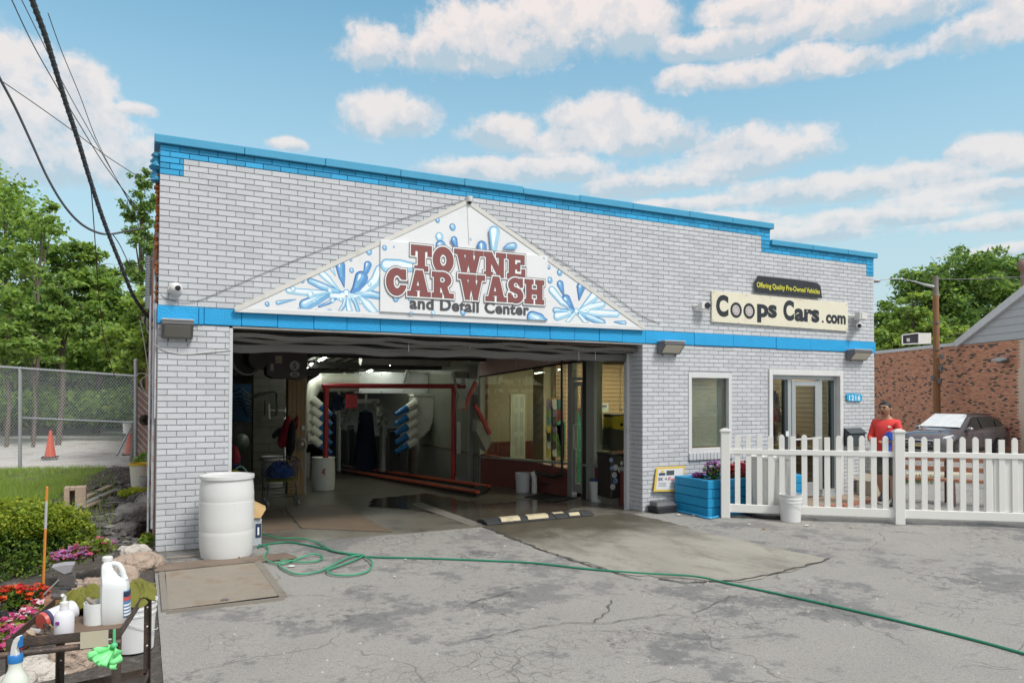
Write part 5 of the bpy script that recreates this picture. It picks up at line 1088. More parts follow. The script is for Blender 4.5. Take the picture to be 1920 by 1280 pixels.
MB().tube([(X0+.04, Y0-.1, zb_), (X0+.02, Y0-.12, z0+.25), (X0, Y0-.13, z0+.13)], .011, 6).tube([(X1-.04, Y0-.1, zb_), (X1-.02, Y0-.12, z0+.25), (X1, Y0-.13, z0+.13)], .011, 6).tube([(X1+.0, Y0+.3, zb_+.05), (X1+.06, Y0+.3, z0+.3), (X1+.05, Y0+.35, z0+.13)], .011, 6).tube([(X0, Y0+.3, zb_+.05), (X0+.0, Y0+.35, z0+.13)], .011, 6).build('frame', M_cart, t, kind='stuff')
b = MB()
for k in range(5): z = z0+.17+k*.055; b.tube([(X0+.06, Y0-.12, z), (X1-.06, Y0-.12, z)], .006, 5)
b.build('lower_rack', M_cart, t, kind='stuff')
for (x, y) in ((X0, Y0-.13), (X1, Y0-.13), (X0+.02, Y0+.35), (X1+.05, Y0+.35)): w_ = MB().lathe([(.05,-.014),(.055,-.01),(.055,.01),(.05,.014)], (x, y, z0+.055), 16, axis=(.9,.5,0)).build('wheel', pm('caster_grey', (.35,.35,.34), .5), t, True); MB().box((x-.022, y-.022, z0+.05), (x+.022, y+.022, z0+.14)).build('fork', M_cart, w_)
def rag(name, label, c, r, m, seed=0, cat='cloth', group=None, n=18, parent=None):      # crumpled cloth heap
    rd = random.Random(seed); rr = np.random.default_rng(seed); b = MB(); nu, nv = 28, 14; vs = []; fs = []
    for i in range(nv+1):
        for k in range(nu):
            th = pi*.5*i/nv; ph = 2*pi*k/nu; w = 1+.18*sin(ph*5+i*.8+seed)+.10*sin(ph*9-i*1.3)+.08*sin(th*7+ph*3)
            vs.append((c[0]+r[0]*sin(th)*cos(ph)*w, c[1]+r[1]*sin(th)*sin(ph)*w, c[2]+r[2]*(cos(th)**.7 if cos(th) > 0 else 0)*(1+.22*sin(ph*4+i*1.1)+.15*sin(ph*7-i*.9))))
    for i in range(nv):
        for k in range(nu): k2 = (k+1) % nu; fs.append((i*nu+k, (i+1)*nu+k, (i+1)*nu+k2, i*nu+k2))
    b.add(vs, fs); o = b.build(name, m, parent, True); md = o.modifiers.new('s', 'SUBSURF'); md.levels = md.render_levels = 1
    tex = bpy.data.textures.new('wr%d' % len(bpy.data.textures), 'CLOUDS'); tex.noise_scale = .06; tex.noise_depth = 2; dm = o.modifiers.new('d', 'DISPLACE'); dm.texture = tex; dm.strength = max(r)*.10; dm.texture_coords = 'GLOBAL'
    if parent is None: tag(o, label, cat, group)
    return o
M_grn = pm('olive_towel', (.18,.18,.03), .95, var=.25, vs=14, bump=.7, bs=260)
rag('cloth', 'crumpled blue cloths piled in the shopping cart basket', (c.x, c.y+.05, z0+.50), (.24,.24,.24), pm('blue_cloth', (.02,.07,.25), .8, var=.4), 3); rag('cloth', 'olive green towel on the lower shelf of the shopping cart', (c.x, c.y-.02, z0+.43), (.25,.16,.06), M_grn, 4)
# ---- right side of the bay
M_buck = pm('bucket_white', (.66,.665,.66), .4, var=.03, vs=3, dirt=.25, ds=6)
def bucket(label, x, y, z, s=1.0, lid=None, m=M_buck, label_m=None, h=.37, bail=True, group='white buckets', lean=0):
    t = thing('bucket', label, 'bucket', (x, y, z), group); R_ = [(.128,0),(.134,.006),(.142,.20),(.147,.27),(.152,.27),(.152,.285),(.148,.287),(.149,.315),(.155,.315),(.155,.33),(.151,.333),(.152,h-.012),(.160,h-.010),(.160,h),(.150,h),(.147,h-.04),(.128,.02),(0,.018)]
    MB().lathe([(a*s, b*s) for a, b in R_], (x, y, z), 32, caps=(True, False)).build('body', m, t, True)
    if lid: MB().lathe([(.163*s,-.012*s),(.168*s,-.01*s),(.168*s,.018*s),(.15*s,.026*s),(0,.022*s)], (x, y, z+h*s), 32, caps=(True, False)).build('lid', lid, t, True)
    if bail: MB().tube([(x+.158*s*cos(a), y+.158*s*sin(a), z+s*(.30-.13*sin((a-pi)/1.0*1) if True else 0)) for a in np.linspace(pi*1.02, pi*1.98, 14)] if False else [(x+.160*s*cos(a), y+.160*s*sin(a), z+s*(.30-.16*(.5-.5*cos((a-pi)*1.0)))) for a in np.linspace(pi, 2*pi, 14)], .003*s, 5).build('handle', M_buck, t)
    return t
c = XW(981, 905, 6.74); bucket('white bucket on the bay floor by the maroon wall', c.x, c.y, zf(c.y), 1.05)
c = GI(1128, 941); t = bucket('white bucket with dark blue lid beside the stickered bin', c.x, c.y+.1, zf(c.y), 1.0, pm('lid_blue', (.02,.06,.20), .4)); pb(MB(), 1120, 1132, 920, 935, c.y-.06, .004).build('paper_label', pm('bucket_label', (.45,.45,.36), .6), t)
t = thing('drain_hose', 'white upright pipe stub with black hose sagging to the wall', 'hose', XW(1002, 905, 6.82)); p = XW(1002, 905, 6.82); p.z = zf(p.y); b_ = p+Vector((0,0,.42))
MB().tube([p, p+Vector((0,0,.3)), b_+Vector((-.02,.03,0))], .055, 14).build('pipe', M_ivory, t, True); MB().tube([b_+Vector((.02,0,0)), XW(1020,889,XW1-.12), XW(1038,893,XW1-.12), XW(1056,889,XW1-.08)], .035, 10).build('hose', M_dkst, t, True)
t = MB().prism([GI(*a)+Vector((0,0,.004)) for a in ((983,932),(1040,942),(1102,931),(1098,926),(1030,924))], (0,0,.012)).build('rubber_mat', pm('mat_black', (.012,.012,.012), .9, bump=.5), None); tag(t, 'flat black rubber mat on the floor in front of the glass door', 'mat')
t = thing('trash_bin', 'tall dark bin covered in round stickers at the right jamb', 'bin', GI(1158, 945)); c = GI(1146, 948); c2 = hit(1171, 900, 1, c.y+.02); zb_ = zf(c.y)+.12; zt_ = F(1150, 853, c.y).z
M_bin = pm('bin_black', (.028,.024,.022), .45, var=.4, vs=3); MB().box((c.x, c.y, zb_), (c2.x+.02, c.y+.42, zt_)).build('body', M_bin, t, bevel=.012); MB().box((c.x-.01, c.y-.01, zt_), (c2.x+.02, c.y+.43, zt_+.025)).build('top', M_bin, t)
for dx in (.03, .19): MB().box((c.x+dx, c.y+.02, zf(c.y)), (c.x+dx+.13, c.y+.35, zb_-.002)).build('block', M_blk, t)
for i, (px, py, r, m) in enumerate([(1146,862,4,'b'),(1154,876,4.6,'w'),(1147,877,3.5,'b'),(1163,880,4.6,'w'),(1152,890,4.6,'w'),(1154,901,5,'b'),(1149,912,4.6,'w'),(1166,868,3,'w')]):
    p = F(px, py, c.y); k = abs(F(px+1, py, c.y).x-p.x); st = MB().mat(pm('stick_'+m, (.55,.56,.55) if m == 'w' else (.05,.15,.35), .4)); st.lathe([(r*k,0),(r*k*.98,.0008)], (p.x, c.y-.0005, p.z), 18, axis=(0,-1,0)); st.mat(pm('stick_ink', (.03,.06,.14), .4) if m == 'w' else pm('stick_w', (.55,.56,.55), .4)); st.lathe([(r*k*.6,.001),(r*k*.45,.0011)], (p.x, c.y-.0005, p.z), 14, axis=(0,-1,0), caps=(False, False)); st.build('sticker', None, t)
rag('cloth', 'small red and white rag lying on top of the stickered bin', (F(1164,851,c.y+.1).x, c.y+.15, zt_+.026), (.07,.06,.03), pm('rag_red', (.35,.10,.08), .8, var=.6, vs=40), 9)
t = thing('vacuum_unit', 'yellow and black vacuum housing standing above the stickered bin', 'vacuum', F(1158, 850, c.y+.6)); Y = c.y+.55
MB().prism([F(x, y, Y) for x, y in ((1145,846),(1172,846),(1172,800),(1146,800))], (0,.3,0)).build('drum', M_bin, t, bevel=.03); MB().prism([F(x, y, Y-.02) for x, y in ((1147,784),(1150,780),(1172,778),(1172,806),(1150,804),(1147,798))], (0,.3,0)).build('head', pm('vac_yellow', (.50,.36,.01), .4), t, bevel=.02); c3 = F(1166, 796, Y-.04); MB().lathe([(.03,0),(.02,.02)], c3, 12, axis=(0,-1,0)).build('knob', M_ck, t)
MB().prism([F(x, y, Y-.005) for x, y in ((1145,776),(1172,776),(1172,781),(1145,782))], (0,.25,0)).build('top_plate', M_bin, t, bevel=.01)
t = thing('pull_cord', 'white pull cord hanging in the window beside the jamb', 'cord', F(1163, 700, .9)); MB().tube([F(1163,665,.9), F(1163,765,.9)], .005, 5).tube([F(1163,765,.9), F(1161,771,.9)], .01, 6).tube([F(1163,765,.9), F(1167,771,.9)], .01, 6).build('cord', pm('cord_cream', (.45,.43,.38), .6), t)
# short white hooks dangling from the soffit
for i, (px, y0, y1) in enumerate(((766,636,659),(881,642,654),(1085,650,676),(1116,650,674))):
    o = MB().tube([F(px, y0, .2), F(px+.5, y1, .2)], .004, 5).build('hanging_rod', M_wirew, None); tag(o, ['thin white rod dangling from the soffit near the bay centre','short white rod dangling from the soffit left of the pink boards','white rod dangling from the soffit over the glass door','white rod dangling from the soffit nearest the right jamb'][i], 'rod', 'rods dangling from the soffit')
# red and navy jacket on a stand, yellow reel, at the left jamb
o = hanging('jacket', 'red and navy jacket draped beside the left jamb over a yellow hose reel', [(430,826),(441,830),(449,842),(452,858),(451,872),(430,880)], 3.0, M_rj, .2, 6); o['group'] = 'coats by the left jamb'; pb(MB(), 430, 452, 862, 876, 2.9, .2).build('hem', pm('navy_fabric', (.012,.02,.06), .8), o, bevel=.03); MB().lathe([(.06,0),(.09,.02),(.09,.05),(.06,.07)], F(439,890,2.9), 16, axis=(0,-1,0), caps=(False,False)).build('reel', pm('reel_yellow', (.4,.36,.03), .5), o)
o = cable('hose', 'thin pale green hose arching over the top of the big drum', [F(442,878,2.6), F(452,874,2.6), F(460,880,2.6), F(466,892,2.6), F(467,905,2.6)], .01, pm('hose_aqua', (.25,.50,.42), .5))
# ------------------------------------------------------------------ yard in front of the bay
# speed bump
sb = thing('speed_bump', 'black rubber speed bump with cream blocks across the bay entrance', 'speed bump', G(1000, 975)); a, b = G(903, 982), G(1103, 964); a.z = b.z = .0; d = (b-a).normalized(); nn = Vector((-d.y, d.x, 0)); L_ = (b-a).length; M_rub = pm('rubber_black', (.028,.030,.033), .75, var=.3, dirt=.3, dcol=(.09,.085,.08), bump=.4); M_crm = pm('cream_reflector', (.56,.49,.33), .6, dirt=.5, ds=6, dth=.5, dcol=(.25,.22,.16))
prof = [(-.17,.010),(-.16,.03),(-.07,.062),(.07,.062),(.16,.03),(.17,.010)]; seg = 8
for i in range(seg):
    p = a+d*(L_*i/seg+.004); q = a+d*(L_*(i+1)/seg-.004); m = M_rub
    MB().prism([p+nn*y+Vector((0,0,z)) for y, z in prof], q-p).build('rubber_section', m, sb, bevel=.004)
for i, (f0, f1, y0, y1) in enumerate(((.13,.30,-1,.1),(.37,.56,-1,.2),(.62,.72,0,.9),(.76,.86,-1,-.1))):
    p = a+d*(L_*f0); q = a+d*(L_*f1); s_ = Vector((0,0,.0015)); A1 = [p+nn*(-.155)+Vector((0,0,.033)), q+nn*(-.155)+Vector((0,0,.033)), q+d*.03+nn*(-.07)+Vector((0,0,.0645)), p+d*.03+nn*(-.07)+Vector((0,0,.0645))]
    B1 = [A1[3], A1[2], q+d*.07+nn*.065+Vector((0,0,.0645)), p+d*.07+nn*.065+Vector((0,0,.0645))]; bb = MB()
    if y0 < 0: bb.poly([x+s_ for x in A1])
    if y1 > 0 or i < 2: bb.poly([x+s_ for x in B1])
    bb.build('cream_block', M_crm, sb)
# steel hatch
ht = thing('steel_hatch', 'worn diamond steel hatch plate set in the asphalt below the big drum', 'hatch', G(410, 1100)); M_hat = pm('worn_hatch', (.30,.265,.215), .6, .15, var=.25, vs=3, bump=.4, bs=60, dirt=.6, ds=3, dth=.5, dcol=(.22,.15,.095)); M_hfr = pm('hatch_frame', (.25,.225,.19), .6, .15, dirt=.6, dcol=(.13,.10,.08))
TL, TR, BR, BL_ = G(310, 1075), G(478, 1058), G(524, 1119), G(315, 1146)
pl_ = MB().prism([p+Vector((0,0,.012)) for p in (BL_, BR, TR, TL)], (0,0,.010)).build('plate', M_hat, ht, bevel=.002)
b = MB(); e1 = (TR-TL); e2 = (BL_-TL)
for i in range(36):
    for j in range(22):
        p = TL+e1*((i+.5)/36)+(BL_+(BR-BL_)*((i+.5)/36)-TL-e1*((i+.5)/36))*((j+.5)/22)+Vector((0,0,.0225)); dd_ = (Vector((.011,.004,0)) if (i+j) % 2 else Vector((-.004,.011,0))); n2 = Vector((-dd_.y, dd_.x, 0))*.3
        b.add([p-dd_, p-n2, p+dd_, p+n2, p+Vector((0,0,.0022))], [(0,1,4),(1,2,4),(2,3,4),(3,0,4)])
b.build('tread', M_hat, ht, kind='stuff'); MB().lathe([(.035,0),(.035,.003)], G(421,1129)+Vector((0,0,.0225)), 14).build('hand_hole', M_ck, ht)
for (p, q, w_) in ((G(303,1076), G(310,1147), .05), (G(483,1056), G(531,1121), .07), (G(313,1150), G(533,1124), .02)): MB().bar(p+Vector((0,0,.010)), q+Vector((0,0,.010)), w_, .03).build('frame', M_hfr, ht)
t = MB().prism([G(*p)+Vector((0,0,.008)) for p in ((290,1074),(480,1056),(555,1048),(538,1040),(470,1046),(300,1060))], (0,0,.016)).build('steel_strip', pm('strip_rust', (.19,.145,.11), .6, var=.3, dirt=.6, dcol=(.08,.06,.05)), None, bevel=.002); tag(t, 'long flat rusty steel strip lying under the big white drum', 'steel strip')
t = MB().prism([G(*p)+Vector((0,0,.004)) for p in ((520,1052),(556,1046),(536,1038),(500,1043))], (0,0,.012)).build('rubber_flap', M_rub, None); tag(t, 'small dark rubber flap by the end of the rusty steel strip', 'flap')
t = MB().tube([G(312,1049)+Vector((0,0,.02)), G(372,1044)+Vector((0,0,.02))], .008, 6).build('thin_stick', pm('stick_tan', (.3,.24,.18), .8), None); tag(t, 'thin pale stick on the dirt at the foot of the left pier', 'stick')
# two boxes behind the drum
t = thing('plastic_tub', 'grey white box with dark blue label behind the big drum', 'box', G(480, 1028)); c = G(478, 1024); c.z = 0
MB().box((c.x-.16, c.y, .0), (c.x+.055, c.y+.22, .32), rz=.25).build('box', pm('tub_grey', (.42,.45,.48), .5), t, bevel=.006); MB().box((c.x-.02, c.y-.006, .10), (c.x+.045, c.y-.001, .26), rz=.25, c=(c.x-.05, c.y+.11, 0)).build('label', pm('label_navy', (.02,.04,.09), .4), t); MB().box((c.x+.0, c.y-.009, .13), (c.x+.02, c.y-.0065, .22), rz=.25, c=(c.x-.05, c.y+.11, 0)).build('label_print', M_lw, t)
t = MB().prism([c+Vector((-.16,-.01,.33)), c+Vector((.06,-.02,.33)), c+Vector((.13,.05,.42)), c+Vector((-.02,.10,.50)), c+Vector((-.16,.10,.45))], (.01,.12,.02)).build('cardboard_box', pm('cardboard', (.46,.31,.14), .8, var=.1), None, bevel=.004); tag(t, 'small opened yellowish cardboard box lying on the grey tub', 'box')
# green garden hose
M_hose = pm('green_hose', (.012,.20,.115), .4, var=.2, vs=4); hz = Vector((0,0,.013))
hp = [(483,1028),(500,1022),(540,1018),(590,1026),(650,1040),(700,1046),(790,1048),(900,1052),(1000,1057),(1100,1068),(1200,1076),(1300,1082),(1360,1094),(1500,1124),(1650,1158),(1800,1195),(1920,1228),(2050,1270)]
t = thing('garden_hose', 'green garden hose running from the drum across the asphalt to the right', 'hose', G(700, 1046)); cb = lambda pts, r=.0105, sm=8: (lambda o: o)(None)
def smoothpts(P, sm=8):
    Q = []
    for i in range(len(P)-1):
        p0, p1, p2, p3 = P[max(i-1,0)], P[i], P[i+1], P[min(i+2, len(P)-1)]
        for k in range(sm): s = k/sm; Q.append(.5*((2*p1)+(-p0+p2)*s+(2*p0-5*p1+4*p2-p3)*s*s+(-p0+3*p1-3*p2+p3)*s**3))
    return Q+[P[-1]]
def lift(pts, r=.012, extra=0): return [Vector((p.x, p.y, hR(p.x, p.y)+r+extra)) for p in (G(*q) for q in pts)]
MB().tube(smoothpts(lift(hp)), .0105, 8).build('hose', M_hose, t, True)
hp2 = [(486,1000),(500,1006),(530,1012),(565,1014),(595,1020),(620,1034),(650,1040),(675,1043),(695,1056),(697,1066),(685,1076),(655,1082),(622,1080),(614,1074),(630,1066),(660,1055),(682,1044),(660,1046),(628,1062),(600,1074),(560,1080),(535,1072),(523,1062),(532,1056),(565,1057),(590,1056),(605,1050),(600,1044),(585,1044),(560,1050),(530,1060),(505,1056),(494,1048),(503,1036),(500,1028),(486,1024)]
MB().tube(smoothpts([p+Vector((0,0,.012*(i % 5 == 3))) for i, p in enumerate(lift(hp2, .014, .008))]), .0098, 8).build('hose_loops', pm('green_hose_pale', (.06,.30,.17), .4, var=.2), t, True)
# litter
rd = random.Random(12); M_lit = [pm('litter_white', (.6,.6,.58), .8), pm('litter_tan', (.35,.22,.12), .8), pm('litter_leaf', (.28,.16,.05), .8)]
def scrap(px, py, s, m, label, cat='litter', grp='scraps on the asphalt'):
    p = G(px, py); p.z = hR(p.x, p.y)+.012; n = 6; pts = [p+Vector((s*(.6+.5*rd.random())*cos(k*2*pi/n), s*(.6+.5*rd.random())*sin(k*2*pi/n), .004*rd.random())) for k in range(n)]; pts.append(p+Vector((0,0,s*.3)))
    o = MB().add(pts, [(k, (k+1) % n, n) for k in range(n)]).build('paper_scrap' if m != 2 else 'dry_leaf', M_lit[m], None); tag(o, label, cat, grp)
for a_ in [(547,1063,.045,0,'crumpled white tissue beside the coiled green hose'),(740,1082,.018,0,'tiny white scrap near the middle of the asphalt'),(1272,966,.05,0,'white paper scrap by the blue planter corner'),(1300,967,.035,1,'pinkish scrap of paper in front of the blue planter'),(1433,992,.035,2,'brown dry leaf in front of the picket fence'),(1513,986,.04,0,'white flat scrap to the right of the white bucket'),(1528,973,.03,2,'brown leaf at the foot of the picket fence'),(1597,990,.03,1,'yellowish scrap on the asphalt before the fence'),(1560,994,.02,0,'small white scrap below the picket fence'),(440,1192,.014,0,'white speck of paper right of the tool cart'),(1404,984,.03,0,'thin white scrap left of the white bucket'),(760,1050,.02,0,'small white scrap on the green hose line'),(970,1010,.015,0,'white speck before the speed bump')]: scrap(*a_)
st_ = MB(); rd = random.Random(77)
for k in range(900):
    x, y = rd.uniform(-.0, 16), rd.uniform(-8.5, -.2); s = rd.choice((.004,.006,.009,.013)); z = .0 if x < 14 else hR(x, y)
    st_.v += [(x-s,y-s*.6,z),(x+s,y-s*.7,z),(x+s*.8,y+s,z),(x-s*.9,y+s*.8,z),(x,y,z+s*.9)]; o = len(st_.v)-5
    for f in ((0,1,4),(1,2,4),(2,3,4),(3,0,4)): st_.f.append(tuple(o+i for i in f)); st_.m.append(0)
o = st_.build('pebbles', pm('pebble', (.38,.37,.35), .9, var=.5, vs=40), None, kind='stuff'); tag(o, 'loose grit and pebbles scattered over the asphalt', 'grit')
# ------------------------------------------------------------------ blue planter, poster, toolbox
M_plb = pm('planter_blue', (.008,.27,.52), .6, var=.15, vs=3, bump=.3, dirt=.4, ds=5, dth=.6, dcol=(.01,.20,.42))
PX0, PX1, PY0, PY1, PZ = 7.24, 8.75, -.86, -.10, .54
def planter(x0, x1, y0, y1, h, label, beams=4):
    t = thing('timber_planter', label, 'planter', ((x0+x1)/2, (y0+y1)/2, 0), 'bright blue timber planters'); bh = h/beams; w = .09
    for i in range(beams):
        z = i*bh; k = i % 2
        MB().box((x0+(0 if k else w+.003), y0, z+.003), (x1-(0 if k else w+.003), y0+w, z+bh-.004)).build('timber', M_plb, t, bevel=.008)
        MB().box((x0+(0 if k else w+.003), y1-w, z+.003), (x1-(0 if k else w+.003), y1, z+bh-.004)).build('timber', M_plb, t, bevel=.008)
        MB().box((x0, y0+(w+.003 if k else 0), z+.003), (x0+w, y1-(w+.003 if k else 0), z+bh-.004)).build('timber', M_plb, t, bevel=.008)
        MB().box((x1-w, y0+(w+.003 if k else 0), z+.003), (x1, y1-(w+.003 if k else 0), z+bh-.004)).build('timber', M_plb, t, bevel=.008)
    MB().box((x0+w, y0+w, h-.16), (x1-w, y1-w, h-.06)).build('soil', pm('potting_soil', (.05,.035,.025), .95, bump=1), t); return t
planter(PX0, PX1, PY0, PY1, PZ, 'bright blue timber planter of flowers below the office window')
p = G(1497, 935); planter(9.05, 9.35, -.75, -.3, .52, 'narrow blue timber planter seen through the fence by the door', 4)
M_lf = [leafm('leaf_green', (.06,.13,.025)), leafm('leaf_dark', (.025,.07,.018)), leafm('leaf_bronze', (.14,.05,.025)), leafm('leaf_rust', (.20,.08,.03))]
def petal(n, c): return leafm('petal_'+n, c, trans=.25)
M_pt = {k: petal(k, c) for k, c in dict(red=(.48,.03,.04), pink=(.55,.10,.20), purple=(.28,.10,.40), orange=(.60,.10,.02), magenta=(.50,.04,.22), white=(.65,.55,.60), lilac=(.45,.22,.50)).items()}
def flowerplant(name, label, c, r, leafm_, petals, nl=260, npet=90, cat='flowers', group='planter flowers', ls=.03, psz=.022):
    t = thing(name, label, cat, c, group); b = [(c[0], c[1], c[2]+r[2]*.5, r[0], r[1], r[2]*.6)]
    link('leaves', leaves('leaves', blobpts(b, nl, .3), ls, leafm_, None), t, 'stuff')
    P = blobpts([(c[0], c[1], c[2]+r[2]*.6, r[0]*1.02, r[1]*1.02, r[2]*.66)], npet, .85); P = P[P[:, 2] > c[2]+r[2]*.45]
    Q = np.repeat(P, 5, 0); ang = np.tile(np.arange(5)*2*pi/5, len(P)); Q[:, 0] += np.cos(ang)*psz*.6; Q[:, 1] += np.sin(ang)*psz*.6
    link('blossoms', leaves('blossoms', Q, psz, petals, None, up=1.2, aspect=.8), t, 'stuff'); MB().tube([(c[0], c[1], c[2]-.06), (c[0], c[1], c[2]+r[2]*.5)], .008, 5).build('stem', M_lf[1], t); return t
zz = PZ-.07
for i, (x, y, r, ll, pp, l) in enumerate([(7.66,-.50,(.14,.14,.26),[M_lf[0]],[M_pt['purple'],M_pt['lilac']],'spiky purple salvia at the left end of the blue planter'),(7.90,-.52,(.15,.14,.24),[M_lf[2],M_lf[3]],[M_pt['pink'],M_pt['red']],'bronze leaved begonia with pink blooms left of the fence post'),(8.12,-.50,(.16,.15,.25),[M_lf[2],M_lf[3]],[M_pt['red'],M_pt['pink']],'bronze leaved begonia with red blooms behind the fence post'),(8.38,-.50,(.15,.14,.24),[M_lf[0],M_lf[2]],[M_pt['magenta'],M_pt['purple']],'magenta and purple flowers behind the first pickets'),(8.58,-.50,(.12,.12,.22),[M_lf[2],M_lf[0]],[M_pt['red']],'bronze and green plant with red blooms at the planter right end'),(7.50,-.34,(.08,.08,.10),[M_lf[0]],[M_pt['purple']],'low green plant at the far left corner of the blue planter')]):
    flowerplant('flower_plant', l, (x, y, zz), r, ll, pp)
t = thing('event_poster', 'yellow edged white poster reading 5K and fun run leaning on the bricks', 'poster', F(1258, 920, -.04)); TLp, TRp, BRp, BLp = F(1231,876,-.03), F(1284,873,-.03), F(1282,921,-.06), F(1226,921,-.06)
MB().prism([BLp, BRp, TRp, TLp], (0,.012,0)).build('board', pm('poster_yellow', (.70,.50,.08), .5), t)
def pq(u, v, o=-.004): p = TLp.lerp(TRp, u).lerp(BLp.lerp(BRp, u), v); return p+Vector((0, o, 0))
def pquad(u0, v0, u1, v1, m, o, nm='print'): MB().poly([pq(u0,v1,o), pq(u1,v1,o), pq(u1,v0,o), pq(u0,v0,o)]).build(nm, m, t)
pquad(.06,.08,.94,.92, pm('poster_white', (.66,.66,.66), .5), -.002); pquad(.36,.15,.63,.34, pm('poster_slate', (.06,.08,.08), .5), -.004); pquad(.10,.24,.32,.34, pm('poster_navy', (.02,.06,.14), .5), -.004); pquad(.16,.14,.26,.235, pm('poster_sun', (.75,.45,.05), .5), -.004)
b = MB().mat(pm('poster_ink', (.03,.04,.12), .5)); text_on(b, '5K +', .09, -.56, .40, -.42, lambda u, v: pq(u, -v, -.005), .02); b.mat(pm('poster_redink', (.5,.03,.10), .5)); text_on(b, 'Fun', .44, -.56, .70, -.42, lambda u, v: pq(u, -v, -.005), .02); b.mat(pm('poster_ink', (.03,.04,.12), .5)); text_on(b, 'Run', .74, -.56, .93, -.42, lambda u, v: pq(u, -v, -.005), .02)
b.mat(pm('poster_greyink', (.3,.32,.36), .5)); v0 = [(.12,.64),(.12,.70),(.12,.76),(.5,.64),(.5,.70),(.5,.76),(.5,.82)]
for u, v in v0: b.poly([pq(u,v+.025,-.005), pq(u+.26,v+.025,-.005), pq(u+.26,v,-.005), pq(u,v,-.005)])
b.build('lettering', None, t, kind='stuff')
t = thing('tool_case', 'small black and grey ridged plastic case on the ground by the planter', 'case', G(1250, 962)); c = G(1250, 961); M_cs = pm('case_black', (.025,.027,.03), .45)
MB().prism([c+Vector(v) for v in ((-.19,-.05,.0),(.14,-.05,.0),(.17,-.05,.10),(-.22,-.05,.10))], (.0,.26,0)).build('base', M_cs, t, bevel=.012); MB().prism([c+Vector(v) for v in ((-.22,-.055,.105),(.17,-.055,.105),(.13,-.0,.17),(-.18,-.0,.17))], (.0,.2,.0)).build('lid', pm('case_grey', (.10,.105,.11), .4), t, bevel=.012)
for k in range(4): MB().box((c.x-.15+k*.07, c.y+.02, .171), (c.x-.12+k*.07, c.y+.18, .176)).build('ridge', pm('case_ridge', (.26,.27,.27), .4), t)
t = cable('hose', 'short bright blue hose lying along the foot of the blue planter', [G(x, y)+Vector((0,0,.02)) for x, y in ((1262,958),(1278,961),(1300,966),(1328,973),(1347,970))], .016, pm('hose_blue', (.03,.33,.62), .4))
# ------------------------------------------------------------------ white picket fence
M_vin = pm('white_vinyl', (.74,.735,.70), .4, var=.025, vs=2, dirt=.18, ds=4, dth=.6, dcol=(.55,.55,.50))
A0, B0 = G(1360, 970), G(1686, 982); fd = (B0-A0).normalized(); fd.z = 0; E0 = B0+fd*2.42+Vector((.06,.05,0)); fd2 = (E0-B0).normalized()
fe = thing('picket_fence', 'white vinyl picket fence with mixed round and square topped pickets', 'fence', A0)
def fpost(p, d_, h=1.26, label=None):
    R_ = Matrix((d_, Vector((-d_.y, d_.x, 0)), Vector((0,0,1)))).transposed()
    po = MB().cbox(p+Vector((0,0,h/2)), (.127,.127,h), R_).build('post', M_vin, fe, bevel=.006)
    MB().cbox(p+Vector((0,0,h+.008)), (.155,.155,.022), R_).cbox(p+Vector((0,0,h+.026)), (.125,.125,.018), R_).cbox(p+Vector((0,0,h+.040)), (.07,.07,.014), R_).build('post_cap', M_vin, po, bevel=.004)
def span(P, Q, styles, n, first):
    d_ = (Q-P).normalized(); R_ = Matrix((d_, Vector((-d_.y, d_.x, 0)), Vector((0,0,1)))).transposed(); L_ = (Q-P).length; nrm = Vector((d_.y, -d_.x, 0))
    for (z0, z1, th) in ((.085,.205,.052), (.93,1.005,.052)):
        MB().cbox(P+d_*(L_/2)+Vector((0,0,(z0+z1)/2)), (L_-.12, th, z1-z0), R_).build('rail', M_vin, fe, bevel=.005)
    for i in range(n):
        u = first+(L_-2*first)*i/(n-1) if n > 1 else first; rd_ = (i*29 % 7-3)*.0015; top = (1.215 if styles[i] == 'r' else 1.205)+rd_; w = .074; c = P+d_*u; b = MB()
        pts = [(-w/2, .09), (w/2, .09), (w/2, top-.03), (w/2*.55, top-.004), (0, top+.004), (-w/2*.55, top-.004), (-w/2, top-.03)] if styles[i] == 'r' else [(-w/2, .09), (w/2, .09), (w/2, top-.012), (-w/2, top-.012)]
        vs = [c+d_*x+Vector((0,0,z))+nrm*.0245*(-1) for x, z in pts]; vs = [v+nrm*.0495*0 for v in vs]
        b.prism([v+nrm*.0105 for v in vs], nrm*.028).build('picket', M_vin, fe, bevel=.002)
fpost(A0, fd, 1.255); fpost(B0, fd, 1.275); fpost(E0, fd2, 1.27)
span(A0, B0, 'rrrsrsrssrrrsr', 14, .172); span(B0, E0, 'rrsrrrssrrsrrr', 14, .165)
# spare panels and fluted tub behind the fence
def leanpanel(p, d_, w, z0, z1, n, off, label):
    t = thing('spare_fence_panel', label, 'fence panel', p); nb_ = Vector((-d_.y, d_.x, 0))
    for i in range(n): u = w*i/n; q = p+d_*u+nb_*off; MB().prism([q+Vector((0,0,z0)), q+d_*(w/n-.006)+Vector((0,0,z0)), q+d_*(w/n-.006)+nb_*.0+Vector((0,0,z1-.008*(i % 2))), q+Vector((0,0,z1-.008*(i % 2)))], nb_*(.03+.01*(i % 2))).build('slat', M_vin, t, bevel=.003)
p = A0+fd*.42; t = thing('fluted_planter_tub', 'white fluted plastic tub standing close behind the first fence section', 'tub', p+Vector((.1,.4,0))); nb_ = Vector((-fd.y, fd.x, 0)); c = A0+fd*.66+nb_*.34; b = MB(); rings = [(.24,.04),(.29,.2),(.32,.84),(.335,.86),(.335,.89)]; n = 72; o0 = 0
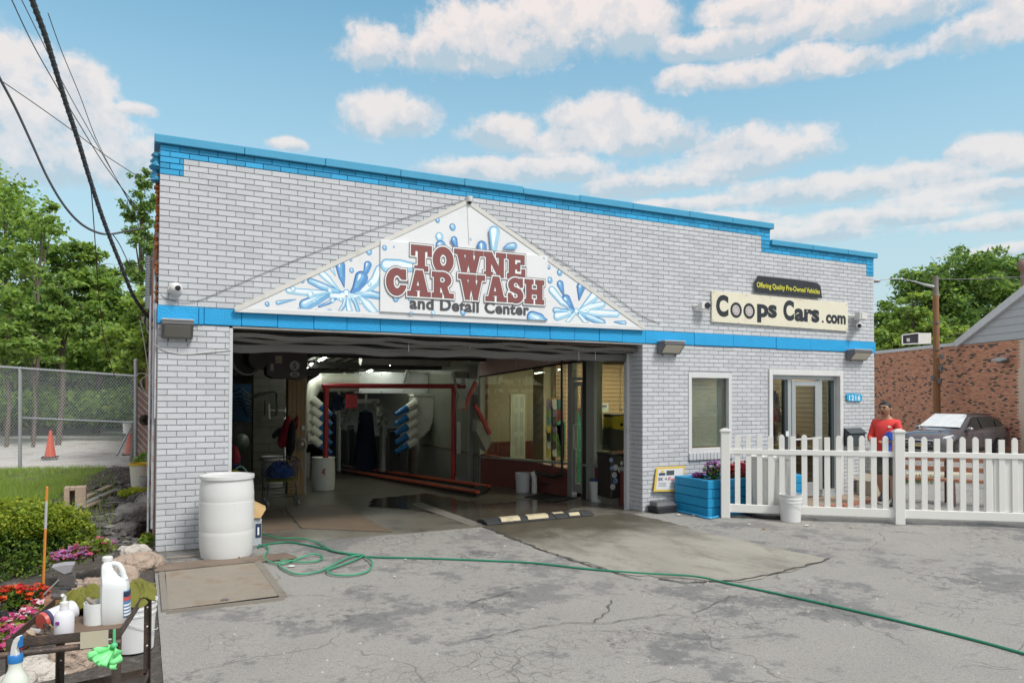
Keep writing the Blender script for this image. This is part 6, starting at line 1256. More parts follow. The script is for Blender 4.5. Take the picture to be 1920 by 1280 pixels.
for (r, z) in rings:
    for k in range(n): a_ = 2*pi*k/n; rr = r*(1+.03*(1 if (k//3) % 2 else -1)*(z > .1 and z < .85)); b.v.append((c.x+rr*cos(a_), c.y+rr*sin(a_), z))
for i in range(len(rings)-1):
    for k in range(n): k2 = (k+1) % n; b.f.append((i*n+k, i*n+k2, (i+1)*n+k2, (i+1)*n+k)); b.m.append(0)
b.build('tub', M_vin, t); MB().lathe([(.34,0),(.35,.02),(.34,.035)], (c.x, c.y, .0), 32).build('saucer', M_bin, t, True)
leanpanel(A0+fd*3.42+Vector((0,0,0)), fd, .60, .21, .925, 5, .05, 'short white slatted panel stored upright behind the second fence section')
c = G(1493, 979); bucket('white bucket with wire handle standing in front of the picket fence', c.x, c.y+.10, 0, 1.0, h=.385)
# ------------------------------------------------------------------ bench, brick kerb behind the fence
t = thing('park_bench', 'long brown slatted bench standing behind the picket fence', 'bench', (11.4, -1.4, 0)); M_bn = pm('bench_brown', (.36,.16,.09), .6, var=.2, vs=5); M_bs = pm('bench_frame', (.10,.05,.045), .5)
def bp(px, z, Y0=12.2):                                  # point above the ground line of the bench
    a_ = G(1670, 935); b_ = G(1915, 951); r_ = ray(px, 900); dd_ = (b_-a_); nn = np.array([-dd_.y, dd_.x]); tt = ((np.array([a_.x, a_.y])-C0[:2])@nn)/(r_[:2]@nn); q = C0+r_*tt; return Vector((q[0], q[1], z))
for z, w_, dp in ((.72,.07,.0),(.56,.08,.0),(.40,.05,-.16)): MB().bar(bp(1640, z)+Vector((dp,dp,0)), bp(1905, z)+Vector((dp,dp,0)), .035 if z > .5 else .16, w_).build('slat', M_bn, t, bevel=.004)
for px in (1668, 1775, 1895): MB().bar(bp(px, 0), bp(px, .76), .05, .05).bar(bp(px, .37), bp(px, .37)+Vector((-.3,-.3,0)), .05, .04).bar(bp(px, .37)+Vector((-.3,-.3,0)), bp(px, 0)+Vector((-.34,-.34,0)), .05, .04).build('leg', M_bs, t)
t = thing('brick_kerb', 'low curved kerb of reddish bricks in front of the shop entrance', 'kerb', (10.5, -.9, 0)); kp = [(9.0,-.95),(9.5,-1.0),(10.2,-.92),(11.0,-.75),(11.8,-.45),(12.4,.1)]; P = smoothpts([Vector((x, y, 0)) for x, y in kp], 5)
for i in range(len(P)-1): d_ = (P[i+1]-P[i]); MB().bar(P[i]+Vector((0,0,.02)), P[i]+d_*.93+Vector((0,0,.02)), .10, .05).build('brick', pm('kerb_brick', (.33,.13,.09), .8, var=.3, vs=9), t, bevel=.003)
o = groundpoly('entrance_slab', [Vector((x, y, 0)) for x, y in kp+[(12.4,.0)][:0]+[(12.0,-.01),(9.0,-.01)]], pm('slab_tan', (.30,.23,.17), .8, var=.2, dirt=.5), .006)
t = thing('leafy_shrub', 'small green shrub growing at the right corner of the building', 'shrub', (11.9, -.3, 0)); link('leaves', leaves('leaves', blobpts([(11.85,-.22,.75,.14,.12,.32)], 420, .3), .035, M_lf[:2], None), t, 'stuff'); MB().tube([(11.85,-.22,.3),(11.85,-.22,.8)], .012, 5).build('stem', M_lf[1], t)
MB().lathe([(.14,0),(.18,.38),(.19,.40)], (11.85,-.22,0), 20).build('pot', pm('pot_beige', (.45,.36,.25), .7), t)
# ------------------------------------------------------------------ neighbouring brick building on the right
wd = Vector((sin(YAW-.0505), cos(YAW-.0505), 0)); W0 = depth(1850, 731, 31.0); W0.z = 0; wn_ = Vector((wd.y, -wd.x, 0)); wn_ = wn_ if wn_.dot(Vector(C0)-W0) > 0 else -wn_
def wallpt(px, py, off=0.0):                            # view ray meets the neighbour's wall plane
    d = Vector(ray(px, py)); O = Vector(C0); t = (W0+wn_*off-O).dot(wn_)/d.dot(wn_); return O+d*t
u0 = (wallpt(1618, 700)-W0).dot(wd); u1 = (wallpt(1990, 700)-W0).dot(wd); ZB, ZW = -1.0, 4.02
nb2 = thing('brick_building', 'long red and black brick building with white roof edge and grey gable', 'building', W0)
M_rb = [pm('nb_brick_%d' % i, c, .85, var=.18, vs=9) for i, c in enumerate([(.58,.26,.155),(.50,.21,.125),(.64,.31,.19),(.07,.065,.055)])]
M_nm = pm('nb_mortar', (.68,.56,.45), .9, var=.1)
rec = []; rd = random.Random(2); L2, H2 = .2032, .0677; rows = int((ZW-ZB)/H2); lo, hi_ = min(u0, u1), max(u0, u1)
drs = random.Random(9)
for r in range(rows):
    u = lo+(.5*L2 if r % 2 else 0); k = 0
    while u+L2 <= hi_:
        kx = rd.random(); m = M_rb[3] if (kx < .16 and (rd.random() < .75)) else M_rb[int(rd.random()*3)]
        rec.append((W0+wd*u+Vector((0,0,ZB+r*H2))+wn_*0, wd, L2, H2, m, wn_)); u += L2
lay(rec, nb2, d=.010, top=300, gaps=.011)
V_ = lambda u, z, o=0: W0+wd*u+wn_*o+Vector((0,0,z))
MB().prism([V_(lo, -1.5, -.001), V_(hi_, -1.5, -.001), V_(hi_, ZW, -.001), V_(lo, ZW, -.001)], -wn_*12).build('wall', M_nm, nb2)
ug = (wallpt(1797, 634)-W0).dot(wd); M_wt = pm('white_metal_edge', (.62,.63,.65), .5)
MB().prism([V_(ug, ZW, .04), V_(u0, ZW, .04), V_(u0, ZW+.15, .04), V_(ug, ZW+.15, .04)], -wn_*.3).build('roof_edge', M_wt, nb2)
# gable siding to the right of ug
a = wallpt(1797, 636); b = wallpt(1990, 490); far = (b-W0).dot(wd); n = 13; M_sd = pm('grey_siding', (.46,.48,.50), .6, var=.04); sl = (b.z-ZW-.12)/(far-ug)
hz_ = .30
for i in range(n):
    z0 = ZW+.02+i*hz_; z1 = z0+hz_; ua = ug+(z0-ZW)/sl; ub = ug+(z1-ZW)/sl
    if (far-ua)*(far-ug) <= 0: break
    MB().add([V_(ua, z0, .045), V_(far, z0, .045), V_(far, z1+.004, .015), V_(ub, z1+.004, .015), V_(ua, z0, -.1), V_(far, z0, -.1)], [(0,1,2,3),(0,4,5,1)]).build('siding_board', M_sd, nb2)
MB().bar(V_(ug, ZW+.05, .06), V_(far, ZW+.05+sl*(far-ug), .06), .30, .24, up=tuple(wn_)).build('rake_board', M_wt, nb2)
gb = MB().prism([V_(ug, ZW+.02, -.3), V_(far, ZW+.02, -.3), V_(far, ZW+sl*(far-ug), -.3)], -wn_*10).build('gable_roof', pm('roof_grey', (.2,.2,.21), .8), nb2)
t = thing('flood_lamp', 'grey wall flood lamp high on the neighbouring brick wall', 'wall lamp', wallpt(1880, 674)); c = wallpt(1882, 675, .1); MB().cbox(c, (.35,.35,.22), Matrix((wd, wn_, Vector((0,0,1)))).transposed()).build('housing', M_lamp, t, bevel=.04); MB().prism([wallpt(1888,673,.3), wallpt(1875,671,.3), wallpt(1858,676,.55), wallpt(1872,678,.55)], (0,0,.05)).build('shade', M_lampt, t)
t = thing('roof_unit', 'white boxed air conditioning unit with open dark side on the flat roof', 'air conditioner', depth(1715, 640, 38)); Rw = Matrix((RT/np.linalg.norm(RT), FW/np.linalg.norm(FW), UP/np.linalg.norm(UP))).transposed()
c0_ = depth(1692, 644, 37); c1_ = depth(1722, 626, 37); w_ = (Vector(RT)*1); q = [depth(1691, 645, 37), depth(1722, 644, 37), depth(1722, 624, 37), depth(1691, 628, 37)]
MB().prism([depth(1722,645,37), depth(1746,644,37.6), depth(1746,624,37.6), depth(1722,624,37)], Vector(ray(1722, 640))*1.2).build('cabinet', pm('ac_white', (.50,.51,.50), .5), t); MB().prism(q, Vector(ray(1706, 640))*1.0).build('fan_side', pm('ac_dark', (.02,.02,.03), .5), t)
for a_, b_ in zip(q, q[1:]+q[:1]): MB().bar(a_-Vector(FW)*.02, b_-Vector(FW)*.02, .05, .05).build('edge', M_wt, t)
MB().prism([depth(1700,640,36.9), depth(1706,640,36.9), depth(1706,634,36.9), depth(1700,634,36.9)], Vector(FW)*.03).build('louvre', M_lampt, t)
t = thing('distant_house', 'white peaked roof end of a brick house far behind the shop corner', 'house', depth(1650, 650, 60)); MB().prism([depth(1632,700,60), depth(1660,655,60), depth(1636,640,60), depth(1600,660,60), depth(1600,700,60)], Vector(FW)*6).build('wall', M_rb[2], t); MB().bar(depth(1630,636,59.8), depth(1664,654,59.8), .25, .3).build('roof_edge', M_wt, t)
# utility poles
M_pole = pm('pole_wood', (.27,.135,.062), .85, var=.3, vs=6, stretch=(8,8,.5), bump=.6, bs=40); M_poleg = pm('pole_grey', (.22,.19,.16), .9, var=.3)
t = thing('utility_pole', 'brown wooden utility pole with curved street lamp arm beside the parked car', 'utility pole', depth(1757, 770, 33)); pb_ = depth(1757, 770, 33); top = depth(1754, 517, 33)
MB().tube([Vector((pb_.x, pb_.y, -.9)), top.lerp(pb_, .15)], [.155, .125], 14).build('pole', M_pole, t, True); MB().tube([top.lerp(pb_, .15), top], [.125, .11], 14).build('pole_top', M_poleg, t, True)
for z in (.35, .55): p = top.lerp(pb_, z); MB().box((p.x-.16, p.y-.16, p.z-.02), (p.x+.16, p.y+.16, p.z+.03)).build('band', M_lamp, t)
for i, (px, py) in enumerate(((1762,714),(1749,708),(1765,668),(1764,690))): p = depth(px, py, 32.7); MB().cbox(p, (.16,.14,.22)).build('meter_box', M_lamp, t, bevel=.02)
am = [depth(1753, 538, 33), depth(1735, 534, 32.9), depth(1715, 528, 32.7), depth(1695, 524, 32.5), depth(1670, 523, 32.3), depth(1650, 525, 32.1), depth(1640, 526, 32.0)]
arm = MB().tube(smoothpts(am, 4), [.075-.055*min(1, i/10) for i in range(25)], 8).build('lamp_arm', pm('arm_alu', (.45,.47,.48), .4, .3), t, True); MB().ball(depth(1643, 527, 32), (.22,.14,.07), 12, 6).build('lamp_head', M_lampt, arm, True)
t = thing('utility_pole', 'short distant wooden pole with small fittings above the air conditioner', 'utility pole', depth(1711, 640, 55)); MB().tube([depth(1712, 700, 55), depth(1710, 570, 55)], .2, 10).build('pole', M_poleg, t, True); MB().bar(depth(1700, 567, 55), depth(1724, 568, 55), .15).build('crossarm', M_poleg, t); MB().bar(depth(1712, 588, 55), depth(1752, 598, 50), .06).build('brace', M_wt, t)
cable('power_line', 'grey overhead wire running from the lamp pole to the right edge', [depth(1757, 523, 33), depth(1830, 523, 33), depth(1925, 518, 33)], .018, M_wg)
t = thing('utility_pole', 'grey pole top just showing at the far right edge above the gable', 'utility pole', depth(1921, 500, 42)); MB().tube([depth(1921, 600, 42), depth(1919, 486, 42)], .16, 10).build('pole', M_poleg, t, True); MB().ball(depth(1918, 498, 41.5), (.3,.3,.35), 10, 8).build('transformer', pm('transformer_brown', (.2,.13,.11), .6), t, True)
# parking stripes and curb behind the fence
t = MB().prism([G(1700,893)+Vector((0,0,.003)), G(1830,893)+Vector((0,0,.003)), G(1830,889)+Vector((0,0,.003)), G(1700,889)+Vector((0,0,.003))], (0,0,.05)).build('parking_stop', pm('stop_pale', (.5,.47,.36), .8, dirt=.4), None); tag(t, 'pale concrete wheel stop seen through the bench slats', 'wheel stop')
t = thing('stone_planter', 'square beige stone planter with small roof shaped lid behind the pickets', 'planter', G(1650, 930)); c = G(1650, 930); MB().box((c.x-.16, c.y-.0, 0), (c.x+.2, c.y+.35, .26)).build('box', pm('stone_beige', (.42,.38,.28), .8), t); MB().prism([Vector((c.x-.19, c.y-.02, .265)), Vector((c.x+.23, c.y-.02, .265)), Vector((c.x+.02, c.y-.02, .38))], (0,.4,0)).build('lid', pm('stone_beige', (.42,.38,.28), .8), t)
t = thing('grass_tuft', 'patch of green grass by the wheel stop beyond the bench', 'grass', G(1720, 900)); P = np.array([[G(1720,905).x+RNG.normal()*.3, G(1720,905).y+RNG.normal()*.15, .04+RNG.random()*.08] for _ in range(260)]); link('blades', leaves('blades', P, .07, [M_lf[0]], None, up=-.2, aspect=.15), t, 'stuff')
# ------------------------------------------------------------------ parked car
car = thing('parked_car', 'dark grey compact SUV parked nose towards the camera before the brick wall', 'car', (0, 0, 0))
cf = depth(1777, 846, 27.4); cr2 = depth(1877, 842, 29.1); cf.z = cr2.z = -.58
cd = (cf-cr2); cd.z = 0; cd.normalize(); cl_ = Vector((-cd.y, cd.x, 0))  # forward, left
if cl_.dot(Vector(C0)-cf) > 0: cside = cl_
else: cside = -cl_
WB = 2.66; mid = (cf+cr2)/2; FWp = mid+cd*WB/2; O_ = FWp-cside*.80                     # centre of the front axle; near side wheels lie on cside
def cp(x, y, z): return O_+cd*x+cside*y+Vector((0,0,z-.0))                      # x forward from the front axle, y to the near side
M_body = pm('car_grey_brown', (.13,.125,.14), .22, .4, var=.05, coat=1.0); M_tint = pm('car_glass', (.012,.014,.016), .04, spec=.9); M_tyre = pm('tyre', (.02,.02,.02), .8); M_chr = pm('chrome', (.6,.6,.62), .12, 1.0); M_alloy = pm('alloy', (.35,.35,.36), .3, .8)
# side profile stations: x, half width at sill, belt, z sill, z belt(shoulder), z top, half width top
ST = [(.93,.55,.62,.34,.62,.66,.50),(.88,.72,.76,.26,.72,.80,.66),(.70,.84,.88,.24,.82,.93,.78),(.35,.88,.915,.24,.90,1.02,.82),(-.10,.90,.925,.24,.96,1.09,.84),(-.42,.90,.925,.24,1.0,1.13,.84),(-.80,.90,.925,.24,1.02,1.40,.72),(-1.18,.90,.925,.24,1.04,1.60,.66),(-1.7,.90,.925,.24,1.05,1.68,.655),(-2.3,.90,.925,.25,1.07,1.68,.65),(-2.8,.90,.92,.27,1.10,1.64,.64),(-3.2,.89,.91,.30,1.12,1.56,.62),(-3.42,.87,.89,.36,1.13,1.36,.66),(-3.60,.84,.86,.42,1.12,1.16,.76),(-3.68,.74,.78,.48,1.04,1.06,.68)]
b = MB(); ring = []
for (x, ws, wb, zs, zb_, zt_, wt_) in ST:
    pts = []
    half = [(0, zs), (ws*.8, zs), (ws, zs+.08), (wb*1.0, zs+.28), (wb*1.003, (zs+.28+zb_)/2+.05), (wb*.985, zb_-.04), (wb*.965, zb_), (wb*.94+(wt_-wb*.94)*.5, zb_+(zt_-zb_)*.5), (wt_, zt_-.05), (wt_*.90, zt_-.008), (wt_*.5, zt_+.02), (0, zt_+.028)]
    full = half+[(-y, z) for y, z in reversed(half[1:-1])]; ring.append(len(b.v)); b.v += [tuple(cp(x, y, z)) for y, z in full]
nr_ = len(full)
for i in range(len(ST)-1):
    for k in range(nr_): k2 = (k+1) % nr_; b.f.append((ring[i]+k, ring[i]+k2, ring[i+1]+k2, ring[i+1]+k)); b.m.append(0)
b.f.append(tuple(ring[0]+k for k in range(nr_))); b.m.append(0); b.f.append(tuple(ring[-1]+k for k in reversed(range(nr_)))); b.m.append(0)
body = b.build('body', M_body, car, True)
# wheel wells cut as dark arches, wheels
def arch(x0, name='wheel_arch'):
    for s in (1, -1):
        b = MB(); b.lathe([(.36,0),(.405,.0),(.405,.03),(.36,.03)], cp(x0, s*.905, .355), 28, axis=tuple(cside*s)); b.build('arch_trim', pm('trim_black', (.015,.015,.016), .6), car, True)
        MB().lathe([(.375,0),(0,.001)], cp(x0, s*.925, .36), 24, axis=tuple(cside*s), caps=(False,False)).build('wheel_well', M_ck, car)
        w_ = MB().lathe([(.22,-.10),(.335,-.10),(.35,-.07),(.35,.07),(.335,.10),(.22,.10)], cp(x0, s*.86, .35), 32, axis=tuple(cside*s)).build('wheel', M_tyre, car, True)
        rm = MB().lathe([(.235,0),(.245,.02),(.23,.02)], cp(x0, s*.955, .35), 28, axis=tuple(cside*s), caps=(False,False)); ax2 = cside.cross(Vector((0,0,1)))
        for k in range(10): a_ = k*pi/5+(.14 if k % 2 else 0); e = ax2*cos(a_)+Vector((0,0,1))*sin(a_); rm.bar(cp(x0, s*.965, .35), cp(x0, s*.972, .35)+e*.235, .035, .02, up=tuple(cside))
        rm.lathe([(.05,0),(.05,.02)], cp(x0, s*.965, .35), 12, axis=tuple(cside*s)); rm.build('rim', M_alloy, w_, True)
arch(0); arch(-WB)
def cquad(name, pts, m, off=.006, parent=None, th=.004):
    P = [cp(*p) for p in pts]; c = sum(P, Vector())/len(P); n_ = (P[1]-P[0]).cross(P[2]-P[0]).normalized(); ctr = cp(-1.4, 0, .8); n_ = n_ if n_.dot(c-ctr) > 0 else -n_
    return MB().prism([p+n_*off for p in P], n_*th).build(name, m, parent or car)
for s in (1, -1):
    sy = lambda z, x: s*(.905+(z-1.05)*(-.43)+.012)
    for nm, pts in (('side_window', [(-.62,1.10),(-1.02,1.10+.0),(-1.55,1.12),(-1.55,1.58),(-1.28,1.56)]), ('side_window', [(-1.63,1.12),(-2.55,1.15),(-2.62,1.54),(-1.63,1.585)]), ('side_window', [(-2.63,1.15),(-3.02,1.19),(-3.12,1.36),(-2.70,1.53)])):
        cquad(nm, [(x, s*(.925-.0+(z-1.05)*(-.44)), z) for x, z in pts], M_tint, .008)
    cquad('window_trim', [(-.6, s*.915, 1.075), (-3.05, s*.905, 1.15), (-3.05, s*.905, 1.17), (-.6, s*.915, 1.095)], M_chr, .012)
    mr = MB().ball(cp(-.62, s*1.02, 1.13), (.12,.12,.08), 12, 8).build('mirror', pm('mirror_grey', (.25,.25,.27), .25, .5, coat=1), car, True); MB().bar(cp(-.66, s*.90, 1.08), cp(-.64, s*1.0, 1.11), .05).build('stalk', M_ck, mr)
    for x in (-1.42, -2.35): MB().bar(cp(x, s*.937, .93), cp(x-.18, s*.937, .935), .02, .025).build('door_handle', M_body, car, bevel=.004)
    cquad('headlight', [(.62, s*.80, .83), (.86, s*.66, .76), (.89, s*.62, .70), (.70, s*.84, .72)], pm('headlamp', (.55,.57,.6), .1, spec=.9), .02); cquad('headlight_wing', [(.70, s*.80, .86), (.28, s*.90, .93), (.28, s*.905, .88), (.70, s*.86, .78)], pm('headlamp', (.55,.57,.6), .1, spec=.9), .022)
    cquad('tail_light', [(-3.30, s*.88, 1.14), (-3.58, s*.82, 1.10), (-3.60, s*.84, .98), (-3.34, s*.90, 1.05)], pm('taillight', (.4,.01,.01), .2, spec=.8), .03)
    for x in (-.95, -1.62, -2.58): cquad('door_seam', [(x, s*.93, .34), (x-.006, s*.93, .34), (x-.006, s*.925, 1.03), (x, s*.925, 1.03)], M_ck, .004, None, .001)
    cquad('sill_trim', [(-.42, s*.905, .27), (-2.25, s*.905, .27), (-2.25, s*.925, .38), (-.42, s*.925, .38)], pm('trim_black', (.015,.015,.016), .6), .012); cquad('sill_chrome', [(-.45, s*.93, .40), (-2.2, s*.93, .40), (-2.2, s*.93, .42), (-.45, s*.93, .42)], M_chr, .014)
cquad('windscreen', [(-.40, .80, 1.12), (-.40, -.80, 1.12), (-1.17, -.63, 1.60), (-1.17, .63, 1.60)], pm('windscreen', (.72,.77,.78), .05, spec=1.0, var=.2), .075)
cquad('grille', [(.925,.50,.70),(.925,-.50,.70),(.95,-.50,.54),(.95,.50,.54)], M_ck, .02); cquad('grille_bar', [(.93,.58,.72),(.93,-.58,.72),(.945,-.58,.68),(.945,.58,.68)], M_chr, .03); cquad('grille_bar', [(.95,.50,.60),(.95,-.50,.60),(.955,-.50,.58),(.955,.50,.58)], M_chr, .035)
cquad('bumper_intake', [(.94,.55,.46),(.94,-.55,.46),(.92,-.50,.36),(.92,.50,.36)], M_ck, .03); cquad('number_plate', [(.96,.16,.56),(.96,-.16,.56),(.96,-.16,.47),(.96,.16,.47)], pm('plate_yellow', (.55,.48,.20), .5), .05); cquad('bumper_chrome', [(.93,.62,.34),(.93,-.62,.34),(.93,-.62,.31),(.93,.62,.31)], M_chr, .03)
MB().bar(cp(-.95, .66, 1.68), cp(-2.9, .62, 1.66), .03, .03).build('roof_rail', M_ck, car); MB().prism([cp(-2.9,.02,1.70), cp(-3.02,.02,1.70), cp(-3.04,.02,1.78)], cside*.04).build('antenna', M_body, car)
car.location = tuple(O_); 
for ch in list(car.children): ch.matrix_parent_inverse = Matrix.Translation(O_).inverted()
t = MB
# ------------------------------------------------------------------ person behind the fence
def skinfig(name, chains, m, parent, sub=2, root=0):
    vs = []; es = []; rs = []; key = {}
    for ch in chains:
        prev = None
        for (p, r) in ch:
            k = tuple(round(c, 4) for c in p)
            if k not in key: key[k] = len(vs); vs.append(p); rs.append(r)
            i = key[k]
            if prev is not None and prev != i: es.append((prev, i))
            prev = i
    me = bpy.data.meshes.new(name); me.from_pydata(vs, es, []); o = link(name, me, None); o.modifiers.new('s', 'SKIN'); 
    sv = me.skin_vertices[0].data
    for i, r in enumerate(rs): sv[i].radius = r if isinstance(r, tuple) else (r, r); sv[i].use_root = (i == root)
    md = o.modifiers.new('b', 'SUBSURF'); md.levels = md.render_levels = sub
    dg = bpy.context.evaluated_depsgraph_get(); dg.update(); m2 = bpy.data.meshes.new_from_object(o.evaluated_get(dg)); bpy.data.objects.remove(o)
    m2.materials.clear(); m2.materials.append(m); m2.polygons.foreach_set('use_smooth', [True]*len(m2.polygons)); m2.name = name; return link(name, m2, parent)
PB = G(1662, 947)
per = thing('person', 'man in red long sleeved shirt and dark shorts looking down at a blue cloth', 'person', PB)
hd_ = Vector((-.93, -.34, 0)).normalized(); sd_ = Vector((-hd_.y, hd_.x, 0))       # facing left and towards the camera; sd_ is his left
if sd_.dot(Vector(C0)-PB) < 0: near = -1
else: near = 1
def bd(f, s, z): v = PB+hd_*f+sd_*s; return (v.x, v.y, z)
M_skin = pm('skin_brown', (.42,.225,.14), .5, var=.06, vs=8); M_shirt = pm('shirt_red', (.72,.055,.05), .75, var=.10, vs=5, bump=.3, bs=14); M_short = pm('shorts_grey', (.07,.075,.06), .85, var=.25, vs=6, bump=.3, bs=20); M_hair = pm('hair_black', (.012,.010,.010), .6); M_shoe = pm('shoe_navy', (.02,.025,.04), .7)
T_ = [(bd(0,0,.93),(.155,.115)),(bd(.01,0,1.05),(.165,.13)),(bd(.0,0,1.20),(.17,.125)),(bd(-.01,0,1.34),(.165,.11)),(bd(-.015,0,1.405),(.10,.08)),(bd(0,0,1.435),(.065,.065))]
# bare body: legs, hands, neck, head as one mesh
lh, rh = bd(.36,.06,1.06), bd(.34,-.10,1.05)
body_ch = [[(bd(0,0,.90),(.10,.09)),(bd(.0,.09,.86),(.085,.085)),(bd(.02,.11,.50),(.058,.062)),(bd(-.03,.115,.30),(.056,.058)),(bd(-.03,.115,.10),(.036,.038))],
           [(bd(0,0,.90),(.10,.09)),(bd(.0,-.09,.86),(.085,.085)),(bd(.06,-.11,.50),(.058,.062)),(bd(-.10,-.115,.33),(.056,.058)),(bd(-.20,-.115,.16),(.036,.038))],
           [(bd(0,0,.90),(.10,.09)),(bd(0,0,1.15),(.11,.10)),(bd(-.01,0,1.36),(.09,.08)),(bd(.0,0,1.43),(.056,.058)),(bd(.03,0,1.50),(.055,.06)),(bd(.05,0,1.535),(.098,.112)),(bd(.055,0,1.60),(.105,.118)),(bd(.045,0,1.64),(.075,.085))],
           [(bd(-.01,0,1.36),(.09,.08)),(bd(-.01,.155,1.35),(.05,.05)),(bd(.02,.21,1.12),(.042,.042)),(bd(.24,.13,1.06),(.030,.030)),(lh,(.030,.022))],
           [(bd(-.01,0,1.36),(.09,.08)),(bd(-.01,-.155,1.35),(.05,.05)),(bd(.03,-.215,1.12),(.042,.042)),(bd(.24,-.17,1.06),(.030,.030)),(rh,(.030,.022))]]
bodyo = skinfig('body', body_ch, M_skin, per)
for hnd, sg_ in ((lh, 1), (rh, -1)):
    H_ = Vector(hnd)
    for k in range(4):
        off = sd_*(.027-.018*k); l = (.052,.060,.056,.045)[k]; p0 = H_+off*1.0+hd_*.012
        skinfig('finger', [[(tuple(p0),.0095),(tuple(p0+hd_*l*.55-Vector((0,0,.010))),.009),(tuple(p0+hd_*l*.85-Vector((0,0,.035))),.0075)]], M_skin, bodyo, 1)
    skinfig('thumb', [[(tuple(H_-sd_*sg_*.02),.011),(tuple(H_-sd_*sg_*.045+hd_*.02),.0095),(tuple(H_-sd_*sg_*.05+hd_*.05-Vector((0,0,.015))),.008)]], M_skin, bodyo, 1)
skinfig('shirt', [[(bd(0,0,.84),(.165,.135)),(bd(0,0,.93),(.175,.145)),(bd(.01,0,1.08),(.185,.155)),(bd(.0,0,1.22),(.185,.145)),(bd(-.01,0,1.355),(.155,.105)),(bd(-.005,0,1.42),(.075,.072))],
                  [(bd(-.01,0,1.355),(.155,.105)),(bd(-.01,.165,1.345),(.074,.072)),(bd(.01,.215,1.12),(.062,.062)),(bd(.20,.15,1.065),(.044,.044))], [(bd(-.01,0,1.355),(.155,.105)),(bd(-.01,-.165,1.345),(.074,.072)),(bd(.02,-.22,1.12),(.062,.062)),(bd(.20,-.185,1.065),(.044,.044))]], M_shirt, per)
skinfig('shorts', [[(bd(0,0,.93),(.155,.125)),(bd(0,.09,.84),(.105,.11)),(bd(.015,.105,.60),(.098,.10)),(bd(.02,.11,.47),(.10,.10))],[(bd(0,0,.93),(.155,.125)),(bd(0,-.09,.84),(.105,.11)),(bd(.045,-.105,.60),(.098,.10)),(bd(.055,-.11,.48),(.10,.10))]], M_short, per)
for (x, s, z, up_) in ((-.03,.115,.0,0), (-.22,-.115,.10,.12)):
    sh = skinfig('shoe', [[(bd(x-.04,s,z+.055),(.042,.05)),(bd(x+.04,s,z+.05-up_*.2),(.045,.045)),(bd(x+.13,s,z+.035-up_*.5),(.045,.032)),(bd(x+.19,s,z+.03-up_*.6),(.030,.022))]], M_shoe, per)
    MB().tube([bd(x-.035,s,z+.07), bd(x-.03,s,z+.15)], [.048,.046], 12).build('sock', M_ck, per, True)
# head details
hc = Vector(bd(.058,0,1.575)); hb_d, hb_s = hd_, sd_; hd_ = Vector((-.97, -.22, 0)).normalized(); sd_ = Vector((-hd_.y, hd_.x, 0)); tilt = (hd_*cos(.35)-Vector((0,0,1))*sin(.35))
hb = MB(); hb.ball(hc+Vector((0,0,.028))-hd_*.012, (.088,.088,.082), 18, 12); hv = [Vector(v) for v in hb.v]
hair = MB(); hair.ball(hc+Vector((0,0,.012))-hd_*.012, (.099,.099,.108), 28, 18, .03, 3); keepf = []
for f in hair.f:
    c = sum((Vector(hair.v[i]) for i in f), Vector())/4-hc
    if c.z > -.045+.62*max(0, c.dot(hd_)+.06): keepf.append(f)
hair.f = keepf; hair.m = [0]*len(keepf); hair.build('hair', M_hair, per, True)
MB().ball(hc+hd_*.100-Vector((0,0,.012)), (.015,.015,.022), 10, 8).build('nose', M_skin, per, True)
for s in (1, -1):
    MB().ball(hc+sd_*s*.094-hd_*.005-Vector((0,0,.008)), (.016,.016,.028), 10, 8).build('ear', M_skin, per, True); MB().ball(hc+hd_*.090+sd_*s*.036+Vector((0,0,.014)), (.014,.014,.007), 8, 6).build('eye', M_hair, per, True); MB().bar(hc+hd_*.101+sd_*s*.014+Vector((0,0,.034)), hc+hd_*.088+sd_*s*.058+Vector((0,0,.032)), .012, .012).build('eyebrow', M_hair, per)
MB().bar(hc+hd_*.097-sd_*.024-Vector((0,0,.050)), hc+hd_*.097+sd_*.024-Vector((0,0,.050)), .008, .008).build('mouth', pm('lips', (.30,.10,.08), .5), per); MB().ball(hc+hd_*.078-Vector((0,0,.080)), (.024,.024,.012), 10, 6).build('beard', M_hair, per, True)
hd_, sd_ = hb_d, hb_s; c = Vector(bd(.14,.10*near,1.28)); MB().box((c.x-.05,c.y-.002,c.z-.01),(c.x+.04,c.y+.002,c.z+.02)).build('chest_print', pm('print_pale', (.65,.55,.55), .6), per)
M_cb = pm('blue_cloth2', (.012,.07,.42), .8, var=.3); rag('cloth', 'bright blue cloth held in the hands of the man in red', tuple(Vector(bd(.26,near*.12,1.08))), (.085,.085,.11), M_cb, 21)
q = Vector(bd(.26,near*.10,1.0)); o = MB().prism([q+Vector((-.04,-.03,-.14)), q+Vector((.05,-.03,-.15)), q+Vector((.07,-.03,.05)), q+Vector((-.05,-.03,.04))], (.0,.05,0)).build('cloth_tail', M_cb, None, bevel=.015); tag(o, 'blue and green cloth end hanging below the hands of the man', 'cloth')
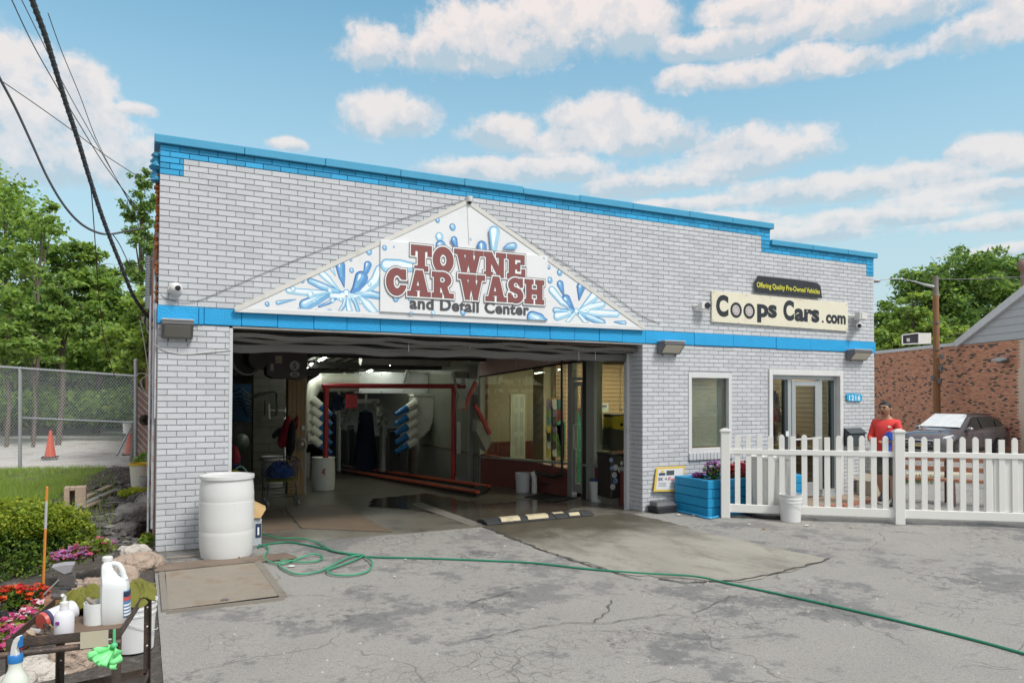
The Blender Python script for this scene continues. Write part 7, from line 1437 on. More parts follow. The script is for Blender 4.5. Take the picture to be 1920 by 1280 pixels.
# ------------------------------------------------------------------ trees and woodland
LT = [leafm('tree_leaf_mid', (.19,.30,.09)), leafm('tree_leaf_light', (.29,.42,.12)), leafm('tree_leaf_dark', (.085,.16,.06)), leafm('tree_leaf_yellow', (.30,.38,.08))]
M_bark = pm('bark_grey', (.13,.105,.085), .95, var=.35, vs=10, bump=.8, bs=30)
def tree(label, base, crown, n, size, mix=(.4,.25,.25,.1), r0=.16, group='trees behind the gravel lot', cat='tree', lean=None, layers=True, limbs=True, name='tree'):
    """crown: list of (px, py, distance, radius x, radius z) blobs placed in the air at their real distance"""
    t = thing(name, label, cat, base, group); B = Vector(base); bl = []
    for (px, py, w, rx, rz) in crown: c = depth(px, py, w); bl.append((c.x, c.y, c.z, rx, rx, rz))
    top = max(b[2] for b in bl); cx_ = sum(b[0] for b in bl)/len(bl); cy_ = sum(b[1] for b in bl)/len(bl); tp = Vector((cx_, cy_, top-.4)) if lean is None else lean
    tk = MB().tube([B-Vector((0,0,.5)), B+(tp-B)*.35+Vector((.1,0,0)), B+(tp-B)*.7, tp], [r0, r0*.8, r0*.5, r0*.15], 9)
    if limbs:
        for b in bl:
            c = Vector(b[:3]); s_ = B+(tp-B)*min(.85, max(.2, (c.z-B.z)/(top-B.z)*.75)); tk.tube([s_, s_.lerp(c, .55)+Vector((0,0,.25)), c], [r0*.4, r0*.25, r0*.08], 6)
            for k in range(4): e = c+Vector((random.uniform(-1,1)*b[3], random.uniform(-1,1)*b[4], random.uniform(-.3,.9)*b[5]))*.8; tk.tube([c, c.lerp(e, .5)+Vector((0,0,.1)), e], [r0*.12, r0*.07, r0*.03], 5)
    tk.build('trunk', M_bark, t, True)
    sub = []                                            # every blob breaks up into smaller sprays of leaves
    for b in bl:
        m = max(8, int(b[3]*b[5]*4.5))
        for k in range(m):
            d = RNG.normal(size=3); d /= np.linalg.norm(d); q = .45+.6*RNG.random(); s_ = .22+.20*RNG.random(); sub.append((b[0]+d[0]*b[3]*q, b[1]+d[1]*b[4]*q, b[2]+d[2]*b[5]*q, b[3]*s_*1.3, b[4]*s_*1.3, b[5]*s_*(.85 if layers else .9)))
    link('crown', leaves('crown', blobpts(sub, n, .2), size, LT, list(mix), up=.6, aspect=.55), t, 'stuff'); return t
def gz(px, w, z=-.2): p = depth(px, 735, w); return (p.x, p.y, z)
tree('tall dense green tree filling the far left edge of the picture', gz(15, 30), [(8,395,30,1.2,1.4),(25,440,30.5,1.6,1.5),(-30,470,30,2.4,2.6),(40,520,29,1.8,1.8),(10,600,29,2.2,2.2),(70,580,30,1.5,1.3),(-60,380,31,2.5,2.0)], 15000, .11, (.42,.34,.14,.10))
tree('thin open tree with feathery branches against the sky at left', gz(60, 27), [(80,405,27,.55,.35),(60,450,27,.6,.5),(95,385,27,.35,.25),(100,430,27,.4,.3),(55,490,27,.7,.5)], 1700, .085, (.4,.5,.05,.05), r0=.07)
tree('bushy mid green tree with layered leaves left of the cables', gz(105, 31), [(110,500,31,1.3,.9),(80,540,31,1.6,1.1),(140,480,31.5,1.1,.7),(120,580,31,1.6,1.3),(100,640,30,1.7,1.4)], 9500, .11, (.4,.3,.2,.1))
tree('rounded bright green tree in the middle of the left woodland', gz(180, 32), [(180,500,32,1.1,.8),(200,530,32,1.6,1.2),(165,560,32,1.5,1.2),(215,575,32,1.5,1.2),(190,630,31,1.8,1.5),(150,520,32,.9,.7)], 11000, .11, (.34,.34,.2,.12))
tree('tall slim ivy covered tree standing beside the building corner', gz(262, 26), [(262,335,26,.4,.45),(270,370,26,.55,.6),(258,410,26,.55,.6),(272,455,26,.6,.6),(266,500,26,.5,.7),(268,545,26,.5,.7),(240,390,26,.35,.35),(278,395,26,.4,.5)], 4600, .07, (.5,.15,.33,.02), r0=.09)
tree('leafy sumac leaning out behind the fence next to the building', gz(245, 19, .1), [(262,590,19,.5,.4),(235,630,19,.6,.4),(268,650,18.5,.55,.45),(225,670,19,.5,.35),(255,690,18.5,.5,.4),(280,620,18.5,.4,.4),(265,560,19.5,.4,.3)], 5200, .07, (.2,.5,.08,.22), r0=.05)
tree('small fan leaved young tree in front of the dark woods', gz(62, 24, 0), [(62,640,24,.7,.35),(75,665,24,.6,.3),(45,620,24.5,.6,.35),(66,600,24.5,.5,.3),(85,640,24,.45,.3),(30,655,24,.5,.4)], 3000, .09, (.4,.45,.1,.05), r0=.06)
tree('slender trunked tree rising in the centre behind the chain link fence', gz(108, 25, 0), [(112,570,25,.9,.5),(95,600,25,.8,.5),(135,610,25,.8,.5),(110,540,25,.7,.4),(150,580,25,.6,.4)], 4200, .09, (.45,.3,.2,.05), r0=.10)
tree('leaning young tree with sparse crown left of the slender trunk', gz(12, 24, 0), [(15,620,24,.8,.6),(-5,650,24,.8,.6),(28,570,24.5,.7,.5),(8,700,24,.7,.4)], 3200, .09, (.45,.3,.2,.05), r0=.07)
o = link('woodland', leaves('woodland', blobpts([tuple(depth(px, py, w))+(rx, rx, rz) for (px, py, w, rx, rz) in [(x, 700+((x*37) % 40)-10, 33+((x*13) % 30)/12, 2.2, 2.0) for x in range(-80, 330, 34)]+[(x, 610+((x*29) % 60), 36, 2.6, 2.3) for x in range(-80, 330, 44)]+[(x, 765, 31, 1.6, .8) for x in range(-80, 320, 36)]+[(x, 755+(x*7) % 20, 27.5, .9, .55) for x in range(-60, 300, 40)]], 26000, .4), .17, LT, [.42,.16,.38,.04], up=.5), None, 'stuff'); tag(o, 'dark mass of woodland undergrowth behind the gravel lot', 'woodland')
o = link('wood_floor', leaves('wood_floor', blobpts([tuple(depth(x, 720, 38))+(3.2, 2.0, 3.2) for x in range(-120, 330, 50)], 9000, .2), .32, LT, [.1,.02,.86,.02], up=.2), None, 'stuff'); tag(o, 'dark green foliage at the back of the left woodland', 'woodland')
RG = 'trees behind the brick building'
tree('big spreading oak rising behind the brick building and lamp pole', gz(1800, 50, -1), [(1770,520,50,2.6,1.8),(1820,500,50,2.2,1.5),(1860,525,50,2.6,2.0),(1740,560,50,2.2,1.6),(1800,570,50,3.0,2.2),(1870,580,50,2.6,2.2),(1760,610,49,2.4,1.8),(1830,620,49,2.6,1.8),(1713,548,50,1.0,.8)], 17000, .16, (.45,.12,.40,.03), r0=.35, group=RG)
tree('second tall oak crown behind the gable at the right edge', gz(1900, 52, -1), [(1880,510,52,2.2,1.6),(1915,545,52,2.4,2.0),(1935,500,52,1.8,1.4),(1895,580,52,2.4,1.8),(1950,560,52,2.6,2.4)], 8500, .16, (.45,.14,.38,.03), r0=.3, group=RG)
tree('bright green layered maple between the building corner and lamp pole', gz(1700, 42, -1), [(1700,600,42,1.5,1.0),(1680,625,42,1.3,.9),(1720,580,42,1.2,.8),(1740,615,42,1.4,1.0),(1710,640,42,1.6,.9),(1665,640,42,1.1,.8),(1780,630,42,1.0,.7),(1712,558,42,.7,.4)], 9500, .13, (.3,.42,.1,.18), r0=.18, group=RG)
tree('darker round tree just right of the building corner', gz(1655, 48, -1), [(1660,585,48,1.5,.9),(1645,610,48,1.6,1.2),(1672,600,48,1.4,1.0),(1650,640,48,2.0,1.3)], 5200, .14, (.5,.1,.35,.05), r0=.2, group=RG)
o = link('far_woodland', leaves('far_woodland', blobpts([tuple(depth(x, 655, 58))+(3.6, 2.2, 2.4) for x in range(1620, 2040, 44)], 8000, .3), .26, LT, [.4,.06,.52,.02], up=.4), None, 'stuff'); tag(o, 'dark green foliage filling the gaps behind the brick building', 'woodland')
# ------------------------------------------------------------------ chain link fence
M_gal = pm('galvanised_pipe', (.46,.48,.49), .4, .5, var=.1); M_link = pm('chain_wire', (.62,.66,.66), .4, .2)
pR = TG(255, 880); FL = depth(38, 865, 16.8); pL = Vector((FL.x, FL.y, 0)); 
dR = float((np.array(pR)-C0)@FW); pR = depth(255, 880, 14.2); pL = depth(38, 865, 14.9); tR, tL = depth(255, 705, 14.2), depth(38, 690, 14.9); gx_ = (pL-pR); pF = pR+gx_*1.95; tF = tR+(tL-tR)*1.95
cf_ = thing('chain_link_fence', 'galvanised chain link fence with pipe posts crossing the left side', 'fence', pR)
for b_, tp_, r in ((pR, depth(255, 675, 14.2), .036), (pL, tL, .034), (pF, tF, .034)): MB().tube([b_-Vector((0,0,.4)), tp_], r, 12).lathe([(r+.004,-.02),(r+.004,.01),(.01,.03)], tp_, 12).build('post', M_gal, cf_, True)
MB().tube([tR, tF], .022, 10).build('top_rail', M_gal, cf_, True); mR, mL = depth(250, 792, 14.2), depth(42, 783, 14.9); MB().tube([mR, mL], .018, 8).build('mid_rail', M_gal, cf_, True); MB().tube([depth(246,800,14.25), depth(219,853,13.6)], .018, 8).build('brace', M_gal, cf_, True)
V, Fc = [], []
W_ = (tF-tR).length; nS = int(W_/.052*1.0); H_ = (tR-pR).length; r_ = .0028
def fpnt(u, v): return (pR.lerp(pF, u)).lerp(tR.lerp(tF, u), v)
nrm = (tF-tR).cross(Vector((0,0,1))).normalized(); asp = H_/W_; step = .072/W_
def wire(u0_, v0_, u1_, v1_):
    a, b = fpnt(u0_, v0_), fpnt(u1_, v1_); d_ = (b-a).normalized(); s_ = d_.cross(nrm).normalized()*r_; n2 = nrm*r_; o = len(V)
    V.extend([tuple(a+s_), tuple(a+n2), tuple(a-s_), tuple(b+s_), tuple(b+n2), tuple(b-s_)]); Fc.extend([(o, o+1, o+4, o+3), (o+1, o+2, o+5, o+4), (o+2, o, o+3, o+5)])
u = -asp
while u < 1:
    a0, a1 = max(u, 0), min(u+asp, 1)
    if a1 > a0:
        wire(a0, (a0-u)/asp, a1, (a1-u)/asp); wire(a0, 1-(a0-u)/asp, a1, 1-(a1-u)/asp)
    u += step
for k in range(int(1/step)):
    u = (k+.5)*step; a = fpnt(u, 1.0); o = len(V); s_ = (tF-tR).normalized()*.012; V.extend([tuple(a-s_+Vector((0,0,-.01))), tuple(a+s_*.2+Vector((0,0,.045))), tuple(a+s_+Vector((0,0,-.01))), tuple(a+nrm*.004)]); Fc.extend([(o, o+1, o+3, o+3), (o+1, o+2, o+3, o+3)])
me = bpy.data.meshes.new('wire_mesh'); me.from_pydata(V, [], [tuple(dict.fromkeys(f)) for f in Fc]); me.materials.append(M_link); me.update(); link('wire_mesh', me, cf_, 'stuff')
# slatted privacy fence along the building
pv = thing('privacy_fence', 'rusty brown slatted fence running from the fence post to the building corner', 'fence', pR); M_rs = pm('rust_slat', (.22,.10,.075), .8, var=.3, vs=14, dirt=.4)
a0, a1 = depth(258, 724, 14.15), depth(284, 748, 11.6); b0, b1 = depth(258, 868, 14.15), depth(284, 900, 11.6)
for i in range(32):
    u0_, u1_ = i/32, (i+.82)/32; MB().prism([b0.lerp(b1, u0_), b0.lerp(b1, u1_), a0.lerp(a1, u1_), a0.lerp(a1, u0_)], (.0,.01,0)).build('slat', M_rs, pv)
for k in range(12): v = k/11; MB().bar(b0.lerp(a0, v)-Vector((.012,0,0)), b1.lerp(a1, v)-Vector((.012,0,0)), .006, .006).build('wire', M_link, pv)
# cones, pipe, buckets
M_cone = pm('cone_orange', (.62,.085,.035), .5, var=.15, dirt=.2)
def cone(px, py, w, h, label):
    b_ = depth(px, py, w); t = thing('traffic_cone', label, 'traffic cone', b_, 'orange cones on the gravel'); k = h/.71
    MB().lathe([(.14*k,.0),(.13*k,.03*k),(.035*k,.66*k),(.03*k,.70*k)], b_+Vector((0,0,.03)), 20).build('cone', M_cone, t, True); MB().cbox(b_+Vector((0,0,.02)), (.38*k,.38*k,.04)).build('base', M_ck, t, bevel=.01); return b_
for a_ in ((94, 858, 19.5, .71, 'orange traffic cone standing clear in the middle of the fenced gravel'), (244, 853, 19.3, .71, 'orange traffic cone half hidden behind the thick fence post')): cone(*a_)
t = MB().tube([depth(288,788,11), depth(272,787,10.2)], .075, 16, cap=False).tube([depth(288,788,11), depth(272,787,10.2)], .062, 16, cap=False).build('drain_pipe', pm('pvc_white', (.62,.63,.62), .4), None, True); tag(t, 'short white plastic pipe sticking out beside the building corner', 'pipe')
b_ = depth(240, 812, 19.0); t = bucket('small white pail hanging on the chain link fence by the post', b_.x, b_.y, b_.z, .85, bail=True, group='white buckets')
p = depth(264, 913, 11.1); t = thing('bucket', 'white bucket with yellow rim on the rubble bank beside the building', 'bucket', p, 'white buckets'); MB().lathe([(.13,0),(.155,.33),(.16,.36)], p, 28, caps=(True,False)).build('body', pm('bucket_cream', (.68,.65,.56), .4, dirt=.2), t, True); MB().lathe([(.166,0),(.168,.03),(.155,.03),(.15,-.01)], p+Vector((0,0,.335)), 28, caps=(False,False)).build('rim', pm('rim_yellow', (.68,.46,.03), .4), t, True)
t = thing('utility_tangle', 'tangle of pale cables hanging down the outside corner of the building', 'cable', (-.1, .1, 3)); M_pw = pm('pale_wire', (.50,.49,.42), .6)
for i, pts in enumerate([[(252,708),(262,700),(275,702),(287,716)],[(287,700),(272,706),(264,716),(274,738),(288,748)],[(286,690),(282,720),(278,820),(280,860)],[(262,600),(270,640),(279,700),(283,720)],[(288,820),(278,840),(276,880),(277,915),(282,930),(287,915),(284,880)]]): MB().tube(smoothpts([depth(x, y, 9.6+(i % 3)*.15) for x, y in pts], 5), .006, 6).build('wire', [M_pw, M_pw, M_pvc, M_wirew, M_pw][i], t, True)
for i, pts in enumerate([[(284,575),(274,592),(272,606),(280,618),(287,612)],[(287,588),(276,600),(278,622),(288,628)]]): MB().tube(smoothpts([depth(x, y, 9.55) for x, y in pts], 5), .012, 6).build('splice', [M_wire, M_lampt][i], t, True)
# overhead cables coming from a pole behind the camera to the corner bracket
def aer(label, pts, r, m, w0=9.5, w1=4.5, name='overhead_cable'):
    n = len(pts)-1; return cable(name, label, [depth(x, y, w0+(w1-w0)*i/n) for i, (x, y) in enumerate(pts)], r, m)
k_ = aer('thick dark bundled cable swooping from the top left to the building corner', [(286,600),(268,582),(247,548),(228,500),(206,445),(186,390),(165,325),(146,262),(124,195),(104,130),(84,65),(62,5),(50,-40)], .022, pm('bundle_dark', (.06,.07,.08), .7, var=.5, vs=60), 9.4, 5.2)
sp_ = MB(); 
wb_ = [depth(x, y, 9.4+(5.2-9.4)*i/12) for i, (x, y) in enumerate([(286,600),(268,582),(247,548),(228,500),(206,445),(186,390),(165,325),(146,262),(124,195),(104,130),(84,65),(62,5),(50,-40)])]; wb_ = smoothpts(wb_, 9)
for i in range(2, len(wb_)-2, 2): sp_.lathe([(.023,-.006),(.0262,0),(.023,.006)], wb_[i], 8, axis=tuple((wb_[i+1]-wb_[i-1]).normalized()))
o = sp_.build('cable_lashing', pm('lash_grey', (.11,.13,.14), .6), None, True, kind='stuff'); tag(o, 'pale spiral lashing wound round the thick overhead cable', 'cable lashing')
aer('sagging grey cable curving from the left edge to the wall bracket', [(270,427),(240,433),(205,439),(180,435),(150,418),(120,385),(90,335),(60,270),(30,205),(0,148),(-20,110)], .013, pm('cable_grey', (.13,.14,.16), .5), 9.4, 6.5)
aer('thin wire from the top left edge crossing the thick cable', [(262,395),(200,315),(150,235),(105,160),(60,80),(22,0),(10,-30)], .0055, M_wg, 9.6, 5.5, 'overhead_wire'); aer('second thin wire from the top left running beside the first', [(262,408),(215,330),(170,250),(120,160),(75,70),(38,-5),(25,-30)], .0045, M_wg, 9.6, 5.5, 'overhead_wire')
aer('thin wire sloping from the left edge down to the corner tree', [(262,333),(200,293),(140,248),(70,198),(0,150),(-20,136)], .005, M_wg, 9.8, 7, 'overhead_wire'); aer('thin wire hanging between the thick cable and building corner', [(246,385),(215,330),(180,260),(150,180),(115,95),(90,25)], .004, M_wg, 9.6, 6, 'overhead_wire')
aer('thin rusty wire hanging almost straight down to the fence top', [(215,706),(196,640),(186,560),(180,480),(176,420),(170,350),(158,290)], .006, pm('wire_rust', (.14,.08,.06), .8), 12, 8, 'overhead_wire'); aer('thin curved wire falling behind the thick cable to the tree', [(262,520),(245,500),(225,460),(212,440)], .006, M_wg, 9.6, 9, 'overhead_wire')
MBt = MB()
# ------------------------------------------------------------------ bank beside the building
rd = random.Random(31)
M_rock = [pm('rock_tan', (.40,.31,.245), .9, var=.35, vs=7, bump=1, bs=16, bd=.06, dirt=.5, ds=6), pm('rock_grey', (.24,.23,.215), .9, var=.45, vs=8, bump=1, bs=16, bd=.06, dirt=.7, ds=8), pm('rock_pale', (.52,.48,.43), .9, var=.3, vs=8, bump=1, bs=20, bd=.05, dirt=.5, ds=7), pm('rubble_dark', (.12,.115,.11), .95, var=.6, vs=14, bump=1, bs=26, bd=.05)]
def rock(px, py, w, h, m, label, seed, d=None, name='rock', group='rocks at the edge of the yard', zoff=0):
    p = TG(px, py); dist = float((np.array(p)-C0)@FW); k = dist/CF; rx = w*k/2; rz = h*k*.62; b = MB(); rr = random.Random(seed); nu, nv = 14, 9
    ph = [rr.uniform(0, 6) for _ in range(6)]; vs = []
    for i in range(nv+1):
        for j in range(nu):
            th = pi*i/nv; a = 2*pi*j/nu; q = 1+.14*sin(2*a+ph[0])+.09*sin(3*a+ph[1]+th*2)+.08*sin(5*a+ph[2]-th*3)+.06*sin(th*5+ph[3]); x, y, z = sin(th)*cos(a)*q, sin(th)*sin(a)*q, cos(th)*(1+.12*sin(2*a+ph[4])); z = max(-.5, min(z, .82+.05*sin(a+ph[5]))); vs.append((p.x+rx*x, p.y+rx*.8*y+rx*.3, p.z+zoff+rz*(z+.32)))
    fs = [(i*nu+j, (i+1)*nu+j, (i+1)*nu+(j+1) % nu, i*nu+(j+1) % nu) for i in range(nv) for j in range(nu)]
    o = b.add(vs, fs).build(name, m, None, True); md = o.modifiers.new('s', 'SUBSURF'); md.levels = md.render_levels = 1
    tx_ = bpy.data.textures.new('rk%d' % seed, 'CLOUDS'); tx_.noise_scale = rx*.5; tx_.noise_depth = 3; dm = o.modifiers.new('d', 'DISPLACE'); dm.texture = tx_; dm.strength = rx*.28; dm.texture_coords = 'GLOBAL'; tag(o, label, 'rock', group); return o
for i, a in enumerate([(255,1050,95,40,0,'large flat tan boulder at the foot of the left brick pier'),(228,1082,62,46,0,'rounded pinkish boulder behind the tool cart'),(251,1030,58,26,2,'pale whitish boulder against the corner of the pier'),(185,1100,50,38,0,'tan rock with a ridge behind the plastic jug'),(170,1085,34,20,0,'flat tan rock partly behind the bench vice'),(145,1100,30,36,0,'upright tan rock just right of the bench vice'),(70,1262,120,52,2,'big pale boulder under the tool cart at the bottom left'),(132,1250,75,80,0,'tan boulder between the legs of the tool cart'),(212,1270,40,22,1,'grey rock low behind the tool cart leg'),(196,1007,22,12,2,'small white stone on the rubble slope'),(148,1030,50,14,2,'low pale stone beyond the pink flowers'),(262,1008,20,14,1,'small grey stone next to the pier corner'),(276,1000,22,18,2,'small whitish stone wedged beside the pier'),(300,1060,30,8,1,'flat grey stone in front of the pier')]):
    rock(a[0], a[1]+(8 if i else 14), a[2], a[3], M_rock[a[4]], a[5], 100+i, zoff=-.02)
b = MB().mat(M_rock[3])
for k in range(230):
    px = rd.uniform(178, 288); py = rd.uniform(900, 1040); p = TG(px, py)
    if p.x > -.02: continue
    s = rd.choice((.02,.03,.045,.07)); R_ = Matrix.Rotation(rd.random()*6, 3, 'Z') @ Matrix.Rotation(rd.uniform(-.5,.5), 3, 'X'); b.mat(M_rock[3] if rd.random() < .72 else M_rock[1]); b.cbox(p+Vector((0,0,s*.25)), (s*rd.uniform(1,2.6), s*rd.uniform(.8,1.6), s*rd.uniform(.4,.9)), R_)
o = b.build('rubble', None, None, kind='stuff'); tag(o, 'dark broken asphalt rubble heaped along the side of the building', 'rubble')
o = MB(); rr = random.Random(8)
for (px, py, w, h, m, l, s) in ((255,965,75,40,1,'long grey weathered stone slab lying on the rubble slope',301),(235,990,60,26,3,'dark broken asphalt slab below the long grey stone',302),(262,935,46,26,3,'dark stone slab beside the trailing vine',303),(225,935,50,16,3,'flat dark slab at the top of the rubble slope',304)): rock(px, py+8, w, h, M_rock[m], l, s)
b = MB()
for k in range(1500):
    x, y = rd.uniform(-3.2, -.05), rd.uniform(2.0, 9.5); s = rd.choice((.012,.018,.026)); z = hL(x, y)+s*.3; b.v += [(x-s,y-s*.6,z-s*.5),(x+s,y-s*.7,z-s*.5),(x+s*.8,y+s,z-s*.5),(x-s*.9,y+s*.8,z-s*.5),(x,y,z+s*.6)]; o_ = len(b.v)-5
    for f in ((0,1,4),(1,2,4),(2,3,4),(3,0,4)): b.f.append(tuple(o_+i for i in f)); b.m.append(0)
o = b.build('gravel_stones', M_rock[1], None, kind='stuff'); tag(o, 'loose pale gravel stones strewn over the left bank', 'gravel')
# boards, grey pipe, cinder block, stake
t = thing('cinder_block', 'weathered tan concrete block standing on end in the grass', 'block', TG(140, 948)); p = TG(140, 950); k = float((np.array(p)-C0)@FW)/CF; w_, h_ = 36*k, 37*k; M_cin = pm('cinder_tan', (.40,.31,.23), .9, var=.2, bump=.8, bs=40)
MB().box((p.x-w_/2, p.y, p.z-.03), (p.x-w_/2+.10*w_/.39, p.y+.19, p.z+h_)).box((p.x+w_/2-.12, p.y, p.z-.03), (p.x+w_/2, p.y+.19, p.z+h_)).box((p.x-w_/2+.10*w_/.39+.001, p.y+.001, p.z+h_-.045), (p.x+w_/2-.121, p.y+.189, p.z+h_)).build('block', M_cin, t, bevel=.006); MB().box((p.x-w_/2+.05, p.y+.165, p.z-.02), (p.x+w_/2-.05, p.y+.18, p.z+h_-.05)).build('web', M_cin, t)
def lying(name, label, a, b_, w, h, m, round_=False, cat='board'):
    A1, B1 = TG(*a), TG(*b_); A1.z += h/2+.02; B1.z += h/2+.02; o = (MB().tube([A1, B1], w/2, 12) if round_ else MB().bar(A1, B1, w, h)).build(name, m, None, round_); tag(o, label, cat)
lying('grey_pipe', 'grey plastic pipe lying on the bank beside two old boards', (145,957), (214,927), .06, .06, pm('pipe_grey', (.36,.38,.37), .5), True, 'pipe'); M_old = pm('old_board', (.40,.33,.25), .9, var=.25, vs=6, stretch=(6,6,1))
lying('old_board', 'weathered board lying behind the grey pipe', (158,938), (206,915), .09, .03, M_old); lying('old_board', 'weathered board lying in front of the grey pipe', (160,955), (205,935), .07, .025, M_old); lying('old_board', 'short dark board lying near the yellow rimmed bucket', (212,876), (250,881), .05, .02, pm('board_dark', (.16,.11,.07), .9)); lying('thin_stick', 'thin twig leaning against the concrete block', (106,914), (124,920), .015, .012, M_old, cat='stick')
t = thing('marker_stake', 'orange and silver reflective driveway marker stake in front of the shrub', 'marker stake', (0, 0, 0)); a_, b_ = depth(80, 1128, 6.3), depth(88, 912, 6.2); segs = [(0,.64,pm('stake_orange', (.70,.27,.05), .5)),(.64,.88,pm('stake_silver', (.50,.52,.52), .4)),(.88,1.0,pm('stake_orange', (.70,.27,.05), .5))]
for s0, s1, m in segs: MB().tube([a_.lerp(b_, s0), a_.lerp(b_, s1)], .0105, 8).build('rod_section', m, t, True)
# perforated metal thing and basket hanging at the corner
t = thing('wire_basket', 'grey mesh basket hanging against the foot of the corner', 'basket', depth(272, 900, 9.6)); c = depth(273, 893, 9.5); MB().lathe([(.075,.0),(.08,-.06),(.05,-.12),(.0,-.13)], c, 16, caps=(False,False)).build('basket', pm('mesh_grey', (.30,.30,.29), .6), t, True); MB().tube([c+Vector((.07,0,0)), c+Vector((.05,0,.25)), c+Vector((.06,0,.5))], .006, 5).build('hanger', M_pw, t)
t = thing('perforated_panel', 'grey perforated metal disc leaning in the rubble at the corner', 'metal disc', depth(275, 960, 9.4)); c = depth(279, 945, 9.3); dsk = MB().lathe([(0,0),(.155,.001),(.17,.012)], c, 24, axis=(-.25,-1,.25), caps=(False,False)).build('disc', pm('disc_grey', (.42,.42,.40), .5, .3, dirt=.4), t, True); hb_ = MB(); Q = Vector((0,0,1)).rotation_difference(Vector((-.25,-1,.25)).normalized())
for k in range(22): a = k*2*pi/22; hb_.lathe([(.009,.008),(0,.0085)], c+Q@Vector((.145*cos(a), .145*sin(a), 0)), 8, axis=(-.25,-1,.25), caps=(False,False))
hb_.build('holes', M_ck, t, kind='stuff')
def bush(name, label, blobs, n, size, mats, probs, cat='shrub', group=None, stems=6, shell=.75, up=.6):
    t = thing(name, label, cat, blobs[0][:3], group); link('leaves', leaves('leaves', blobpts(blobs, n, shell), size, mats, probs, up=up, aspect=.5), t, 'stuff'); b = MB(); c = Vector(blobs[0][:3]); base = Vector((c.x, c.y, min(q[2]-q[5] for q in blobs)))
    for k in range(stems): q = random.choice(blobs); e = Vector(q[:3])+Vector((random.uniform(-1,1)*q[3], random.uniform(-1,1)*q[4], random.uniform(0,1)*q[5]))*.85; b.tube([base, base.lerp(e, .5)+Vector((random.uniform(-.05,.05),0,0)), e], [.012,.008,.004], 5)
    b.build('stem', M_bark, t, True); return t
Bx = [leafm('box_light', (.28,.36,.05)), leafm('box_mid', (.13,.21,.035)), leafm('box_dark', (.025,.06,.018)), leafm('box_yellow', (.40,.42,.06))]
def W2(px, py, w): p = depth(px, py, w); return (p.x, p.y, p.z)
sh_in = [W2(x, y, w)+(r, r, r*.8) for x, y, w, r in ((20,1045,7.6,.46),(75,1045,7.7,.38),(120,1015,7.8,.30),(-20,1055,7.3,.5),(45,1080,7.2,.26))]
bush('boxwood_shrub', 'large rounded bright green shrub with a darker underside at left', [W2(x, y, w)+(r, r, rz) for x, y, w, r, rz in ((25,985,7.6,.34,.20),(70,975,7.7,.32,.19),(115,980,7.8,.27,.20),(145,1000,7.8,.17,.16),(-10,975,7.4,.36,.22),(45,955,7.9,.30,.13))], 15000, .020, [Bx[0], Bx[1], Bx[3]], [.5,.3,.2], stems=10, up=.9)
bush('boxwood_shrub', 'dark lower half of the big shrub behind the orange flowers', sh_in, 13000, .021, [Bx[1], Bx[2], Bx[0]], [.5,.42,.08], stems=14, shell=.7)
bush('trailing_vine', 'leafy yellow green vine on the rubble slope near the building', [W2(x, y, 9.9)+(.15,.15,.05) for x, y in ((240,925),(252,930),(262,920),(246,938))], 260, .045, [Bx[0], Bx[3]], [.5,.5], 'vine', stems=3); bush('leafy_weed', 'small green weed growing at the foot of the pier corner', [W2(275, 1012, 8.5)+(.09,.08,.07)], 90, .035, [Bx[0], LT[0]], [.5,.5], 'weed', stems=2); bush('leafy_weed', 'small weed tuft in the middle of the rubble slope', [W2(200, 968, 9.3)+(.09,.08,.05)], 80, .025, [Bx[1], Bx[0]], [.5,.5], 'weed', stems=2); bush('leafy_weed', 'green weed behind the yellow rimmed bucket at the corner', [W2(270, 868, 11.6)+(.15,.1,.16)], 240, .04, [LT[0], LT[1]], [.5,.5], 'weed', stems=3)
# grass
gp = []
while len(gp) < 15000:
    px = rd.uniform(-40, 215); py = rd.uniform(868, 985); lim = 200-abs(py-885)*1.6
    if px > lim and rd.random() < .92: continue
    if py < 874+px*.03: continue
    gp.append((px, py))
gP = []
for (px, py) in gp[:15000]:
    d = ray(px, py); t_ = (0.30-CZ)/d[2]; p = C0+d*t_; gP.append((p[0], p[1], hL(p[0], p[1])))
gP = np.array(gP); n = len(gP); h = (.05+.10*RNG.random(n))*np.where(gP[:, 1] < 4.5, 1.2, .8); lean = RNG.normal(size=(n, 2))*.035; wv = RNG.normal(size=(n, 2)); wv /= np.linalg.norm(wv, axis=1)[:, None]; wv *= .0035
V = np.zeros((n, 3, 3)); V[:, 0] = gP; V[:, 0, :2] += wv; V[:, 1] = gP; V[:, 1, :2] -= wv; V[:, 2] = gP; V[:, 2, :2] += lean; V[:, 2, 2] += h; V[:, :2, 2] -= .01
gm = [leafm('grass_light', (.30,.42,.10)), leafm('grass_mid', (.20,.33,.07)), leafm('grass_dry', (.34,.32,.13))]; o = link('grass', npmesh('grass', V.reshape(-1, 3), np.arange(3*n).reshape(n, 3), gm, RNG.choice(3, size=n, p=[.5,.4,.1])), None, 'stuff'); tag(o, 'bright green uncut grass on the bank behind the shrub', 'grass')
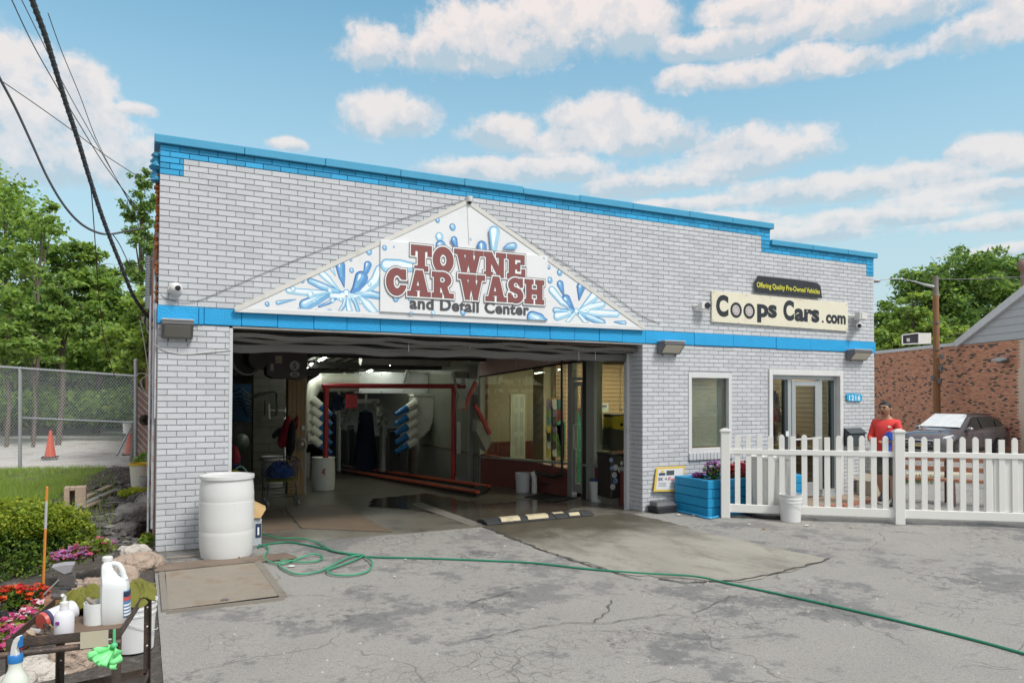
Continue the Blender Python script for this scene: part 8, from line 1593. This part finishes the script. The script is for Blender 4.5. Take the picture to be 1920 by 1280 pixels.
# impatiens bed
def bed(label, px, py, w, rx, ry, rz, cols, npet, nl, lm, ps=.022): p = depth(px, py, w); return flowerplant('impatiens_plant', label, (p.x, p.y, p.z), (rx, ry, rz), lm, cols, nl, npet, 'flowers', 'flowers in the bed', .026, ps)
MP = M_pt; lfA = [Bx[1], Bx[0], leafm('leaf_olive', (.14,.15,.06))]
bed('clump of orange red impatiens in front of the dark shrub', 35, 1140, 5.9, .22, .16, .15, [MP['orange'], MP['red'], MP['orange']], 120, 420, [Bx[1], Bx[2]])
bed('clump of pink and white impatiens below the orange flowers', 60, 1185, 5.5, .24, .16, .12, [MP['pink'], MP['white'], MP['magenta']], 110, 460, lfA)
bed('clump of magenta impatiens at the left edge above the cart', 10, 1220, 5.2, .20, .18, .12, [MP['magenta'], MP['pink'], MP['lilac']], 100, 380, lfA)
bed('clump of mixed pink impatiens beside the orange marker stake', 95, 1150, 5.8, .16, .14, .10, [MP['pink'], MP['red'], MP['white']], 70, 300, lfA)
bed('clump of lilac pink impatiens behind the bench vice', 130, 1055, 6.8, .17, .13, .10, [MP['lilac'], MP['pink'], MP['lilac']], 110, 240, lfA, .024)
bed('leafy impatiens with few pink blooms right of the lilac clump', 175, 1040, 7.0, .19, .14, .14, [MP['pink'], MP['lilac']], 34, 520, lfA)
# ------------------------------------------------------------------ tool cart and its load
TZ = .78
def TP(px, py, z=TZ): return hit(px, py, 2, z)
NL, NR, FR_, FL_ = TP(12, 1199), TP(227, 1177), TP(284, 1091), TP(108, 1116)
tc_ = thing('tool_cart', 'rusty angle iron tool cart standing in the bottom left corner', 'cart', (NR.x, NR.y, 0)); M_ang = pm('rusty_angle_iron', (.095,.075,.065), .5, .5, var=.4, vs=12, dirt=.6, ds=16, dth=.5, dcol=(.19,.125,.085), bump=.4)
def angle(a, b_, ins, h=.038):                           # L section: a vertical web and a flange pointing inwards
    a, b_ = Vector(a), Vector(b_); i_ = Vector(ins).normalized(); return MB().prism([a, b_, b_-Vector((0,0,h)), a-Vector((0,0,h))], i_*.005).prism([a-Vector((0,0,h)), b_-Vector((0,0,h)), b_-Vector((0,0,h-.005)), a-Vector((0,0,h-.005))], i_*h)
cT = (NL+NR+FR_+FL_)/4
for a, b_ in ((NL, NR), (NR, FR_), (FR_, FL_), (FL_, NL)): angle(a, b_, cT-(a+b_)/2).build('frame_rail', M_ang, tc_)
MB().prism([p-Vector((0,0,.036)) for p in (NL, NR, FR_, FL_)], (0,0,.004)).build('tray', pm('tray_rust', (.20,.14,.10), .7, .2, var=.35, vs=9, dirt=.5, dcol=(.09,.06,.05)), tc_)
MB().tube([NL+Vector((-.02,-.035,-.05)), NR+Vector((.0,-.035,-.048))], .013, 10).build('tube_rail', M_ang, tc_, True)
for p, i_ in ((NR, (-1,1,0)), (FR_, (-1,-1,0)), (FL_, (1,-1,0)), (NL, (1,1,0))):
    sx = .034*(1 if i_[0] > 0 else -1); sy = .034*(1 if i_[1] > 0 else -1); MB().box((min(p.x, p.x+sx), p.y-.0025, 0), (max(p.x, p.x+sx), p.y+.0025, TZ-.006)).box((p.x-.0025, min(p.y+.003*np.sign(sy), p.y+sy), 0), (p.x+.0025, max(p.y+.003*np.sign(sy), p.y+sy), TZ-.007)).build('leg', M_ang, tc_)
sz_ = .30; shp = [Vector((p.x, p.y, sz_)) for p in (NL, NR, FR_, FL_)]; MB().prism(shp, (0,0,.004)).build('lower_shelf', M_ang, tc_)
for a, b_ in zip(shp, shp[1:]+shp[:1]): angle(a+Vector((0,0,.034)), b_+Vector((0,0,.034)), sum(shp, Vector())/4-(a+b_)/2, .03).build('shelf_rail', M_ang, tc_)
hb_ = MB()
for z in (.66, .56, .46): hb_.lathe([(.0045,0),(0,.001)], (FR_.x-.018, FR_.y-.036-.0, z), 8, axis=(0,-1,0), caps=(False,False)).lathe([(.0045,0),(0,.001)], (FL_.x+.018, FL_.y-.004, z), 8, axis=(0,-1,0), caps=(False,False))
hb_.build('bolt_holes', M_lw, tc_, kind='stuff')
b0_ = TP(152, 1188); b1_ = TP(204, 1182); t = MB().prism([b0_+Vector((0,-.045,.018)), b1_+Vector((0,-.045,.016)), b1_+Vector((0,-.045,-.05)), b0_+Vector((0,-.045,-.048))], (0,.006,0)).build('paint_scraper', pm('scraper_plate', (.42,.38,.28), .6, dirt=.6, dcol=(.2,.11,.05)), None); tag(t, 'pale rusty metal plate clipped on the front rail of the tool cart', 'metal plate')
# vice
v0 = TP(120, 1115); M_vice = pm('vice_grey', (.15,.135,.13), .5, .4, var=.3, vs=20, dirt=.5, ds=20, dcol=(.14,.07,.04)); t = thing('bench_vice', 'old grey bench vice bolted to the back corner of the tool cart', 'vice', v0); s = .0038*.97
def vp(px, py, dy=0.0): p = depth(px, py, float((np.array(v0)-C0)@FW)); return p+Vector((0, dy, 0))
MB().lathe([(.055,0),(.055,.012),(.035,.02),(.032,.035)], v0+Vector((.0,0,-.005)), 20).build('base', M_vice, t, True)
MB().prism([vp(x, y, -.03) for x, y in ((107,1095),(133,1097),(132,1070),(136,1058),(120,1062),(112,1064),(109,1072))], (0,.06,0)).build('body', M_vice, t, bevel=.004); MB().prism([vp(x, y, -.035) for x, y in ((97,1060),(104,1065),(122,1074),(134,1070),(141,1054),(120,1055))], (0,.07,0)).build('jaw', pm('jaw_light', (.42,.40,.42), .5, .4), t, bevel=.003); MB().prism([vp(x, y, -.03) for x, y in ((130,1075),(141,1074),(142,1088),(145,1090),(145,1099),(130,1099))], (0,.05,0)).build('sliding_jaw', M_vice, t, bevel=.003)
MB().tube([vp(84,1110,-.05), vp(112,1083,-.04)], .004, 8).tube([vp(143,1091,-.035), vp(161,1091,-.035)], .0028, 6).build('handle', M_alg, t, True); MB().prism([v0+Vector(q) for q in ((-.08,-.05,-.03),(.08,-.05,-.03),(.08,.06,-.03),(-.08,.06,-.03))], (0,0,.022)).build('wood_pad', pm('pad_wood', (.30,.15,.09), .8), t)
# plastic jug
M_jug = pm('jug_plastic', (.70,.725,.72), .35, var=.03, vs=4, spec=.4); j0 = TP(208, 1163, TZ-.03); jd = float((np.array(j0)-C0)@FW); t = thing('plastic_jug', 'tall translucent white jug with handle and blue label on the tool cart', 'jug', j0)
def jp(px, py, dy=0): return depth(px, py, jd)+Vector((0, dy, 0))
def sect(rows, n=24):                                   # rows: (py, px left, px right, depth radius)
    b = MB(); o0 = []
    for (py, xl, xr, dr) in rows:
        c = (jp(xl, py)+jp(xr, py))/2; rx = (jp(xr, py)-jp(xl, py)).length/2; o0.append(len(b.v)); 
        for k in range(n): a = 2*pi*k/n; e = 1.0/max(abs(cos(a)), abs(sin(a)))**.45; b.v.append(tuple(c+Vector((rx*cos(a)*e*.93, dr*sin(a)*e*.93, 0))))
    for i in range(len(rows)-1):
        for k in range(n): k2 = (k+1) % n; b.f.append((o0[i]+k, o0[i]+k2, o0[i+1]+k2, o0[i+1]+k)); b.m.append(0)
    b.f.append(tuple(o0[0]+k for k in range(n))); b.m.append(0); b.f.append(tuple(o0[-1]+k for k in range(n))); b.m.append(0); return b
sect([(1166,192,239,.055),(1163,190,241,.06),(1130,189,241,.062),(1100,189,242,.062),(1092,190,241,.060),(1084,190,236,.056),(1078,190,222,.050),(1066,190,214,.044),(1058,191,211,.036),(1054,194,208,.026),(1050,196,207,.02)]).build('body', M_jug, t, True)
MB().tube(smoothpts([jp(208,1056,-.0), jp(222,1058,-.0), jp(229,1068,-.0), jp(232,1078,0), jp(236,1086,0)], 4), .012, 10).build('handle', M_jug, t, True); MB().lathe([(.022,0),(.022,.016),(.017,.02)], jp(201.5,1050.5), 20).build('cap', M_cw, t, True)
def lb(py0, py1, m, off=.0):
    b = MB()
    for k in range(8):
        a0_, a1_ = radians(-84+k*12), radians(-84+(k+1)*12); q = []
        for a, py in ((a0_, py0), (a1_, py0), (a1_, py1), (a0_, py1)):
            c = (jp(189.5, py)+jp(241.5, py))/2; rx = (jp(241.5, py)-jp(189.5, py)).length/2; e = 1.0/max(abs(cos(a)), abs(sin(a)))**.45; q.append(c+Vector(((rx+.0012+off)*cos(a)*e*.93+.004, (.063+off)*sin(a)*e*.93-.001, 0)))
        if k > 1: b.poly(q)
    b.build('label', m, t)
lb(1152, 1104, pm('label_bluelite', (.10,.22,.42), .4)); lb(1115, 1106, pm('label_navy2', (.02,.03,.07), .4), .001); lb(1122, 1116, pm('label_red', (.62,.08,.06), .4), .001)
for i in range(4): lb(1132+i*6, 1129+i*6, M_lw, .0015)
t = thing('cut_tub', 'open cut down white plastic tub holding a brush beside the jug', 'tub', TP(182, 1160)); MB().lathe([(.045,0),(.052,.005),(.052,.10),(.048,.10),(.047,.01)], depth(181, 1169, jd-.02), 24, caps=(True,False)).build('tub', M_jug, t, True); 
t = thing('paint_brush', 'brown handled brush sticking out of the cut white tub', 'brush', depth(178,1132,jd-.03)); MB().tube([depth(163,1121,jd-.04), depth(170,1127,jd-.04), depth(190,1142,jd-.02)], [.009,.011,.008], 10).build('handle', pm('brush_handle', (.26,.21,.18), .6, dirt=.4), t, True); MB().lathe([(.012,0),(.014,.02)], depth(188,1140,jd-.02), 10, axis=(.8,.1,-.6)).build('ferrule', M_alg, t, True)
# pump bottle, wipe canister, tools
t = thing('pump_bottle', 'small white pump bottle standing at the front of the tool cart', 'bottle', TP(120, 1187)); c = TP(120, 1190, TZ-.03); MB().lathe([(.036,0),(.038,.005),(.038,.085),(.032,.098),(.018,.106),(.018,.12)], c, 28).build('body', pm('bottle_white', (.72,.72,.76), .35, dirt=.1), t, True); MB().lathe([(.017,0),(.017,.02),(.007,.025),(.007,.045)], c+Vector((0,0,.12)), 16).tube([c+Vector((0,0,.155)), c+Vector((-.004,0,.168)), c+Vector((-.006,-.02,.175))], .007, 8).build('pump', M_cw, t, True); MB().box((c.x-.03, c.y-.036, c.z+.055), (c.x-.015, c.y-.028, c.z+.068)).build('print', pm('print_violet', (.18,.03,.25), .5), t)
t = thing('wipe_canister', 'white cylindrical canister with red lid lying on its side in the cart', 'canister', TP(98, 1160)); CN = TP(88, 1162, TZ+.01); MB().lathe([(.042,0),(.043,.12)], CN, 28, axis=(.75,.62,.12)).build('body', pm('canister_white', (.66,.66,.70), .4, var=.1, vs=30), t, True); MB().lathe([(.045,-.010),(.045,.005),(.04,.007)], CN, 28, axis=(.75,.62,.12)).build('band', pm('band_navy', (.05,.05,.12), .4), t, True); MB().lathe([(.038,-.025),(.042,-.011)], CN, 24, axis=(.75,.62,.12)).build('lid', pm('lid_red', (.55,.10,.08), .4), t, True)
t = thing('ratchet_tool', 'dark handled wrench lying across small tools in the cart', 'wrench', TP(85, 1165)); MB().tube([TP(70,1155,TZ), TP(92,1176,TZ)], .008, 10).build('shaft', M_mach, t, True); MB().lathe([(.014,0),(.014,.03)], TP(89,1173,TZ), 12, axis=(.6,-.1,-.7)).build('grip', pm('grip_tan', (.42,.27,.12), .5), t, True)
b = MB(); rr = random.Random(5)
for k in range(26): px, py = rr.uniform(72, 102), rr.uniform(1170, 1188); p = TP(px, py, TZ-.02); b.cbox(p, (rr.uniform(.006,.022), .008, rr.uniform(.005,.015)), Matrix.Rotation(rr.random()*3, 3, 'Y'))
o = b.build('small_fittings', pm('fitting_metal', (.35,.34,.31), .3, .7, var=.5, vs=60), None, kind='stuff'); tag(o, 'heap of small metal fittings and bolts in the cart tray', 'hardware')
t = thing('stone_block', 'rounded tan block lying in the left corner of the cart tray', 'block', TP(58, 1180)); MB().cbox(TP(58,1186,TZ-.015), (.04,.04,.025), Matrix.Rotation(.6, 3, 'Y')).build('block', M_cin, t, bevel=.012); MB().cbox(TP(66,1181,TZ-.01), (.04,.025,.01), Matrix.Rotation(.3, 3, 'Y')).build('tag', M_lampt, t)
# towels
def towel(name, label, ctr, rx, ry, h, seed, cat='towel'):
    n = 44; b = MB(); rr = np.random.default_rng(seed); ph = rr.random(12)*6.28; vs = []
    for i in range(n):
        for j in range(n):
            u, v = -1+2*i/(n-1), -1+2*j/(n-1); r = math.hypot(u, v)/1.2; ed = max(0, 1-r**3)
            f = sin(u*4+2.2*sin(v*3+ph[0])+ph[1])*.55+abs(sin(v*3.5+2.0*sin(u*3+ph[2])+ph[3]))*.6-.2+abs(sin((u+v)*5+ph[4]+1.5*sin(u*4)))*.4-.2+sin((u-v)*11+2*sin(v*4)+ph[5])*.08
            z = h*ed*(.62+.42*f)+.012; k = 1-.18*abs(f)*.5; vs.append((ctr[0]+rx*u*k*(1+.08*sin(v*6+ph[6])), ctr[1]+ry*v*k*(1+.08*sin(u*6+ph[7])), ctr[2]+max(.004, z)))
    fs = [(i*n+j, (i+1)*n+j, (i+1)*n+j+1, i*n+j+1) for i in range(n-1) for j in range(n-1)]
    o = b.add(vs, fs).build(name, M_grn, None, True); md = o.modifiers.new('t', 'SOLIDIFY'); md.thickness = .006; md = o.modifiers.new('s', 'SUBSURF'); md.levels = md.render_levels = 1; tag(o, label, cat, 'olive green towels'); return o
pc = (FR_+FL_)/2+Vector((.01,-.14,0)); towel('towel', 'crumpled olive green towel piled at the back of the tool cart', (pc.x-.01, pc.y-.03, TZ-.03), .18, .18, .08, 1); towel('towel', 'olive green towel folded low in the middle of the cart tray', (pc.x-.09, pc.y-.12, TZ-.03), .11, .13, .095, 2); towel('towel', 'olive green towel bunched at the right back corner of the cart', (FR_.x-.055, FR_.y-.12, TZ-.03), .075, .19, .055, 3)
sc_ = (shp[0]+shp[1]+shp[2]+shp[3])/4; towel('towel', 'olive green towel spread on the lower shelf of the cart', (sc_.x+.06, sc_.y-.15, sz_+.004), .17, .20, .10, 4); towel('towel', 'olive green towel end hanging at the right of the lower shelf', (NR.x+.02, NR.y+.25, sz_+.004), .09, .16, .10, 5)
# green ribbon bow
M_bow = pm('mint_ribbon', (.22,.78,.28), .45, var=.2, vs=14); WN = float((np.array(NR)-C0)@FW)-.06; bw = depth(214, 1213, WN); t = thing('ribbon_bow', 'mint green plastic ribbon bow tied on the near right leg of the cart', 'ribbon', bw); kb = WN/CF
for i, (dx, dy, L_, w_, tw) in enumerate(((-30,-4,34,16,.4),(-38,12,38,14,-.5),(-14,26,30,16,.7),(10,24,28,16,-.4),(14,6,24,16,.3),(-22,20,34,14,.9),(2,34,26,14,-.8))):
    b = MB(); e = Vector(RT)*dx*kb*1.15-Vector(UP)*dy*kb*1.15; side = Vector(RT)*(-dy)+(-Vector(UP))*(-dx); side = Vector(RT)*dy*kb+Vector(UP)*dx*kb; side = side.normalized()*w_*kb*.6; vs = []; m_ = 9
    for q in range(m_+1):
        u = q/m_; a = u*pi; p = bw+e*sin(a*.5)**.8*(1 if u < .99 else 1)+Vector(FW)*(-.03*sin(a)*(1+.3*(i % 3))); wq = side*(.25+sin(a)*1.0)
        vs += [p-wq+Vector(FW)*.012*sin(tw*9*u), p+Vector(FW)*(-.012*sin(a)), p+wq-Vector(FW)*.012*sin(tw*9*u)]
    b.add(vs, [(3*q+k, 3*q+k+1, 3*q+k+4, 3*q+k+3) for q in range(m_) for k in range(2)]); o = b.build('loop', M_bow, t, True); o.modifiers.new('t', 'SOLIDIFY').thickness = .0015
MB().ball(bw+Vector((0,-.012,.012)), (.014,.012,.012), 10, 8).tube([bw, bw+Vector((0,0,.075))], .006, 6).build('knot', pm('ribbon_dark', (.10,.50,.22), .5), t, True)
# buckets under the cart
p = G(247, 1262); bucket('white bucket with no lid standing right behind the cart leg', p.x+.01, p.y+.50, .0, .92); p = G(175, 1262); bucket('white bucket in shade behind the green bow under the cart', p.x, p.y+.42, .0, .9)
# spray bottle
SPW = 2.95; sp0 = depth(28, 1290, SPW); t = thing('spray_bottle', 'spray bottle with white trigger and blue collar at the bottom left corner', 'spray bottle', sp0); kk = SPW/CF
def q_(px, py): return depth(px, py, SPW)
c = q_(28, 1300); MB().lathe([(r*kk, (1300-y)*kk) for r, y in ((22,1330),(23,1290),(22,1272),(16,1262),(12,1254),(11,1245),(12,1240),(12,1235))], c, 28).build('body', pm('spray_clear', (.66,.70,.62), .25, var=.03, spec=.5), t, True); MB().lathe([(r*kk, (1300-y)*kk) for r, y in ((12.5,1241),(12.8,1238),(12.8,1229),(11.5,1227))], c+Vector((0,0,.001)), 24).build('collar', pm('collar_blue', (.02,.17,.46), .4), t, True)
MB().prism([q_(x, y)-Vector(FW)*.011 for x, y in ((21,1228),(35,1228),(33,1215),(36,1205),(41,1196),(40,1190),(33,1192),(27,1199),(23,1212))], Vector(FW)*.022).build('trigger_head', M_cw, t, bevel=.003); MB().prism([q_(x, y)-Vector(FW)*.010 for x, y in ((36,1192),(41,1191),(41,1212),(38,1213),(35,1206))], Vector(FW)*.02).build('trigger', pm('collar_blue', (.02,.17,.46), .4), t, bevel=.002)
pts = c+Vector((0,0,0)); t = rock(28, 1292, 70, 40, M_rock[2], 'pale flat boulder under the spray bottle at the bottom left edge', 400)
